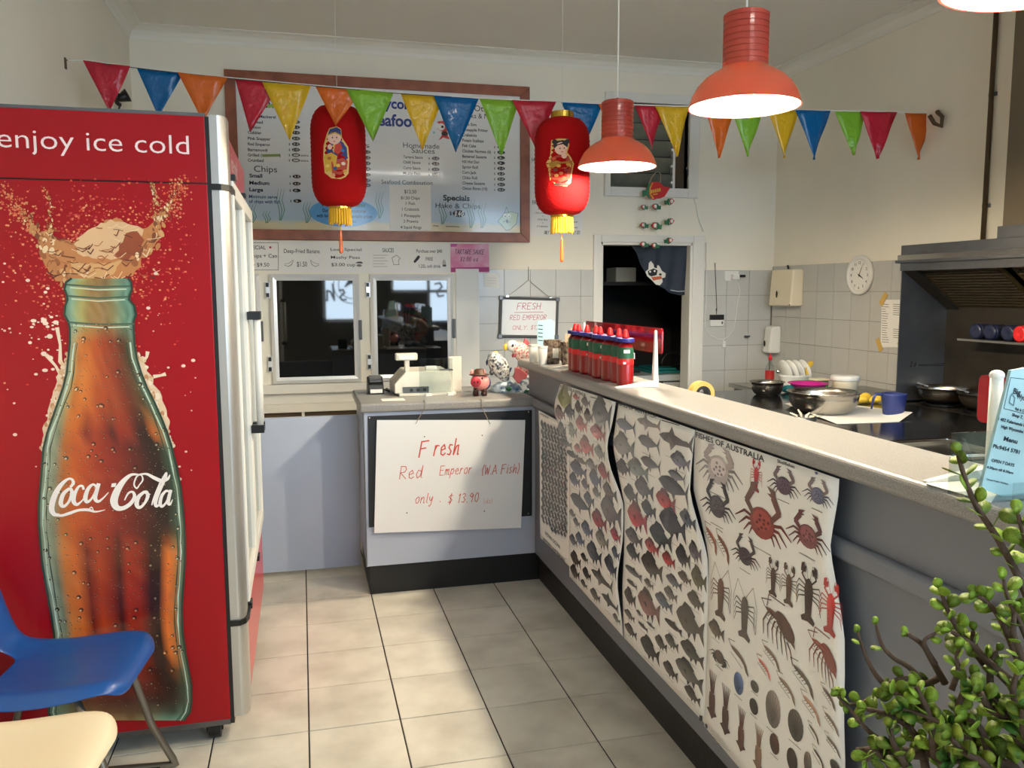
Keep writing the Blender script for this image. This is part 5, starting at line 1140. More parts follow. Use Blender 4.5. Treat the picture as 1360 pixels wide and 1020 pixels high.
def kid2(w_):
    w_.region((680, 60, 4))
    w_.ppoly([(218, 500), (250, 494), (296, 498), (304, 530), (292, 570), (312, 596), (328, 630), (318, 680), (312, 730), (290, 752), (244, 742), (212, 710), (206, 650), (196, 620), (214, 580)], OUT, 1)
    w_.ppoly([(226, 590), (262, 576), (300, 590), (318, 640), (306, 712), (260, 726), (218, 706), (208, 640)], (176, 58, 36), 2); w_.ppoly([(204, 620), (240, 610), (264, 620), (318, 612), (322, 636), (280, 656), (220, 650)], (176, 130, 40), 3)
    for x, y, c_ in ((236, 660, (120, 60, 40)), (262, 680, (210, 120, 60)), (286, 664, (150, 40, 40)), (240, 690, (200, 150, 80)), (276, 704, (120, 80, 50)), (250, 640, (220, 170, 70)), (296, 634, (210, 160, 60)), (228, 600, (220, 90, 50)), (300, 690, (190, 70, 60))): w_.pell(x, y, 11, 8, c_, 4, 9)
    w_.pell(250, 738, 22, 8, (60, 40, 36), 3); w_.pell(284, 740, 18, 8, (60, 40, 36), 3)
    w_.pell(262, 548, 30, 32, SK, 5, 16); w_.ppoly([(228, 548), (226, 516), (246, 506), (280, 506), (296, 524), (292, 544), (270, 526), (246, 530)], HR, 6); w_.pell(232, 510, 12, 12, HR, 6, 10); w_.pell(292, 512, 12, 12, HR, 6, 10)
    for x in (256, 276): w_.pell(x, 548, 3.2, 4, (30, 24, 24), 7, 8)
    w_.pell(266, 566, 5, 2.6, (196, 60, 60), 7, 8); w_.pell(276, 588, 14, 14, SK, 6, 10); w_.pell(236, 560, 5, 4, (230, 150, 140), 6, 8); w_.pell(286, 558, 4, 4, (230, 150, 140), 6, 8)
lantern('red paper lantern with a capped child print, left one above the register side', 450, 210, 4.58, 413.5, 486, 141, 275, kid1)
lantern('red paper lantern with a bun-haired child print, beside the smaller pendant lamp', 746.5, 222, 4.27, 712, 781, 157, 286, kid2)

# ================================================================== pendant lamps
def pendant(label, X, Y, zr, power):
    t = thing('pendant_lamp', label, 'lamp', (X, Y, zr), 0, 'red pendant lamps over the counter')
    out = [(.190, 0), (.187, .012), (.178, .038), (.160, .070), (.135, .096), (.108, .114), (.085, .126), (.077, .134)]
    sh = [(r_, zr+z) for r_, z in out]+[(.0735, zr+.137)]+[(r_-.004, zr+z-.002) for r_, z in reversed(out[1:])]+[(.186, zr+.001)]
    MB().lathe(sh+[sh[0]], (X, Y, 0), 40, closed=True).build('shade', 'lamp_red', t, smooth=True)
    ins = [(r_-.0055, zr+z+(.001 if i == 0 else -.004)) for i, (r_, z) in enumerate(out)]
    MB().lathe(ins+[(.0001, zr+.128)], (X, Y, 0), 40, closed=True).build('shade_lining', 'lamp_white', t, smooth=True)
    nk = []
    z = .132
    for k in range(8): nk += [(.0765, zr+z), (.0765, zr+z+.014), (.0735, zr+z+.016), (.0735, zr+z+.019)]; z += .020
    MB().lathe(nk+[(.0765, zr+z), (.0765, zr+z+.012), (.070, zr+z+.017), (.012, zr+z+.018)], (X, Y, 0), 36).build('ribbed_neck', 'lamp_red', t)
    MB().lathe([(.012, zr+z+.017), (.012, zr+z+.030), (.004, zr+z+.034)], (X, Y, 0), 12).build('cord_grip', 'black_plastic', t)
    MB().tube([(X, Y, zr+z+.03), (X, Y, ZC)], .0035, 6).build('cord', 'string_white', t)
    MB().lathe([(.05, ZC-.02), (.05, ZC)], (X, Y, 0), 20).build('ceiling_rose', 'white_plastic', t)
    MB().ell((X, Y, zr+.034), .035, .035, .042, 16, 10).build('bulb', 'bulb', t, smooth=True)
    MB().lathe([(.016, zr+.08), (.016, zr+.128)], (X, Y, 0), 12).build('lamp_holder', 'white_plastic', t)
pendant('red pendant lamp farthest along the counter, next to the right lantern', 1.5, 3.845, 2.040, LAMP_W)
pendant('red pendant lamp in the middle of the row, fully in view at upper right', 1.5, 2.655, 2.075, LAMP_W)
pendant('red pendant lamp at the top right corner showing only its glowing rim', 1.5, 1.47, 2.080, LAMP_W)

# ================================================================== moulded chairs
def shell_chair(label, m_, loc, rz):
    t = thing('shell_chair', label, 'chair', loc, rz, 'moulded plastic waiting chairs')
    prof = [(.232, .398, .110), (.226, .416, .165), (.200, .430, .200), (.13, .428, .215), (.04, .418, .218), (-.05, .414, .214), (-.12, .424, .204), (-.168, .455, .190), (-.195, .505, .186), (-.218, .57, .196), (-.238, .64, .196), (-.254, .695, .180), (-.262, .725, .140)]
    nv = 12; vs_ = []; fs_ = []
    for i, (x, z, hw) in enumerate(prof):
        for j in range(nv+1):
            s_ = -1+2*j/nv; e = abs(s_); k = i/(len(prof)-1)
            dish = .035*e**3; roll = -.045*max(0, (e-.82)/.18)**1.5*(0 if i < 1 else .35 if i < 2 else .7 if i < 3 else 1)
            if i <= 6: vs_.append((x, s_*hw, z+(dish if i > 1 else 0)+roll))
            else:
                f_ = min(1, (i-6)/2); vs_.append((x+(dish+.0)*f_*1.3-(-roll)*f_*.7, s_*hw, z+(dish+roll)*(1-f_)))
    for i in range(len(prof)-1):
        for j in range(nv):
            if i == 6 and 4 <= j <= 7: continue
            b = i*(nv+1)+j; fs_.append((b, b+1, b+nv+2, b+nv+1))
    MB().add(vs_, fs_).build('shell', m_, t, smooth=True, local=True, solid=.007, sub=2)
    for sd in (-1, 1):
        y = sd*.175; yi = sd*.13
        MB().tube([(.02, yi, .405), (.10, yi, .400), (.13, y, .385), (.20, y, .14), (.255, y, .03), (.262, y, .014), (.245, y, .011), (.0, y, .011), (-.20, y, .011), (-.232, y, .016), (-.22, y, .04), (-.15, y, .30), (-.11, y, .37), (-.08, yi, .395), (-.02, yi, .400)], .011, 8).build('sled_leg', 'tube_grey', t, smooth=True, local=True)
        for x in (.2, -.18): MB().box(x-.02, x+.02, y-.012, y+.012, 0, .014).build('foot_pad', 'black_plastic', t, local=True)
    MB().tube([(.08, -.13, .400), (.08, .13, .400)], .009, 8).build('cross_bar', 'tube_grey', t, smooth=True, local=True)
    return t
shell_chair('glossy blue plastic shell chair on grey sled legs against the red fridge', 'chair_blue', (-.695, 2.425, 0), radians(-6))
shell_chair('cream plastic shell chair in the bottom left corner', 'chair_cream', (-.70, 1.93, 0), radians(-6))

# ================================================================== things on the cash counter
ZT = .930
c0 = PZ(500, 524, ZT)
T = thing('card_terminal', 'small black card payment terminal on the cash counter', 'card terminal', (c0.x, c0.y, ZT))
s = .105
MB().hexa([(c0.x-.04, c0.y, ZT), (c0.x+.04, c0.y, ZT), (c0.x+.042, c0.y+.11, ZT), (c0.x-.042, c0.y+.11, ZT)], [(c0.x-.038, c0.y+.012, ZT+.05), (c0.x+.038, c0.y+.012, ZT+.05), (c0.x+.04, c0.y+.10, ZT+.086), (c0.x-.04, c0.y+.10, ZT+.086)]).build('body', 'black_plastic', T, bevel=.006)
MB().box(c0.x-.03, c0.x+.03, c0.y-.002, c0.y+.004, ZT+.008, ZT+.026).build('label_strip', 'label_white', T)
MB().hexa([(c0.x-.03, c0.y+.03, ZT+.060), (c0.x+.03, c0.y+.03, ZT+.060), (c0.x+.03, c0.y+.09, ZT+.084), (c0.x-.03, c0.y+.09, ZT+.084)], [(c0.x-.03, c0.y+.03, ZT+.066), (c0.x+.03, c0.y+.03, ZT+.066), (c0.x+.03, c0.y+.09, ZT+.090), (c0.x-.03, c0.y+.09, ZT+.090)]).build('screen', 'led_grey', T)
MB().tube([(c0.x+.04, c0.y+.05, ZT+.02), (c0.x+.07, c0.y+.05, ZT+.008), (c0.x+.075, c0.y+.1, ZT+.006), (c0.x+.07, c0.y+.2, ZT+.006)], .004, 6).build('cable', 'black_plastic', T)
# register: its back faces the customer
r0 = PZ(530, 523, ZT); rx0, rx1, ry = .437, .745, 4.10
T = thing('cash_register', 'cream electronic cash register with clear screen guard seen from behind', 'cash register', ((rx0+rx1)/2, ry+.12, ZT))
MB().prism([(rx0+.0, ry, ZT+.012), (rx1-.02, ry, ZT+.012), (rx1-.02, ry, ZT+.075), (rx1-.03, ry+.02, ZT+.12), (rx0+.06, ry+.02, ZT+.12), (rx0, ry, ZT+.06)], (0, .26, 0)).build('body', 'register_grey', T, bevel=.006)
MB().box(rx0+.02, rx1+.0, ry-.02, ry+.30, ZT, ZT+.014).build('base', 'register_grey', T, bevel=.003)
MB().box(rx0+.04, rx0+.17, ry-.003, ry+.004, ZT+.014, ZT+.045).build('port_panel', 'led_grey', T)
for k in range(3): MB().box(rx0+.075+.033*k, rx0+.09+.033*k, ry-.006, ry-.001, ZT+.022, ZT+.036).build('port', 'black_plastic', T)
MB().box(rx0+.06, rx0+.085, ry+.07, ry+.10, ZT+.11, ZT+.18).build('display_post', 'register_grey', T, bevel=.004)
MB().box(rx0+.015, rx0+.125, ry+.06, ry+.11, ZT+.172, ZT+.208).build('rear_display', 'register_grey', T, bevel=.006)
MB().box(rx0+.03, rx0+.11, ry+.056, ry+.062, ZT+.178, ZT+.2).build('display_window', 'white_plastic', T)
MB().box(rx0+.165, rx0+.225, ry+.06, ry+.10, ZT+.12, ZT+.14).build('receipt_slot', 'white_plastic', T, bevel=.004)
MB().box(rx0+.235, rx0+.30, ry+.03, ry+.07, ZT+.118, ZT+.124).build('key_lock_plate', 'led_grey', T)
MB().box(rx0+.12, rx1-.02, ry-.022, ry-.018, ZT+.012, ZT+.185).build('clear_guard', 'acrylic', T)
MB().box(rx1-.02, rx1+.045, ry+.08, ry+.1, ZT+.0, ZT+.185).build('side_guard', 'register_grey', T, bevel=.003)
for x in (rx0+.15, rx0+.26): MB().box(x, x+.03, ry-.035, ry-.012, ZT, ZT+.012).build('guard_clip', 'white_plastic', T)
tag(MB().box(.36, .47, 3.93, 4.02, ZT, ZT+.001).build('docket_slip', 'paper'), 'small paper docket lying in front of the card terminal', 'paper slip')
# pig
p0 = PZ(639, 526, ZT); px_, py_ = p0.x, p0.y+.03
T = thing('pig_figurine', 'pink pig figurine with brown cowboy hat and boots on the cash counter', 'figurine', (px_, py_, ZT))
MB().ell((px_+.004, py_, ZT+.056), .038, .044, .036, 18, 12).build('body', 'pig_pink', T, smooth=True)
hd = MB().ell((px_-.012, py_-.022, ZT+.062), .031, .030, .029, 18, 12).build('head', 'pig_pink', T, smooth=True)
sn = MB().lathe([(.0001, 0), (.021, 0), (.022, .006), (.020, .016), (.016, .018)], (px_-.028, py_-.058, ZT+.060), 16, mtx=Matrix.Rotation(radians(-70), 3, 'X') @ Matrix.Identity(3)).build('snout', 'pig_snout', hd, smooth=True)
for dx in (-.007, .007): MB().ell((px_-.028+dx, py_-.060, ZT+.062), .0028, .003, .006, 8, 6).build('nostril', 'boot_brown', hd)
for dx in (-.018, .012): MB().ell((px_-.012+dx, py_-.048, ZT+.076), .004, .003, .005, 8, 6).build('eye', 'black_plastic', hd)
for dx in (-.026, .024): MB().ell((px_-.008+dx, py_-.006, ZT+.096), .008, .006, .014, 10, 8).build('ear', 'pig_pink', hd, smooth=True)
ht = MB().lathe([(.034, ZT+.089), (.036, ZT+.087), (.037, ZT+.090), (.019, ZT+.093), (.018, ZT+.108), (.012, ZT+.113), (.0001, ZT+.110)], (px_-.006, py_-.018, 0), 20, sx=1.15, sy=.85).build('cowboy_hat', 'brown', T, smooth=True)
MB().ell((px_+.010, py_+.004, ZT+.052), .0385, .034, .034, 16, 10).build('vest', 'jeans_blue', T, smooth=True)
for dx, dy in ((-.020, -.014), (.016, -.018), (-.014, .02), (.02, .016)):
    b = MB().lathe([(.011, ZT), (.012, ZT+.006), (.010, ZT+.022), (.009, ZT+.032)], (px_+dx, py_+dy, 0), 10).build('boot', 'boot_brown', T, smooth=True); MB().ell((px_+dx-.004, py_+dy-.01, ZT+.008), .009, .012, .008, 10, 6).build('boot_toe', 'boot_brown', b, smooth=True)
T.scale = (1.2, 1.2, 1.2)
# leaping fish ornament
v0 = PZ(688, 524, ZT); vx, vy = 1.012, v0.y+.13
T = thing('fish_ornament', 'glazed ceramic ornament of two leaping fish on curling blue waves', 'ornament', (vx, vy, ZT))
def PV(x, y): return PY(600+x/7.556, 430+y/7.556, vy)
def ring_body(name, m_, pts, rads, par, flat=.75):
    mb = MB(); mb.tube([PV(*q) for q in pts], [r_*.135*4/1100 for r_ in rads], 16); o = mb.build(name, m_, par, smooth=True); return o
mb = MB()
rw = random.Random(8)
mb.lathe([(.070, ZT), (.078, ZT+.006), (.070, ZT+.03), (.045, ZT+.05), (.0001, ZT+.055)], (vx+.004, vy, 0), 22, sx=1.1, sy=.6)
MBw = mb.build('wave_base', 'ceramic_wave', T, smooth=True)
for (x, y, r_) in ((500, 640, 26), (560, 600, 30), (620, 650, 26), (690, 590, 30), (735, 560, 32), (760, 620, 30), (480, 680, 24), (650, 690, 26), (730, 680, 26)):
    c = PV(x, y); c.y -= rw.uniform(.035, .05); k = r_*1.25*.135*4/1100
    pts = [(c.x+k*(1-.10*i)*cos(.9*i*.8), c.y, c.z+k*(1-.10*i)*sin(.9*i*.8)) for i in range(8)]
    MB().tube(pts, [k*.55, k*.5, k*.45, k*.4, k*.34, k*.28, k*.2, k*.1], 8).build('wave_curl', 'ceramic_wave', MBw, smooth=True)
for x, y in ((545, 640), (725, 670)):
    c = PV(x, y); c.y -= .06; MB().ell(c, .016, .008, .012, 10, 8).build('weed_tuft', 'ceramic_green', MBw, smooth=True)
f1 = ring_body('spotted_fish', 'ceramic_spot', [(560, 590), (530, 530), (500, 470), (465, 410), (430, 360), (395, 325), (372, 312)], [20, 60, 92, 100, 86, 62, 30], T)
MB().tube([PV(352, 420), PV(352, 390), PV(372, 350), PV(410, 318)], [.002, .007, .008, .004], 8).build('back_fin', 'ceramic_navy', f1, smooth=True)
MB().tube([PV(500, 555), PV(540, 510), PV(580, 470), PV(600, 440)], [.003, .008, .008, .003], 8).build('belly_fin', 'ceramic_navy', f1, smooth=True)
c = PV(440, 290); MB().ell(c, .014, .010, .008, 10, 8).build('crest', 'yellow', f1, smooth=True)
c = PV(400, 490); MB().ell(c, .012, .012, .016, 10, 8).build('mouth', 'steel_dull', f1, smooth=True)
f2 = ring_body('pink_fish', 'ceramic_scale', [(640, 560), (690, 500), (740, 420), (750, 360), (720, 300), (670, 250), (620, 225), (570, 225)], [50, 66, 82, 92, 96, 84, 60, 26], T)
c = PV(610, 222); MB().ell(c, .034, .028, .030, 14, 10).build('face', 'ceramic_white', f2, smooth=True)
c = PV(598, 214); c.y -= .032; MB().ell(c, .007, .005, .008, 10, 8).build('eye', 'black_plastic', f2, smooth=True)
c = PV(640, 290); MB().lathe([(.026, -.006), (.030, 0), (.026, .006)], c, 14, mtx=Matrix.Rotation(radians(35), 3, 'Y') @ Matrix.Rotation(pi/2, 3, 'Y'), closed=True).build('gill_ring', 'ceramic_pink', f2, smooth=True)
c = PV(540, 235); MB().ell(c, .012, .010, .018, 10, 8).build('lips', 'yellow', f2, smooth=True)
fin = [PV(x, y) for x, y in ((716, 190), (735, 140), (752, 160), (780, 190), (820, 215), (830, 250), (790, 245), (750, 225))]
MB().prism([q_-Vector((0, .006, 0)) for q_ in fin], (0, .012, 0)).build('dorsal_fin', 'ceramic_pink', f2, bevel=.003)
fin = [PV(x, y) for x, y in ((610, 430), (660, 440), (740, 500), (730, 530), (680, 590), (640, 590), (600, 540))]
MB().prism([q_-Vector((0, .05, 0)) for q_ in fin], (0, .012, 0)).build('tail_fin', 'ceramic_pink', f2, bevel=.004)

# ================================================================== things on the bar top
ZB = 1.110
def cup(label, x, y, n_, r_=.040):
    p_ = PZ(x, y, ZB); T = thing('paper_cup_stack', label, 'cups', (p_.x, p_.y, ZB), 0, 'white paper cups on the bar top'); h = .075
    MB().lathe([(r_*.80, ZB), (r_*.82, ZB+.002), (r_, ZB+h), (r_*.94, ZB+h), (r_*.78, ZB+.006), (.0001, ZB+.006)], (p_.x, p_.y, 0), 24, closed=True).build('cup_wall', 'white_plastic', T, smooth=True)
    for k in range(n_): MB().lathe([(r_*.97, ZB+h+.005*k), (r_*1.05, ZB+h+.002+.005*k), (r_*1.05, ZB+h+.005+.005*k), (r_*.97, ZB+h+.006+.005*k)], (p_.x, p_.y, 0), 24, closed=True).build('cup_rim', 'white_plastic', T, smooth=True)
    return T
cup('white paper cups at the far end of the bar top', 709, 481, 2, .026); cup('white paper cups touching the bark-covered pots', 721, 484, 2, .022)
def bark_pot(label, x, y, r_, h):
    p_ = Vector((1.13, 3.695, ZB)) if x < 740 else Vector((1.165, 3.55, ZB)); T = thing('bark_pot', label, 'pot', (p_.x, p_.y, ZB), 0, 'bark-covered holders on the bar top'); rr = random.Random(int(x))
    MB().lathe([(r_*.92, ZB), (r_, ZB+.01), (r_, ZB+h-.01), (r_*.97, ZB+h), (r_*.84, ZB+h), (r_*.84, ZB+h*.3), (.0001, ZB+h*.3)], (p_.x, p_.y, 0), 20, closed=True).build('pot', 'bark_brown', T, smooth=True)
    for k in range(16):
        a = 2*pi*k/16; zz = ZB+rr.uniform(.01, .03); hh = h*rr.uniform(.3, .55)
        for q_ in range(2):
            z0 = zz+q_*h*.5; c_ = Vector((p_.x+r_*cos(a), p_.y+r_*sin(a), z0)); R_ = Matrix.Translation(c_) @ Matrix.Rotation(a, 4, 'Z')
            MB().box(-.002, .005+rr.uniform(0, .003), -r_*.19, r_*.19, 0, min(hh, ZB+h-z0), R_).build('bark_strip', 'bark_brown', T)
    return T
bark_pot('dark bark-covered pot with a white tag, beside the paper cups', 735.5, 487, .034, .112)
bark_pot('dark bark-covered pot next to the sauce bottles', 752.5, 489.5, .034, .110)
p_ = Vector((1.13, 3.695, ZB)); tag(MB().box(p_.x-.012, p_.x+.016, p_.y-.046, p_.y-.043, ZB+.03, ZB+.075).build('pot_tag', 'label_white', origin=None), 'small white tag on the front of the bark pot', 'tag')
p_ = Vector((1.165, 3.55, ZB))
T = thing('paddle_pop_sticks', 'pale wooden sticks standing in the bark pot by the sauce', 'sticks', (p_.x, p_.y, ZB+.04))
for k in range(3):
    MB().box(p_.x-.02+.016*k, p_.x-.012+.016*k, p_.y+.01*k, p_.y+.01*k+.003, ZB+.04, ZB+.145+.012*k).build('stick', 'straw_tan', T, bevel=.001)
# teal leaflets standing up
p_ = PZ(728, 476, ZB)
T = thing('leaflet_stand', 'upright bundle of teal menu leaflets at the far end of the bar', 'leaflets', (p_.x+.02, 3.95, ZB))
bx = PY(727, 460, 3.95).x
for k, (x0, x1, y0, y1) in enumerate(((713.5, 722, 426, 463), (722, 729, 425, 463), (728, 733, 424, 461), (732, 736.5, 427, 459))):
    a = PY(x0, y1, 3.95+.01*k); b = PY(x1, y0, 3.95+.01*k)
    MB().box(a.x, b.x, 3.95+.01*k, 3.953+.01*k, ZB, b.z).build('leaflet', 'paper_teal', T)
pp = Print('Y', 3.95); 
for k in range(5): pp.pstroke([(715, 432+5*k), (720.5, 432.5+5*k)], 1.3, (30, 60, 70))
pp.build('leaflet_lettering', 'print', T)
# sauce bottles
def bottle_proto(name='sauce_bottle'):
    T = thing(name, '', 'sauce bottle', (0, 0, 0), 0, 'red sauce bottles in a row'); sx, sy = 1.0, .78
    MB().lathe([(.034, 0), (.0375, .004), (.038, .012), (.038, .075), (.035, .092), (.0345, .110), (.036, .125), (.033, .140), (.024, .150), (.018, .154)], (0, 0, 0), 22, sx, sy).build('body', 'sauce_red', T, smooth=True, local=True)
    MB().lathe([(.036, .098), (.0352, .104), (.0362, .114), (.037, .126), (.0345, .138)], (0, 0, 0), 22, sx*1.01, sy*1.02, closed=True).build('label', 'label_green', T, smooth=True, local=True)
    MB().box(-.0385, -.0355, -.010, .012, .118, .130).build('label_patch', 'label_white', T, local=True)
    MB().lathe([(.037, .076), (.0385, .080), (.0375, .094), (.036, .097)], (0, 0, 0), 22, sx*1.01, sy*1.02, closed=True).build('tomato_band', 'cap_red', T, smooth=True, local=True)
    MB().box(-.040, -.0365, .004, .014, .079, .087).build('weight_mark', 'label_white', T, local=True)
    MB().lathe([(.040, .156), (.041, .158), (.041, .168), (.039, .170)], (0, 0, 0), 22, sx, sy).build('collar', 'cap_blue', T, local=True)
    MB().lathe([(.013, .170), (.0125, .176), (.008, .194), (.0045, .200), (.001, .201)], (0, 0, 0), 14).build('nozzle', 'cap_red', T, smooth=True, local=True)
    return T
ordn = ['first', 'second', 'third', 'fourth', 'fifth', 'sixth', 'seventh', 'eighth']
proto = bottle_proto(); xs = [848-14, 824, 813, 800, 793, 782, 773, 764]
ys_ = [2.775, 2.868, 2.945, 3.035, 3.115, 3.205, 3.29, 3.375]
for i in range(8):
    if i == 0: T = proto
    else:
        T = proto.copy(); COL.objects.link(T)
        for ch in list(proto.children): copyobj(ch, T, ch.location)
    T.location = (1.128+.006*((i*5) % 3-1), ys_[i], ZB); T.rotation_euler = (0, 0, radians((i*37) % 25-12)+pi/2)
    T['label'] = 'red sauce squeeze bottle with pointed cap, %s in the row from the white bracket' % ordn[i]
T = proto; 
# near bottle's white side label
MB().box(-.012, .014, -.0325, -.029, .096, .116).build('side_label', 'label_white', proto, local=True)
# red perspex guards on white brackets
def bracket(t, Y, X0, h, foot=.13, thick=.012):
    MB().hexa([(X0-.011, Y-thick, ZB), (X0+.011, Y-thick, ZB), (X0+.011, Y+thick, ZB), (X0-.011, Y+thick, ZB)], [(X0-.005, Y-.006, ZB+h), (X0+.005, Y-.006, ZB+h), (X0+.005, Y+.006, ZB+h), (X0-.005, Y+.006, ZB+h)]).build('bracket_upright', 'white_satin', t, bevel=.005)
    MB().hexa([(X0-foot, Y-.006, ZB), (X0-foot, Y+.006, ZB), (X0+.01, Y+.012, ZB), (X0+.01, Y-.012, ZB)], [(X0-foot, Y-.006, ZB+.004), (X0-foot, Y+.006, ZB+.004), (X0+.01, Y+.012, ZB+.026), (X0+.01, Y-.012, ZB+.026)]).build('bracket_foot', 'white_satin', t, bevel=.003)
def slab_round(t, X, ya, yb, za, zb, r_, name, m_):
    pts = []
    for (cy, cz, a0) in ((yb-r_, zb-r_, 0), (ya+r_, zb-r_, 90), (ya+r_, za+r_, 180), (yb-r_, za+r_, 270)):
        for k in range(5): a = radians(a0+22.5*k); pts.append((X, cy+r_*cos(a), cz+r_*sin(a)))
    return MB().prism(pts, (.006, 0, 0)).build(name, m_, t)
G = thing('perspex_guard', 'long red-tinted perspex guard on white brackets behind the sauce bottles', 'counter guard', (1.2, 3.05, ZB))
g0 = PX(880, 447, 1.235); g1 = PX(880, 476, 1.235)
slab_round(G, 1.232, g0.y, 3.52, ZB+.115, ZB+.205, .012, 'red_sheet', 'acrylic_red')
bracket(G, 2.70, 1.205, .20, .15); bracket(G, 3.465, 1.205, .20, .15)
k_ = PX(874, 455, 1.25); MB().ell(k_, .014, .012, .02, 12, 8).build('clamp_knob', 'white_plastic', G, smooth=True)
k2 = PX(850, 510, 1.20); MB().tube([k2+Vector((0, .03, -.005)), k2, k2+Vector((.04, -.04, -.006))], .006, 6).build('cable_clip', 'white_plastic', G, smooth=True)
G = thing('perspex_guard', 'red-tinted perspex guard on a white bracket beside the blue menu leaflets', 'counter guard', (1.2, 1.1, ZB))
ga = PX(1302, 500, 1.235)
slab_round(G, 1.232, .55, ga.y, PX(1302, 560, 1.235).z, PX(1302, 497, 1.235).z, .012, 'red_sheet', 'acrylic_red')
bq = PX(1324, 500, 1.20); MB().tube([(1.20, bq.y, ZB), (1.20, bq.y, bq.z)], .011, 10).build('bracket_post', 'white_satin', G, smooth=True)
bracket(G, bq.y, 1.20, .05, .14); MB().ell((1.20, bq.y, bq.z+.002), .013, .013, .010, 12, 8).build('post_cap', 'white_plastic', G, smooth=True)
# acrylic leaflet holder with blue menus, fixed near end
lx = PZ(1325, 655, ZB)
T = thing('leaflet_holder', 'clear acrylic holder full of pale blue takeaway menus at the near end of the bar', 'leaflet holder', (1.13, lx.y-.03, ZB))
YH = lx.y-.02
aL = PY(1290, 640, YH)
def hy(x, y): return PY(x, y, YH)
MB().prism([hy(*q_) for q_ in ((1343, 492), (1392, 483), (1384, 680), (1303, 648))], (0, .006, 0)).build('menu_stack', 'paper_teal', T)
pp = Print('Y', YH, (1220, 470, 5.1)); IK = (24, 42, 56)
rt_ = radians(-14)
for tx, x, y, h, w_ in (('Big', 636, 268, 34, 62), ('Wycombe', 660, 300, 30, 150), ('Fish & Chips', 650, 380, 16, 110), ('Shop 7,', 628, 420, 18, 96), ('1 482 Kalamunda Rd', 536, 448, 18, 250), ('High Wycombe', 556, 500, 18, 190), ('Menu', 572, 586, 26, 118), ('Ph:9454 5781', 500, 634, 22, 230), ('OPEN 7 DAYS', 490, 728, 18, 196), ('4.30pm till 8.30pm', 458, 772, 14, 230), ('Closed Public Holidays', 456, 852, 9, 190)):
    pp.text(tx, x, y, h*1.15, IK, 1, w=w_, bold=.03, rot=rt_)
for e in ([(622, 160), (780, 178)], [(622, 160), (576, 370)], [(576, 370), (740, 412)]): pp.pstroke(e, 4, IK)
pp.pstroke([(620, 290), (612, 330), (640, 350), (650, 300), (630, 270), (620, 290)], 9, (90, 130, 140)); pp.build('menu_lettering', 'print', T)
hl = [hy(x, y) for x, y in ((1291, 580), (1286, 618), (1283, 645))]
MB().box(hl[2].x, 1.22, YH+.036, YH+.039, ZB, hl[0].z).build('holder_back', 'acrylic', T); MB().box(hl[2].x, 1.22, YH-.03, YH+.036, ZB, ZB+.003).build('holder_base', 'acrylic', T)
MB().prism([(hl[2].x, YH-.03, ZB), (hl[2].x, YH+.039, ZB), (hl[2].x, YH+.039, hl[0].z), (hl[2].x, YH+.01, hl[0].z-.005), (hl[2].x, YH-.02, ZB+.05), (hl[2].x, YH-.03, ZB+.04)], (.003, 0, 0)).build('holder_side', 'acrylic', T)
MB().box(1.10, 1.22, YH-.033, YH-.03, ZB, ZB+.03).build('holder_lip', 'acrylic', T)
pts = [PZ(x, y, ZB+.0004) for x, y in ((1228, 642), (1262, 634), (1330, 648), (1316, 668))]
tag(MB().prism(pts, (0, 0, .0008)).build('loose_sheet', 'paper'), 'loose white sheet lying under the leaflet holder on the bar top', 'paper')
# tape roll behind the bar
tp = PY(934, 524, 4.2)
T = thing('tape_roll', 'roll of tan and black tape standing just behind the bar edge', 'tape', (1.6, 3.12, .97))
cx = PD(932, 527, 3.2)
cx = Vector((1.6, 3.12, 1.022))
T.location = (cx.x, cx.y, .97); MW[T.name] = Matrix.Translation(T.location)
Rm = Matrix.Rotation(pi/2, 3, 'X')
MB().lathe([(.034, -.02), (.052, -.02), (.052, .02), (.034, .02), (.034, -.02)], cx, 24, mtx=Rm, closed=True).build('tape', 'tape_tan', T); MB().lathe([(.022, -.021), (.034, -.021), (.034, .021), (.022, .021), (.022, -.021)], cx, 24, mtx=Rm, closed=True).build('core', 'black_plastic', T)
# ================================================================== kitchen side
BZ = .80
BX0, BX1, BY0, BY1 = 2.32, 3.10, 2.3, 4.84
T = thing('black_bench', 'long glossy black preparation bench behind the serving counter', 'bench', ((BX0+BX1)/2, 3.5, 0))
MB().box(BX0, 3.335, BY0, 4.15, BZ-.035, BZ).box(BX0, XR-.03, 4.15, BY1, BZ-.035, BZ).build('top', 'bench_black', T)
MB().box(BX0+.06, BX1-.03, BY0+.05, BY1-.08, .12, BZ-.035).build('cabinet', 'black_metal', T)
for x in (BX0+.05, BX1-.05):
    for y in (BY0+.06, BY1-.06): MB().box(x-.02, x+.02, y-.02, y+.02, 0, BZ-.035).build('leg', 'steel_dull', T)
for k in range(4): MB().box(BX0+.04, BX0+.062, BY0+.1+k*.58, BY0+.64+k*.58, .16, BZ-.08).build('door', 'black_plastic', T, bevel=.004)
T = thing('sink_bench', 'stainless sink bench with a mixer tap along the tiled wall', 'sink', (3.4, 5.3, 0))
SZ = .74
MB().box(3.16, XR-.016, 4.86, 5.72, SZ-.03, SZ).build('top', 'steel', T, bevel=.004)
MB().box(3.19, XR-.03, 4.9, 5.68, .1, SZ-.03).build('cabinet', 'steel_dull', T)
tp = PY(1055, 512, 5.35); 
mb = MB().tube([(tp.x, 5.35, SZ), (tp.x, 5.35, BZ+.075)], .026, 14).tube([(tp.x, 5.35, BZ+.06), (tp.x-.12, 5.30, BZ+.075), (tp.x-.20, 5.26, BZ+.068)], .013, 10); mb.build('mixer_tap', 'chrome', T, smooth=True)
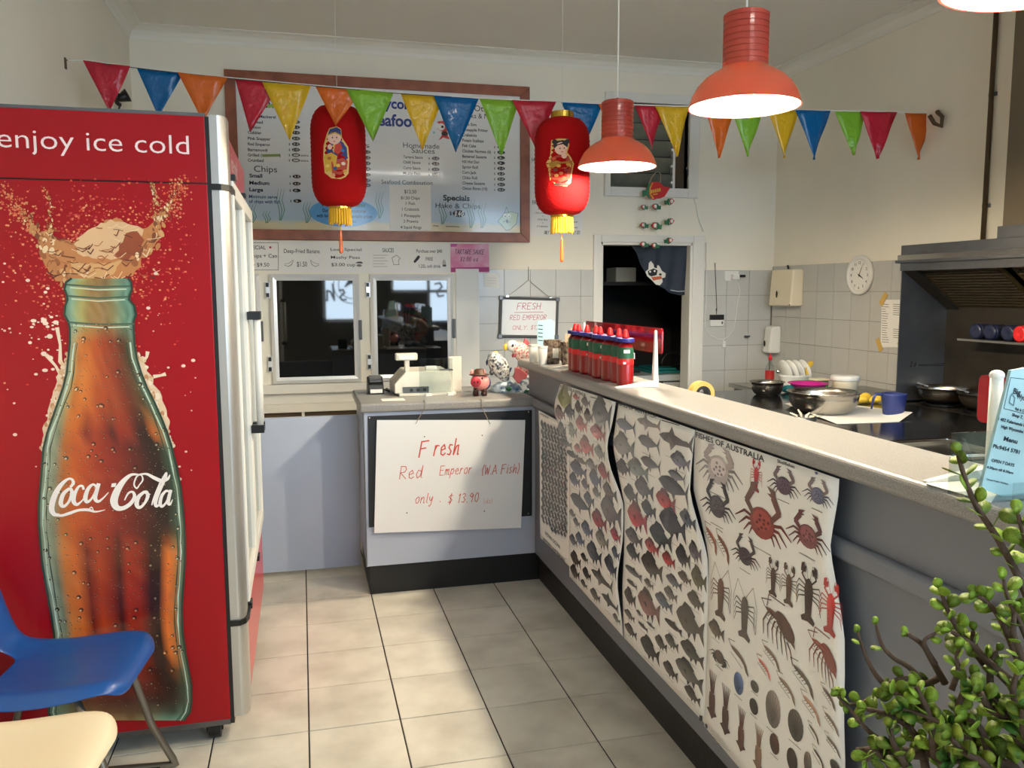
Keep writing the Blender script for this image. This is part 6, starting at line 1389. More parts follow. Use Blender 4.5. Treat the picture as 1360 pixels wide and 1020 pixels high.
MB().tube([(tp.x, 5.35, BZ+.085), (tp.x-.01, 5.35, BZ+.10), (tp.x-.10, 5.33, BZ+.122)], [.024, .02, .008], 10).build('tap_lever', 'chrome', T, smooth=True)
def bowl(name, label, p_, r_, h, base, m_='steel', cat='bowl', rim=.008, grp=None):
    T = thing(name, label, cat, p_, 0, grp); x, y, z = p_
    prof = [(base, z+.001)]; 
    for k in range(1, 8): t_ = k/7; prof.append((base+(r_-base)*sin(t_*pi/2)**.9, z+h*(1-cos(t_*pi/2))))
    inner = [(max(.001, q_[0]-.003), q_[1]+.003) for q_ in reversed(prof)]
    MB().lathe(prof+[(r_+rim, z+h+.001), (r_+rim, z+h+.004)]+inner+[(.0005, z+.004)], (x, y, 0), 36, closed=True).build('bowl_wall', m_, T, smooth=True)
    MB().lathe([(.0005, z), (base, z), (base, z+.002)], (x, y, 0), 30).build('bowl_foot', m_, T)
    MB().lathe([(r_+rim-.004, z+h), (r_+rim+.002, z+h+.001), (r_+rim+.002, z+h+.005), (r_+rim-.004, z+h+.005), (r_+rim-.004, z+h)], (x, y, 0), 36, closed=True).build('bowl_rim', m_, T, smooth=True)
    return T
b0 = PZ(1099, 549, BZ+.002); kb = depth(b0)/FPX
bowl('mixing_bowl', 'big stainless mixing bowl standing on white paper', (b0.x, b0.y+.04, BZ+.0035), 45*kb, 27*kb, 27*kb, grp='stainless mixing bowls')
b1 = PZ(1022, 525, BZ); k1 = depth(b1)/FPX
bowl('mixing_bowl', 'small stainless mixing bowl on the bare black bench', (b1.x, b1.y+.03, BZ), 21*k1, 17*k1, 12*k1, grp='stainless mixing bowls')
# white paper under the big bowl, one corner lifting
pl_ = [(1042, 540), (1060, 534), (1135, 538), (1212, 553), (1194, 560), (1112, 563)]
P3 = [PZ(x, y, BZ+.002) for x, y in pl_]
mb = MB(); cen = Vector((b0.x, b0.y+.05, BZ+.0015)); lift = [.018, 0, 0, .022, 0, 0]; n_ = len(P3)
ring1 = [cen.lerp(q_, .7) for q_ in P3]
for q_ in ring1: q_.z = BZ+.0015
ring2 = [Vector((q_.x, q_.y, BZ+.0015+l_)) for q_, l_ in zip(P3, lift)]
mb.add([cen]+ring1+ring2, [(0, 1+i, 1+(i+1) % n_) for i in range(n_)]+[(1+i, 1+n_+i, 1+n_+(i+1) % n_, 1+(i+1) % n_) for i in range(n_)])
tag(mb.build('paper_sheet', 'paper', solid=.001), 'white paper sheet spread under the big mixing bowl', 'paper')
# colander, tub, rack, bottle and friends
c1 = PZ(1073, 521, BZ); k1 = depth(c1)/FPX
T = thing('colander', 'bright magenta plastic colander behind the mixing bowls', 'colander', (c1.x, c1.y, BZ))
MB().lathe([(14*k1, BZ), (18*k1, BZ+.004), (23*k1, BZ+11*k1), (26*k1, BZ+12*k1), (26*k1, BZ+13*k1), (22*k1, BZ+12*k1), (16*k1, BZ+.008), (.0005, BZ+.007)], (c1.x, c1.y, 0), 32, closed=True).build('bowl', 'magenta', T, smooth=True)
for k in range(18):
    a = 2*pi*k/18; MB().ell((c1.x+20*k1*cos(a), c1.y+20*k1*sin(a), BZ+5*k1), .006, .006, .012, 8, 6).build('rib', 'magenta', T)
c2 = PZ(1089, 521, BZ); T = thing('teal_cloth', 'dark teal cloth pushed against the magenta colander', 'cloth', (PZ(1048, 521, BZ).x, PZ(1048, 521, BZ).y, BZ))
q_ = PZ(1048, 521, BZ); MB().ell((q_.x-.025, q_.y-.03, BZ+.02), .045, .05, .020, 14, 8).build('folded_cloth', 'teal_plastic', T, smooth=True); MB().ell((q_.x-.02, q_.y-.02, BZ+.035), .04, .03, .014, 12, 8).build('cloth_fold', 'teal_plastic', T, smooth=True)
c3 = PZ(1122, 521, BZ); k3 = depth(c3)/FPX; T = thing('plastic_tub', 'translucent white plastic tub with a white lid near the tiled wall', 'tub', (c3.x, c3.y, BZ))
MB().lathe([(15*k3, BZ), (17*k3, BZ+16*k3), (17.2*k3, BZ+17*k3)], (c3.x, c3.y, 0), 28).build('tub', 'cream_plastic', T, smooth=True); MB().lathe([(18*k3, BZ+16*k3), (18.6*k3, BZ+17*k3), (18.4*k3, BZ+22*k3), (17*k3, BZ+23*k3), (.0005, BZ+22.5*k3)], (c3.x, c3.y, 0), 28).build('lid', 'white_plastic', T, smooth=True)
c4 = PZ(1098, 517, BZ); k4 = depth(c4)/FPX; T = thing('green_container', 'green tub with a pale lid between the colander and the white tub', 'container', (c4.x, c4.y+.08, BZ))
MB().box(c4.x-10*k4, c4.x+10*k4, c4.y+.05, c4.y+.12, BZ, BZ+10*k4).build('tub', 'green_plastic', T, bevel=.008); MB().box(c4.x-11*k4, c4.x+11*k4, c4.y+.04, c4.y+.13, BZ+10*k4, BZ+13*k4).build('lid', 'cream_plastic', T, bevel=.006)
c5 = PZ(1078, 512, BZ); k5 = depth(c5)/FPX; T = thing('dish_rack', 'white dish rack holding plates and a yellow spatula by the tap', 'dish rack', (c5.x, c5.y+.2, SZ))
yy = c5.y+.2; MB().lathe([(17*k5, SZ), (19*k5, BZ+.0), (22*k5, BZ+8*k5), (24*k5, BZ+11*k5), (20*k5, BZ+10*k5), (.0005, BZ+.03)], (c5.x, yy, 0), 28, sx=1, sy=.7).build('basin', 'white_plastic', T, smooth=True)
for k in range(4):
    MB().lathe([(.0005, -.004), (.075, -.004), (.08, .004), (.0005, .002)], (c5.x-.08+.05*k, yy, BZ+.085), 20, mtx=Matrix.Rotation(radians(70), 3, 'Y')).build('plate', 'ceramic_white' if k % 2 else 'white_plastic', T, smooth=True)
MB().box(c5.x+.05, c5.x+.075, yy-.05, yy-.045, BZ+.06, BZ+.10).build('spatula_handle', 'yellow', T); MB().prism([(c5.x+.05, yy-.05, BZ+.10), (c5.x+.075, yy-.05, BZ+.09), (c5.x+.115, yy-.05, BZ+.14), (c5.x+.10, yy-.05, BZ+.155), (c5.x+.07, yy-.05, BZ+.145)], (0, .006, 0)).build('spatula_blade', 'yellow', T)
c6 = PY(1022, 507, 5.5); T = thing('detergent_bottle', 'clear pump bottle of red dish soap in the tiled corner', 'bottle', (c6.x, 5.5, SZ))
MB().lathe([(.030, SZ), (.034, SZ+.01), (.034, BZ+.05), (.0005, BZ+.05)], (c6.x, 5.5, 0), 18).build('soap', 'red_plain', T, smooth=True); MB().lathe([(.0345, SZ), (.0345, BZ+.05), (.03, BZ+.08), (.014, BZ+.11), (.013, BZ+.14)], (c6.x, 5.5, 0), 18, closed=True).build('bottle_wall', 'acrylic', T, smooth=True); MB().lathe([(.014, BZ+.13), (.014, BZ+.155), (.006, BZ+.16), (.005, BZ+.18), (.0005, BZ+.18)], (c6.x, 5.5, 0), 12).build('cap', 'cap_red', T, smooth=True)
c7 = PZ(1000, 516, BZ); T = thing('white_saucer', 'white saucer just behind the small mixing bowl', 'dish', (c7.x+.03, 4.72, BZ))
MB().lathe([(.04, BZ), (.07, BZ+.02), (.085, BZ+.026), (.07, BZ+.024), (.0005, BZ+.008)], (c7.x+.03, 4.70, 0), 24, closed=True).build('dish', 'white_plastic', T, smooth=True)
c8 = PZ(1148, 535, BZ); T = thing('yellow_cloth', 'crumpled yellow dish cloth near the blue jug', 'cloth', (c8.x-.02, c8.y, BZ)); rr = random.Random(4)
for k in range(5): MB().ell((c8.x-.06+.03*k+.0, c8.y+rr.uniform(-.03, .03), BZ+.0185+.006*(k % 3)), .035, .03, .018+.006*(k % 3), 12, 8).build('cloth_fold', 'yellow', T, smooth=True)
c9 = PZ(1186, 551, BZ); k9 = depth(c9)/FPX; T = thing('measuring_jug', 'dark blue plastic jug with an open handle beside the cooking hood', 'jug', (c9.x, c9.y, BZ))
jx, jy = c9.x, c9.y
MB().lathe([(12*k9, BZ), (13*k9, BZ+.004), (16*k9, BZ+27*k9), (17*k9, BZ+29*k9), (15*k9, BZ+28*k9), (12*k9, BZ+.008), (.0005, BZ+.007)], (jx, jy, 0), 26, closed=True).build('body', 'jug_blue', T, smooth=True)
dv = Vector((-cos(YAW), sin(YAW), 0))
MB().tube([Vector((jx, jy, BZ+27*k9))+dv*13*k9, Vector((jx, jy, BZ+28*k9))+dv*24*k9, Vector((jx, jy, BZ+22*k9))+dv*27*k9, Vector((jx, jy, BZ+8*k9))+dv*29*k9], [2.2*k9, 2*k9, 1.8*k9, 1.2*k9], 8).build('handle', 'jug_blue', T, smooth=True)
# tongs standing up, marker and tray on the near part of the bench
u0 = PZ(1066, 572, BZ); T = thing('tongs_holder', 'pale tongs and scoops fanning out of a pot behind the bar', 'utensils', (u0.x, u0.y+.05, BZ))
ux, uy = u0.x+.04, u0.y+.05; ku = depth(u0)/FPX
MB().lathe([(.05, BZ), (.055, BZ+.06), (.050, BZ+.06), (.046, BZ+.004), (.0005, BZ+.004)], (ux, uy, 0), 20, closed=True).build('pot', 'steel_dull', T, smooth=True)
for dx, h_, cv in ((-16, 8, -6), (-7, 12, -3), (4, 7, 4), (12, 3, 8), (18, 2, 9)):
    a = Vector((ux+dx*.3*ku, uy, BZ+.01)); b = Vector((ux+dx*.8*ku, uy, BZ+.05+h_*.5*ku)); c = Vector((ux+(dx+cv)*ku, uy, BZ+.05+h_*ku))
    MB().tube([a, b, c], [.005, .006, .003], 7).build('utensil', 'cream_plastic', T, smooth=True)
a, b = PZ(1133, 578, BZ+.03), PZ(1158, 591, BZ+.012)
T = thing('marker_tube', 'white marker with a blue cap propped on the steel tray', 'marker', (b.x, b.y, BZ))
MB().tube([a.lerp(b, .22), b], .008, 10).build('barrel', 'white_plastic', T, smooth=True); MB().tube([a, a.lerp(b, .24)], .0095, 10).build('cap', 'blue_tip', T, smooth=True)
q0, q1 = PZ(1160, 588, BZ+.02), PZ(1240, 606, BZ+.02)
T = thing('steel_tray', 'shallow stainless tray at the near end of the black bench', 'tray', ((q0.x+q1.x)/2+.12, (q0.y+q1.y)/2, BZ)); yl, yh = q1.y-.02, q0.y
MB().box(q0.x+.01, q0.x+.35, yl, yh, BZ, BZ+.003).build('tray_floor', 'steel', T)
MB().tube([(q0.x, yl, BZ+.018), (q0.x, yh-.03, BZ+.018), (q0.x+.03, yh, BZ+.018), (q0.x+.36, yh, BZ+.018), (q0.x+.36, yl, BZ+.018), (q0.x, yl, BZ+.018)], .007, 8).build('rolled_rim', 'chrome', T, smooth=True)
MB().box(q0.x, q0.x+.004, yl, yh, BZ, BZ+.018).box(q0.x, q0.x+.36, yh-.004, yh, BZ, BZ+.018).box(q0.x+.356, q0.x+.36, yl, yh, BZ, BZ+.018).box(q0.x, q0.x+.36, yl, yl+.004, BZ, BZ+.018).build('tray_walls', 'steel', T)

# cooking range and hood
HX, HY = 3.36, 4.13
T = thing('cooking_hood', 'grimy stainless extraction hood over the wok range', 'range hood', (3.55, 3.2, 1.5))
hy0 = 2.1
MB().box(HX-.02, XR-.004, hy0, HY+.02, 1.60, 1.615).build('drip_edge', 'steel_dull', T)
MB().box(HX, XR-.004, hy0, HY, 1.64, 1.70).build('top_box', 'steel_dull', T, bevel=.003)
MB().box(HX-.012, HX+.004, hy0, HY+.012, 1.612, 1.645).build('ledge', 'steel', T, bevel=.002)
MB().box(HX, HX+.006, hy0, HY, 1.555, 1.612).build('fascia', 'steel_dull', T)
MB().box(HX+.01, XR-.02, HY-.008, HY, .80, 1.60).build('side_sheet', 'steel_dull', T)
MB().box(XR-.03, XR-.02, hy0, HY-.008, .80, 1.60).build('splash_sheet', 'steel_dark', T)
for k in range(3):
    ya = HY-.10-k*.62; yb = ya-.56
    fr = MB().hexa([(HX+.05, yb, 1.56), (HX+.05, ya, 1.56), (XR-.04, ya, 1.35), (XR-.04, yb, 1.35)], [(HX+.05, yb, 1.575), (HX+.05, ya, 1.575), (XR-.025, ya, 1.36), (XR-.025, yb, 1.36)]).build('grease_filter', 'mesh_filter', T)
    for j in range(14):
        z = j/14; x = HX+.05+(XR-.09-HX)*z; zz = 1.555-.205*z; MB().box(x, x+.008, yb+.02, ya-.02, zz-.004, zz+.002).build('baffle', 'steel_dark', fr)
MB().hexa([(HX+.01, HY-.10, 1.56), (HX+.01, HY-.008, 1.56), (XR-.03, HY-.008, 1.33), (XR-.03, HY-.10, 1.33)], [(HX+.01, HY-.10, 1.60), (HX+.01, HY-.008, 1.60), (XR-.03, HY-.008, 1.38), (XR-.03, HY-.10, 1.38)]).build('end_gusset', 'steel_dark', T)
pp = Print('Y', HY-.0085); pp.region((1160, 380, 5.667)); pp.hand('2 o', 276, 606, 40, (20, 20, 22), 1, w=52, lw=1.0); pp.pstroke([(340, 594), (500, 586), (560, 578), (520, 598), (340, 598)], 5, (26, 26, 28)); pp.build('marker_scrawl', 'print', T)
dp = PX(1345, 312, 3.45)
MB().box(3.40, XR-.004, 2.2, 3.46, 1.70, ZC).build('exhaust_duct', 'duct_brown', T); MB().box(3.38, XR-.004, 2.18, 3.47, 1.70, 1.76).build('duct_flange', 'steel_dull', T)
T = thing('wall_pipe', 'stained vertical pipe on the right wall above the hood', 'pipe', (XR-.02, 3.9, 1.71))
pa, pb = PX(1316, 60, XR-.02), PX(1302, 308, XR-.02); MB().tube([(XR-.016, 3.90, 1.702), (XR-.016, 3.90, ZC-.09)], .013, 8).build('pipe_run', 'hook_brown', T, smooth=True)
for z in (1.9, 2.5, 2.95): MB().box(XR-.012, XR, 3.875, 3.925, z, z+.02).build('pipe_clip', 'led_grey', T)
# shelf with round jars inside the hood
sh0 = PX(1281, 449, 3.60)
T = thing('spice_shelf', 'narrow steel shelf on the splash sheet inside the hood', 'shelf', (3.62, 3.4, sh0.z))
MB().box(3.55, XR-.03, 2.7, sh0.y, sh0.z-.012, sh0.z).build('shelf_board', 'steel', T)
for k, (x, m_, lb) in enumerate(((1297, 'jar_navy', 'navy round jar at the far end of the hood shelf'), (1316, 'jar_navy', 'navy round jar in the middle of the hood shelf'), (1340, 'jar_navy', 'navy round jar beside the red one on the hood shelf'), (1356, 'red_plain', 'bright red round jar on the hood shelf'))):
    c = PX(x, 439, 3.60); c.z = sh0.z+.042; jt = thing('round_jar', lb, 'jar', (3.6, c.y, sh0.z), 0, 'round jars on the hood shelf'); Ry = Matrix.Rotation(-pi/2, 3, 'Y')
    MB().lathe([(.030, -.06), (.040, -.05), (.042, .0), (.042, .02)], (3.62, c.y, c.z), 20, mtx=Ry).build('jar_body', m_, jt, smooth=True); MB().lathe([(.042, .02), (.041, .03), (.030, .034), (.012, .030), (.0005, .028)], (3.62, c.y, c.z), 20, mtx=Ry).build('jar_lid', m_, jt, smooth=True)
T = thing('wok_range', 'blackened wok range with tan knobs below the extraction hood', 'stove', (3.5, 3.2, 0))
SX = 3.36
MB().box(SX, XR-.03, 2.2, HY-.01, .74, .785).build('hob_top', 'steel_dark', T, bevel=.004); MB().box(SX-.012, SX+.004, 2.2, HY-.01, .745, .790).build('front_edge', 'steel_dull', T, bevel=.003)
MB().box(SX+.02, XR-.03, 2.22, HY-.02, .05, .74).build('body', 'black_metal', T); MB().box(SX+.0, SX+.02, 2.22, HY-.02, .56, .70).build('control_panel', 'black_plastic', T); MB().box(SX+.005, SX+.02, 2.3, 3.9, .12, .52).build('oven_door', 'steel_dark', T, bevel=.006)
for x, y in ((1197, 572), (1247, 585)):
    c = PX(x, y, SX); c.x = SX; k_ = MB().lathe([(.030, -.005), (.026, .018), (.022, .03), (.0005, .031)], c, 16, mtx=Matrix.Rotation(-pi/2, 3, 'Y')).build('knob', 'knob_tan', T, smooth=True); MB().box(c.x-.045, c.x-.02, c.y-.028, c.y+.028, c.z-.008, c.z+.008).build('knob_grip', 'knob_tan', k_, bevel=.004)
for y in (3.97, 3.66): MB().lathe([(.10, .785), (.115, .79), (.115, .80), (.09, .803), (.09, .785)], (3.56, y, 0), 24, closed=True).build('burner_ring', 'black_metal', T)
for k, (y, r_, lb, m_) in enumerate(((3.965, .132, 'dull steel wok on the far burner of the range', 'steel'), (3.66, .13, 'dark wok on the burner behind the red guard', 'steel_dark'))):
    bowl('wok', lb, (3.555, y, .803), r_, .085, .05, m_, 'wok', grp='woks on the range')
    MB().tube([(3.555+.0, y+.12, .88), (3.51, y+.16, .90)], .010, 8).build('handle', 'steel_dull', bpy.data.objects['wok' if k == 0 else 'wok.001'])

# ================================================================== wall fixtures
R8 = (900, 300, 4)
def w8(x, y): return PX(900+x/4, 300+y/4, XR-.014)
a, b = w8(538, 232), w8(668, 440)
T = thing('towel_dispenser', 'cream paper towel dispenser hung on the tiled side wall', 'towel dispenser', (XR-.06, (a.y+b.y)/2, b.z))
def yx(px, X): return PX(px, 380, X).y
y_hi, y_lo = 5.92, 5.60
MB().hexa([(XR-.12, y_lo+.01, 1.325), (XR-.013, y_lo, 1.325), (XR-.013, y_hi, 1.325), (XR-.12, y_hi-.01, 1.325)], [(XR-.10, y_lo+.01, 1.605), (XR-.013, y_lo, 1.605), (XR-.013, y_hi, 1.605), (XR-.10, y_hi-.01, 1.605)]).build('case', 'cream_plastic', T, bevel=.012, seg=3)
MB().ell((XR-.118, 5.80, 1.415), .006, .010, .028, 10, 10).build('sight_window', 'black_plastic', T); MB().ell((XR-.117, 5.62, 1.335), .004, .006, .006, 8, 6).build('lock', 'black_plastic', T)
T2 = MB().tube([(XR-.02, 5.80, 1.61), (XR-.03, 5.80, 1.64)], .008, 8).build('key_hook', 'black_plastic', T); 
T = thing('soap_dispenser', 'white soap dispenser in the tiled corner below the towel dispenser', 'soap dispenser', (XR-.06, 5.9, .98))
MB().hexa([(XR-.11, 5.90, .945), (XR-.013, 5.88, .945), (XR-.013, 6.02, .945), (XR-.11, 6.0, .945)], [(XR-.09, 5.90, 1.155), (XR-.013, 5.88, 1.165), (XR-.013, 6.02, 1.165), (XR-.09, 6.0, 1.155)]).build('case', 'white_plastic', T, bevel=.015, seg=3)
MB().ell((XR-.108, 5.97, 1.02), .006, .012, .025, 10, 8).build('level_window', 'black_plastic', T)
# clock
cc_ = w8(975, 262)
T = thing('wall_clock', 'round white wall clock with pale rim on the tiled side wall', 'clock', (XR-.02, cc_.y, cc_.z-.14)); Ry = Matrix.Rotation(-pi/2, 3, 'Y'); ctr = (XR-.013, cc_.y, cc_.z)
MB().lathe([(.125, 0), (.135, .006), (.132, .025), (.118, .030), (.105, .022), (.105, 0)], ctr, 36, mtx=Ry).build('rim', 'white_plastic', T, smooth=True); MB().lathe([(.106, .010), (.106, .016), (.0005, .016)], ctr, 36, mtx=Ry).build('dial', 'paper', T)
ck = Print('X', XR-.013-.0165)
for k in range(12):
    an = pi/6*k; a_, b_ = -cc_.y+.085*sin(an), cc_.z+.085*cos(an); tx = str(k or 12); vs_, fs_, W_ = text_geom(tx, .02); sc = .026; n_ = len(ck.v)
    ck.v += [ck.p3(a_+(vx-W_/2)*sc, b_+(vy-.35)*sc, 1) for vx, vy in vs_]
    for f in fs_: ck.f.append(tuple(i+n_ for i in f)); ck.c.append([lin((30, 30, 32))]*len(f))
ck.build('numerals', 'print', T)
for an, l, w_ in ((radians(118), .06, .006), (radians(25), .085, .003)):
    MB().prism([(XR-.031, cc_.y-q_[0]*1, cc_.z+q_[1]) for q_ in ((-w_*cos(an), w_*sin(an)), (l*sin(an), l*cos(an)), (w_*cos(an), -w_*sin(an)), (-.02*sin(an), -.02*cos(an)))], (-.001, 0, 0)).build('hand', 'black_plastic', T)
# taped roster on the side wall
q_ = [w8(1085, 392), w8(1215, 392), w8(1215, 645), w8(1078, 645)]
T = thing('roster_sheet', 'white handwritten roster taped to the side wall beside the hood', 'paper sheet', (XR-.016, q_[2].y, q_[2].z))
MB().prism([(XR-.014, p_.y, p_.z) for p_ in q_], (-.001, 0, 0)).build('sheet', 'paper', T)
ck = Print('X', XR-.0155, R8); rr = random.Random(2)
for k in range(17): ck.pstroke([(1086, 416+12.5*k), (1086+rr.uniform(18, 36), 418+12.5*k)], 2.6, (90, 86, 84))
for k in range(6): ck.pstroke([(1146, 416+11*k), (1146+rr.uniform(30, 52), 419+11*k)], 2.6, (90, 86, 84))
for k in range(5): ck.pstroke([(1146, 548+11*k), (1146+rr.uniform(26, 44), 550+11*k)], 2.6, (110, 104, 100))
ck.build('handwriting', 'print', T)
for x, y in ((1095, 388), (1072, 632), (1190, 648)):
    p_ = w8(x, y); R_ = Matrix.Translation((XR-.016, p_.y, p_.z)) @ Matrix.Rotation(radians(35 if y < 500 else -30), 4, 'X'); MB().box(-.0012, .0012, -.02, .02, -.045, .045, R_).build('tape_strip', 'tape_tan', T)
# power outlet, cable, thermometer, bits on the back tiles
yb_ = YB-.014
def k8(x, y): return PY(900+x/4, 300+y/4, yb_)
a, b = k8(248, 240), k8(320, 292)
T = thing('power_outlet', 'white double power outlet with a plug on the back wall tiles', 'power outlet', ((a.x+b.x)/2, yb_, b.z))
MB().box(a.x, b.x, yb_-.012, yb_+.002, b.z, a.z).build('plate', 'white_plastic', T, bevel=.003); c = k8(296, 272); MB().box(c.x-.03, c.x+.03, yb_-.05, yb_-.012, c.z-.02, c.z+.022).build('plug', 'white_plastic', T, bevel=.006); c = k8(326, 267); MB().box(c.x-.02, c.x+.03, yb_-.05, yb_-.03, c.z-.01, c.z+.01).build('adaptor', 'black_plastic', T)
T = thing('appliance_cable', 'white cable drooping from the outlet and up beside the doorway', 'cable', k8(220, 610))
pts = [(300, 285), (318, 310), (328, 345), (316, 400), (308, 470), (296, 540), (270, 585), (240, 606), (205, 600), (165, 580), (145, 545), (142, 480), (148, 400), (150, 300), (150, 200), (150, 90)]
MB().tube([k8(*p_)+Vector((0, -.008, 0)) for p_ in pts], .0035, 6).build('cord', 'white_plastic', T, smooth=True); c = k8(243, 628); MB().box(c.x-.012, c.x+.012, yb_-.02, yb_, c.z-.028, c.z+.028).build('cable_saddle', 'white_plastic', T, bevel=.004)
R4_ = lambda x, y: PY(680+x/4, 60+y/4, YB-.01)
T = thing('window_cable', 'thin lead with black plug hanging from the high louvre window', 'cable', R4_(1016, 990))
MB().tube([R4_(x, y) for x, y in ((926, 650), (940, 700), (945, 725), (950, 760), (975, 840), (990, 920), (1016, 990))], .004, 6).build('lead', 'string_white', T, smooth=True); MB().tube([R4_(928, 655), R4_(944, 722)], .007, 7).build('plug', 'black_plastic', T); MB().tube([R4_(944, 722), R4_(950, 762)], .012, 8).build('socket', 'white_plastic', T, smooth=True)
T = thing('wall_thermometer', 'small white digital thermometer hanging on a dark cord from the tiles', 'thermometer', k8(206, 532))
a, b = k8(168, 472), k8(240, 532); mid_ = a.z-(a.z-b.z)*.45
MB().box(a.x, b.x, yb_-.02, yb_, b.z, mid_).build('body', 'white_plastic', T, bevel=.004); MB().box(a.x+.002, b.x-.002, yb_-.022, yb_, mid_, a.z).build('display', 'black_plastic', T, bevel=.002); MB().tube([k8(206, 470), k8(208, 440), k8(198, 196)], .003, 6).build('cord', 'string_dark', T); c = k8(206, 445); MB().ell(c, .006, .006, .012, 8, 6).build('cord_knot', 'black_plastic', T)
c = k8(230, 514); MB().ell((c.x, yb_-.021, c.z), .008, .003, .012, 10, 6).build('button', 'led_grey', T)
c = k8(358, 588); T = thing('wall_stub', 'small metal pipe stub with valve poking from the tiles', 'pipe stub', c)
MB().tube([c, c+Vector((0, -.04, 0))], .010, 10).build('stub', 'steel_dull', T); MB().tube([c+Vector((-.02, -.04, 0)), c+Vector((.02, -.04, .004))], .007, 8).build('valve', 'steel_dull', T)
# fish mobile above the doorway
R9 = (780, 180, 6.8)
YM = YB-.09
T = thing('fish_mobile', 'red and green wooden fish mobile with small hanging fish over the doorway', 'mobile', PY(875, 330, YM))
def k9_(x, y): return PY(780+x/6.8, 180+y/6.8, YM)
def slab9(name, pts, m_, par, dy=0, th=.012): return MB().prism([k9_(*p_)+Vector((0, dy, 0)) for p_ in pts], (0, th, 0)).build(name, m_, par, bevel=.002)
sg = slab9('sign_fish', [(548, 440), (580, 420), (640, 418), (676, 440), (692, 462), (750, 470), (700, 550), (660, 568), (640, 570), (600, 580), (560, 570), (540, 540)], 'red_plain', T)
slab9('sign_back', [(548, 430), (580, 424), (560, 470), (556, 530), (580, 580), (556, 566), (540, 540), (500, 556), (498, 494), (536, 496)], 'fish_green', sg, -.004)
slab9('gill_stripe', [(584, 430), (592, 426), (570, 480), (574, 530), (604, 570), (592, 572), (564, 530), (560, 480)], 'yellow', sg, -.005)
pp = Print('Y', YM-.006, R9)
for k in range(5): pp.ppoly([(576+18*k, 492-4*k), (588+18*k, 490-4*k), (590+18*k, 520-4*k), (578+18*k, 522-4*k)], (236, 190, 70))
pp.ppoly([(590, 530), (634, 522), (636, 530), (592, 538)], (236, 190, 70)); pp.build('sign_lettering', 'print', sg)
MB().tube([k9_(560, 436), k9_(580, 380), k9_(620, 330), k9_(645, 326), k9_(660, 350), k9_(655, 420)], .005, 6).build('hanger_rope', 'rope', T, smooth=True)
def top9(x, y): return k9_(x, y)
for (x, y, s_, fl_) in ((516, 648, 34, 1), (626, 644, 42, 1), (744, 598, 44, -1), (516, 812, 40, 1), (626, 818, 50, 1), (744, 778, 44, -1), (516, 985, 40, 1), (616, 996, 40, 1), (736, 950, 40, -1)):
    f0 = slab9('hanging_fish', [(x-s_*fl_, y-8), (x-s_*.5*fl_, y-s_*.7), (x+s_*.2*fl_, y-s_*.7), (x+s_*.6*fl_, y-s_*.2), (x+s_*fl_, y-s_*.3), (x+s_*.9*fl_, y+s_*.6), (x+s_*.4*fl_, y+s_*.5), (x, y+s_*.75), (x-s_*.6*fl_, y+s_*.4)], 'fish_green', T)
    slab9('fish_head', [(x-s_*1.0*fl_, y-8), (x-s_*.45*fl_, y-s_*.66), (x+s_*.1*fl_, y-s_*.3), (x-s_*.1*fl_, y+s_*.4), (x-s_*.6*fl_, y+s_*.36)], 'red_plain', f0, -.004)
    q_ = k9_(x-s_*.35*fl_, y-4); MB().ell((q_.x, q_.y-.008, q_.z), s_*.32*.0009, .006, s_*.36*.0009, 10, 8).build('fish_eye', 'ceramic_white', f0, smooth=True)
for x0, y0, y1 in ((516, 580, 970), (626, 575, 985), (744, 560, 940)): MB().tube([k9_(600, 560) if x0 < 600 else k9_(x0, y0-8), k9_(x0, y0+40), k9_(x0, y1)], .0012, 4).build('fish_thread', 'string_white', T)
# security camera by the left wall
T = thing('wall_speaker_cam', 'small black camera on a bracket behind the first red pennant', 'camera', PY(150, 130, 5.4))
def kz(x, y, Y=5.5): return PY(x/4, y/4, Y)
MB().tube([kz(640, 560), kz(600, 530), kz(620, 500)], .012, 8).build('arm', 'black_plastic', T, smooth=True)
c = kz(600, 515); MB().ell(c, .05, .04, .035, 14, 10).build('head', 'black_plastic', T, smooth=True); MB().lathe([(.018, 0), (.04, .06), (.034, .06), (.014, 0)], c+Vector((.03, 0, -.01)), 16, mtx=Matrix.Rotation(radians(65), 3, 'Y'), closed=True).build('cone', 'black_plastic', T, smooth=True)
c = kz(508, 500); MB().box(c.x-.012, c.x+.012, 5.45, 5.5, c.z-.10, c.z+.05).build('bracket', 'black_plastic', T, bevel=.004)
MB().tube([kz(370, 318, 5.5), kz(420, 370, 5.5), kz(500, 460, 5.5)], .004, 6).build('lead', 'string_dark', T, smooth=True)
MB().tube([c, Vector((XL, 5.5, c.z))], .006, 6).build('wall_arm', 'black_plastic', T)
MB().tube([kz(640, 560), Vector((XL, 5.6, kz(640, 560).z))], .006, 6).build('rear_arm', 'black_plastic', T)

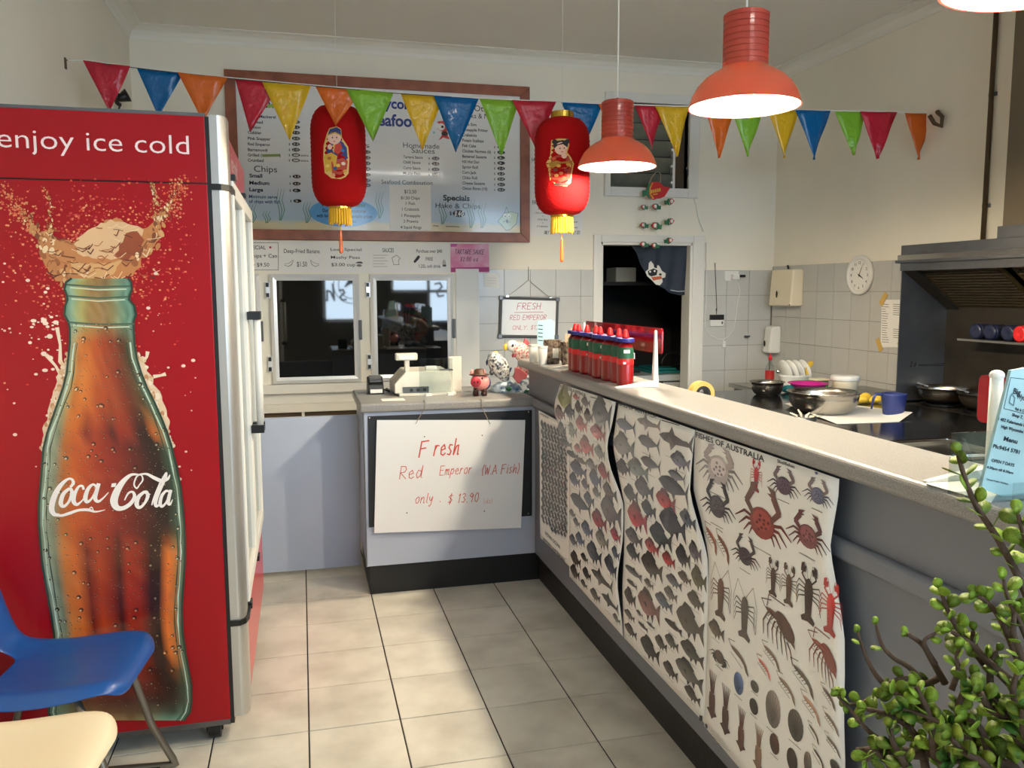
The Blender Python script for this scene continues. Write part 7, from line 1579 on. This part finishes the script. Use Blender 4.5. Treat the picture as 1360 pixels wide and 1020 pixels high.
# ================================================================== storeroom things
YQ = YB+.35
def kd(x, y, Y=YQ): return PY(780+x/4.435, 300+y/4.435, Y)
T = thing('chest_freezer', 'white chest freezer standing in the dark storeroom', 'freezer', (2.85, 6.75, 0))
tz = kd(585, 880).z; xr_ = kd(583, 870).x
MB().box(2.1, xr_, YQ, YQ+.6, .06, tz-.055).build('cabinet', 'freezer_white', T, bevel=.008); MB().box(2.1, xr_+.01, YQ-.012, YQ+.61, tz-.045, tz+.01).build('lid', 'freezer_white', T, bevel=.010); c = kd(428, 915); MB().box(c.x-.025, c.x+.025, YQ-.008, YQ+.001, c.z-.04, c.z+.04).build('badge', 'black_plastic', T); c = kd(290, 855); MB().box(c.x-.03, c.x+.03, YQ-.008, YQ+.001, c.z-.015, c.z+.015).build('lock', 'black_plastic', T)
for x in (2.15, xr_-.06): MB().box(x, x+.05, YQ+.05, YQ+.55, 0, .06).build('foot', 'black_plastic', T)
c = kd(510, 760, YQ+.3); T = thing('green_mat', 'folded teal mat lying on the chest freezer', 'mat', (c.x, YQ+.3, tz+.01)); MB().box(kd(420, 0).x, xr_-.01, YQ+.08, YQ+.5, tz+.010, tz+.035).build('lower_fold', 'teal_plastic', T, bevel=.008); MB().box(kd(440, 0).x, xr_-.03, YQ+.12, YQ+.46, tz+.035, tz+.055).build('upper_fold', 'teal_plastic', T, bevel=.008)
c = kd(500, 700, YQ+.3); T = thing('black_hose', 'coiled black hose resting on the teal mat', 'hose', (c.x, YQ+.3, tz+.055)); MB().tube([Vector((c.x+.10*cos(t_), YQ+.3, tz+.060+.11*sin(t_))) for t_ in [pi*k/12 for k in range(13)]], .012, 8).build('hose_loop', 'black_plastic', T, smooth=True); MB().box(c.x-.11, c.x+.11, YQ+.27, YQ+.33, tz+.0555, tz+.065).build('hose_clip', 'black_plastic', T)
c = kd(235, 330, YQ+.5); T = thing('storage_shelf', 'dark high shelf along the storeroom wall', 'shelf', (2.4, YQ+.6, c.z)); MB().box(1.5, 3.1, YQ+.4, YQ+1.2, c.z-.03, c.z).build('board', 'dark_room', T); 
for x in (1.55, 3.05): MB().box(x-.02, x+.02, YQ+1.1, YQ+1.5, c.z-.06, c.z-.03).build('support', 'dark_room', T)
a, b = kd(170, 330, YQ+.5), kd(290, 245, YQ+.5); tag(MB().box(a.x, b.x, YQ+.5, YQ+.75, a.z, b.z).build('storage_box', 'freezer_white', bevel=.01), 'pale box on the high shelf in the dark storeroom', 'box')
# curtain pulled to one side
YC = YB+.06
T = thing('door_curtain', 'dark navy half curtain gathered to the right side of the doorway', 'curtain', PY(900, 390, YC))
edge = [(248, 100), (290, 170), (330, 250), (370, 320), (430, 360), (490, 395), (540, 410), (590, 405)]
nu, nv = 28, 14; vs_ = []; fs_ = []
for i in range(nu+1):
    u = i/nu; xt = 248+(622-248)*u
    xb = 248+(600-248)*u
    yb2 = None
    for p_, q_ in zip(edge, edge[1:]):
        if p_[0] <= xb <= q_[0]: yb2 = p_[1]+(q_[1]-p_[1])*(xb-p_[0])/(q_[0]-p_[0])
    if yb2 is None: yb2 = 404
    for j in range(nv+1):
        v = j/nv; x = xt+(xb-xt)*v; y = 100+(yb2-100)*v; c = kd(x, y, YC); c.y += .018*sin(u*26+v*2.4)*(.3+.7*v); vs_.append(c)
for i in range(nu):
    for j in range(nv): b = i*(nv+1)+j; fs_.append((b, b+1, b+nv+2, b+nv+1))
MB().add(vs_, fs_).build('cloth', 'curtain_navy', T, smooth=True, solid=.002); MB().tube([Vector((DX0, YC, kd(300, 98, YC).z)), Vector((DX1, YC, kd(300, 98, YC).z))], .007, 8).build('curtain_rod', 'steel_dull', T)
pp = Print('Y', YC-.022, (780, 300, 4.435)); 
pp.ppoly([(342, 270), (360, 255), (362, 220), (374, 206), (390, 226), (394, 246), (410, 250), (412, 230), (424, 236), (440, 266), (462, 280), (458, 304), (440, 308), (444, 330), (428, 350), (404, 346), (380, 320), (352, 296)], (224, 222, 214), 1); pp.ppoly([(356, 266), (392, 250), (414, 262), (408, 290), (376, 298), (360, 288)], (24, 24, 28), 2); pp.ppoly([(376, 302), (436, 296), (440, 312), (388, 322)], (196, 100, 60), 2)
for x, y in ((370, 270), (396, 266)): pp.pell(x, y, 6, 6, (236, 236, 230), 3)
pp.pell(430, 286, 9, 7, (30, 30, 34), 2); pp.pstroke([(490, 378), (530, 386), (572, 384)], 4, (190, 196, 200), 1); pp.build('printed_fish', 'print', T)

# ================================================================== plant
PT = thing('jade_plant', 'bushy small-leaved jade plant in a tall pot by the counter corner', 'plant', (.93, .82, 0))
MB().lathe([(.10, 0), (.12, .01), (.15, .55), (.165, .60), (.165, .66), (.15, .66), (.145, .60), (.0005, .60)], (.93, .80, 0), 32, closed=True).build('planter', 'terracotta', PT, smooth=True)
MB().lathe([(.143, .60), (.143, .63), (.0005, .64)], (.93, .80, 0), 24).build('soil', 'soil', PT)
R1 = (1100, 580, 2.3192)
rp = random.Random(21)
leafme = None
EXTRA = MB()
def leaf_obj(pos, nrm, up_, s_):
    global leafme
    if leafme is None:
        prof = [(0, 0), (.16, .16), (.36, .30), (.62, .38), (.84, .32), (.97, .16), (1.0, 0), (.97, -.16), (.84, -.32), (.62, -.38), (.36, -.30), (.16, -.16)]
        mb = MB().add([(0, 0, .0)]+[(y, x, .03*(x-.5)) for x, y in prof]+[(y*.8, x*.94+.03, -.018) for x, y in prof]+[(0, .55, .014), (0, .55, -.022)], [])
        n_ = len(prof)
        mb.f = [(25, 1+i, 1+(i+1) % n_) for i in range(n_)]+[(1+i, 13+i, 13+(i+1) % n_, 1+(i+1) % n_) for i in range(n_)]+[(26, 13+(i+1) % n_, 13+i) for i in range(n_)]
        o = mb.build('leaf', 'leaf', PT, smooth=True, local=True); leafme = o.data
    elif nleaf < 296:
        o = bpy.data.objects.new('leaf', leafme); COL.objects.link(o); o.parent = PT
    else: o = None
    y_ = up_.normalized() ; z_ = (nrm-y_*nrm.dot(y_)).normalized(); x_ = y_.cross(z_)
    Mx = Matrix((x_, y_, z_)).transposed().to_4x4() @ Matrix.Diagonal((s_, s_, s_, 1)); Mx.translation = pos
    if o: o.matrix_local = MW[PT.name].inverted() @ Mx
    else: EXTRA.add([Mx @ v.co for v in leafme.vertices], [tuple(p.vertices) for p in leafme.polygons])
base0 = Vector((.93, .80, .64))
nleaf = 0
def branch(pts, d0, d1, r0=.006, r1=.002, step=.017, ls=.017, start=.25, dens=1.0):
    global nleaf
    n_ = len(pts); P3 = [PD(R1[0]+x/R1[2], R1[1]+y/R1[2], d0+(d1-d0)*i/(n_-1)) for i, (x, y) in enumerate(pts)]
    sm = []
    for i in range(n_-1):
        p0, p1, p2, p3_ = P3[max(i-1, 0)], P3[i], P3[i+1], P3[min(i+2, n_-1)]
        for k in range(4):
            t_ = k/4; sm.append(.5*((2*p1)+(-p0+p2)*t_+(2*p0-5*p1+4*p2-p3_)*t_*t_+(-p0+3*p1-3*p2+p3_)*t_**3))
    sm.append(P3[-1]); m_ = len(sm)
    MB().tube(sm, [r0+(r1-r0)*i/(m_-1) for i in range(m_)], 7).build('branch', 'bark_stem', PT, smooth=True)
    L = [0]
    for a, b in zip(sm, sm[1:]): L.append(L[-1]+(b-a).length)
    s_ = L[-1]*start; k = 0
    while s_ < L[-1]:
        for i in range(m_-1):
            if L[i] <= s_ <= L[i+1]:
                t_ = (s_-L[i])/max(1e-6, L[i+1]-L[i]); pos = sm[i].lerp(sm[i+1], t_); d = (sm[i+1]-sm[i]).normalized(); break
        an = (pi/2)*(k % 2)+rp.uniform(-.5, .5); u_ = d.orthogonal().normalized(); v_ = d.cross(u_)
        for sd in (1, -1):
            if rp.random() > dens: continue
            w_ = (u_*cos(an)+v_*sin(an))*sd; upv = (w_+d*.55+Vector((0, 0, .15))); nv_ = (d*.5-w_*.4+Vector((rp.uniform(-.9, .2), rp.uniform(-1.2, 0), rp.uniform(-.1, .9))))
            leaf_obj(pos, nv_, upv, ls*rp.uniform(.9, 1.4)); nleaf += 1
        s_ += step*rp.uniform(.85, 1.2); k += 1
    # tip pair
    for sd in (1, -1):
        if True: w_ = (sm[-1]-sm[-2]).orthogonal().normalized()*sd; leaf_obj(sm[-1], w_.cross(FW)+Vector((0, -.5, .3)), (sm[-1]-sm[-2]).normalized()+w_*.6, ls*.9); nleaf += 1
D = 1.12
branch([(640, 560), (590, 440), (520, 310), (460, 220), (425, 140), (400, 55)], 1.06, 1.12, .0055, .003, .018, .021, .30)
branch([(660, 420), (620, 350), (598, 290), (585, 240)], 1.06, 1.05, .004, .0025, .014, .022, .1)
branch([(480, 700), (420, 620), (375, 550), (345, 470)], 1.10, 1.13, .005, .0025, .014, .020, .35)
branch([(590, 700), (540, 580), (500, 520), (460, 490)], 1.08, 1.08, .005, .0025, .014, .018, .3)
branch([(620, 640), (585, 560), (555, 500), (540, 440)], 1.06, 1.06, .004, .002, .016, .019, .3)
branch([(300, 765), (250, 710), (200, 680), (165, 640), (148, 580)], 1.14, 1.15, .0045, .002, .030, .014, .35, .35)
branch([(180, 770), (145, 730), (118, 680), (92, 605)], 1.15, 1.16, .0045, .002, .030, .014, .4, .35)
branch([(360, 760), (320, 690), (290, 640), (245, 608)], 1.12, 1.12, .005, .003, .030, .013, .6, .4)
branch([(330, 700), (300, 650), (298, 625), (330, 605)], 1.11, 1.11, .004, .002, .05, .012, .8, .3)
branch([(345, 740), (300, 760), (240, 745), (190, 760), (150, 800), (70, 825), (40, 800)], 1.13, 1.16, .005, .002, .018, .017, .1, .8)
branch([(200, 960), (140, 920), (100, 880), (70, 845), (30, 800)], 1.12, 1.15, .004, .002, .020, .015, .3, .7)
branch([(560, 760), (480, 680), (450, 640), (446, 600)], 1.08, 1.10, .006, .003, .022, .016, .3, .7)
branch([(560, 750), (500, 700), (440, 640), (380, 600)], 1.07, 1.10, .006, .003, .020, .017, .2, .7)
branch([(620, 760), (590, 660), (570, 600), (575, 540)], 1.05, 1.06, .005, .003, .018, .018, .2, .8)
branch([(380, 780), (400, 720), (395, 680), (400, 655)], 1.08, 1.08, .004, .002, .014, .020, .3)
branch([(500, 790), (500, 700), (520, 660)], 1.09, 1.09, .005, .003, .03, .015, .4, .5)
branch([(300, 980), (420, 960), (520, 970), (620, 960)], 1.10, 1.06, .008, .006, .018, .019, .0, .8)
branch([(90, 975), (180, 970), (300, 980)], 1.14, 1.10, .008, .007, .02, .015, .3, .5)
branch([(620, 1010), (560, 880), (500, 840), (470, 790)], 1.04, 1.04, .007, .004, .013, .022, .1)
branch([(640, 960), (610, 860), (570, 800), (580, 730)], 1.02, 1.03, .006, .003, .013, .022, .1)
branch([(420, 1020), (400, 940), (350, 880), (270, 820), (200, 790)], 1.08, 1.11, .007, .003, .012, .020, .15)
branch([(300, 1020), (280, 940), (230, 880), (160, 850), (120, 840)], 1.10, 1.13, .006, .003, .012, .018, .2)
branch([(480, 1020), (430, 920), (400, 850), (420, 780), (440, 740)], 1.06, 1.08, .007, .003, .013, .020, .15)
branch([(200, 1030), (170, 990), (140, 970), (120, 1000)], 1.10, 1.11, .005, .002, .010, .019, .2)
branch([(560, 1040), (500, 980), (470, 900), (430, 870)], 1.04, 1.05, .007, .003, .014, .021, .2)
branch([(380, 1050), (330, 980), (320, 900), (300, 830), (270, 770)], 1.07, 1.09, .007, .003, .014, .019, .2)
branch([(600, 1060), (560, 1010), (480, 1005), (380, 1000)], 1.03, 1.05, .007, .003, .014, .021, .2)
for (x, y, d_) in ((420, 1060, 1.08), (560, 1060, 1.04), (300, 1060, 1.10), (640, 1030, 1.04)):
    q_ = PD(R1[0]+x/R1[2], R1[1]+y/R1[2], d_); MB().tube([base0, base0.lerp(q_, .5)+Vector((0, 0, .02)), q_], [.016, .012, .008], 8).build('stem', 'bark_stem', PT, smooth=True)

branch([(520, 1050), (470, 1000), (430, 980), (380, 930)], 1.02, 1.03, .006, .003, .012, .021, .1)
branch([(640, 1040), (620, 960), (600, 900), (600, 840)], 1.0, 1.0, .006, .003, .012, .022, .1)
branch([(260, 1050), (230, 1000), (200, 940), (190, 900)], 1.08, 1.10, .006, .003, .012, .019, .1)
branch([(460, 960), (380, 900), (300, 860), (230, 840)], 1.06, 1.09, .005, .002, .012, .019, .1)
branch([(610, 900), (560, 850), (500, 800), (450, 780)], 1.03, 1.05, .005, .002, .012, .020, .1)
if EXTRA.v:
    e_ = EXTRA.build('foliage', 'leaf', PT, smooth=True); e_['kind'] = 'stuff'
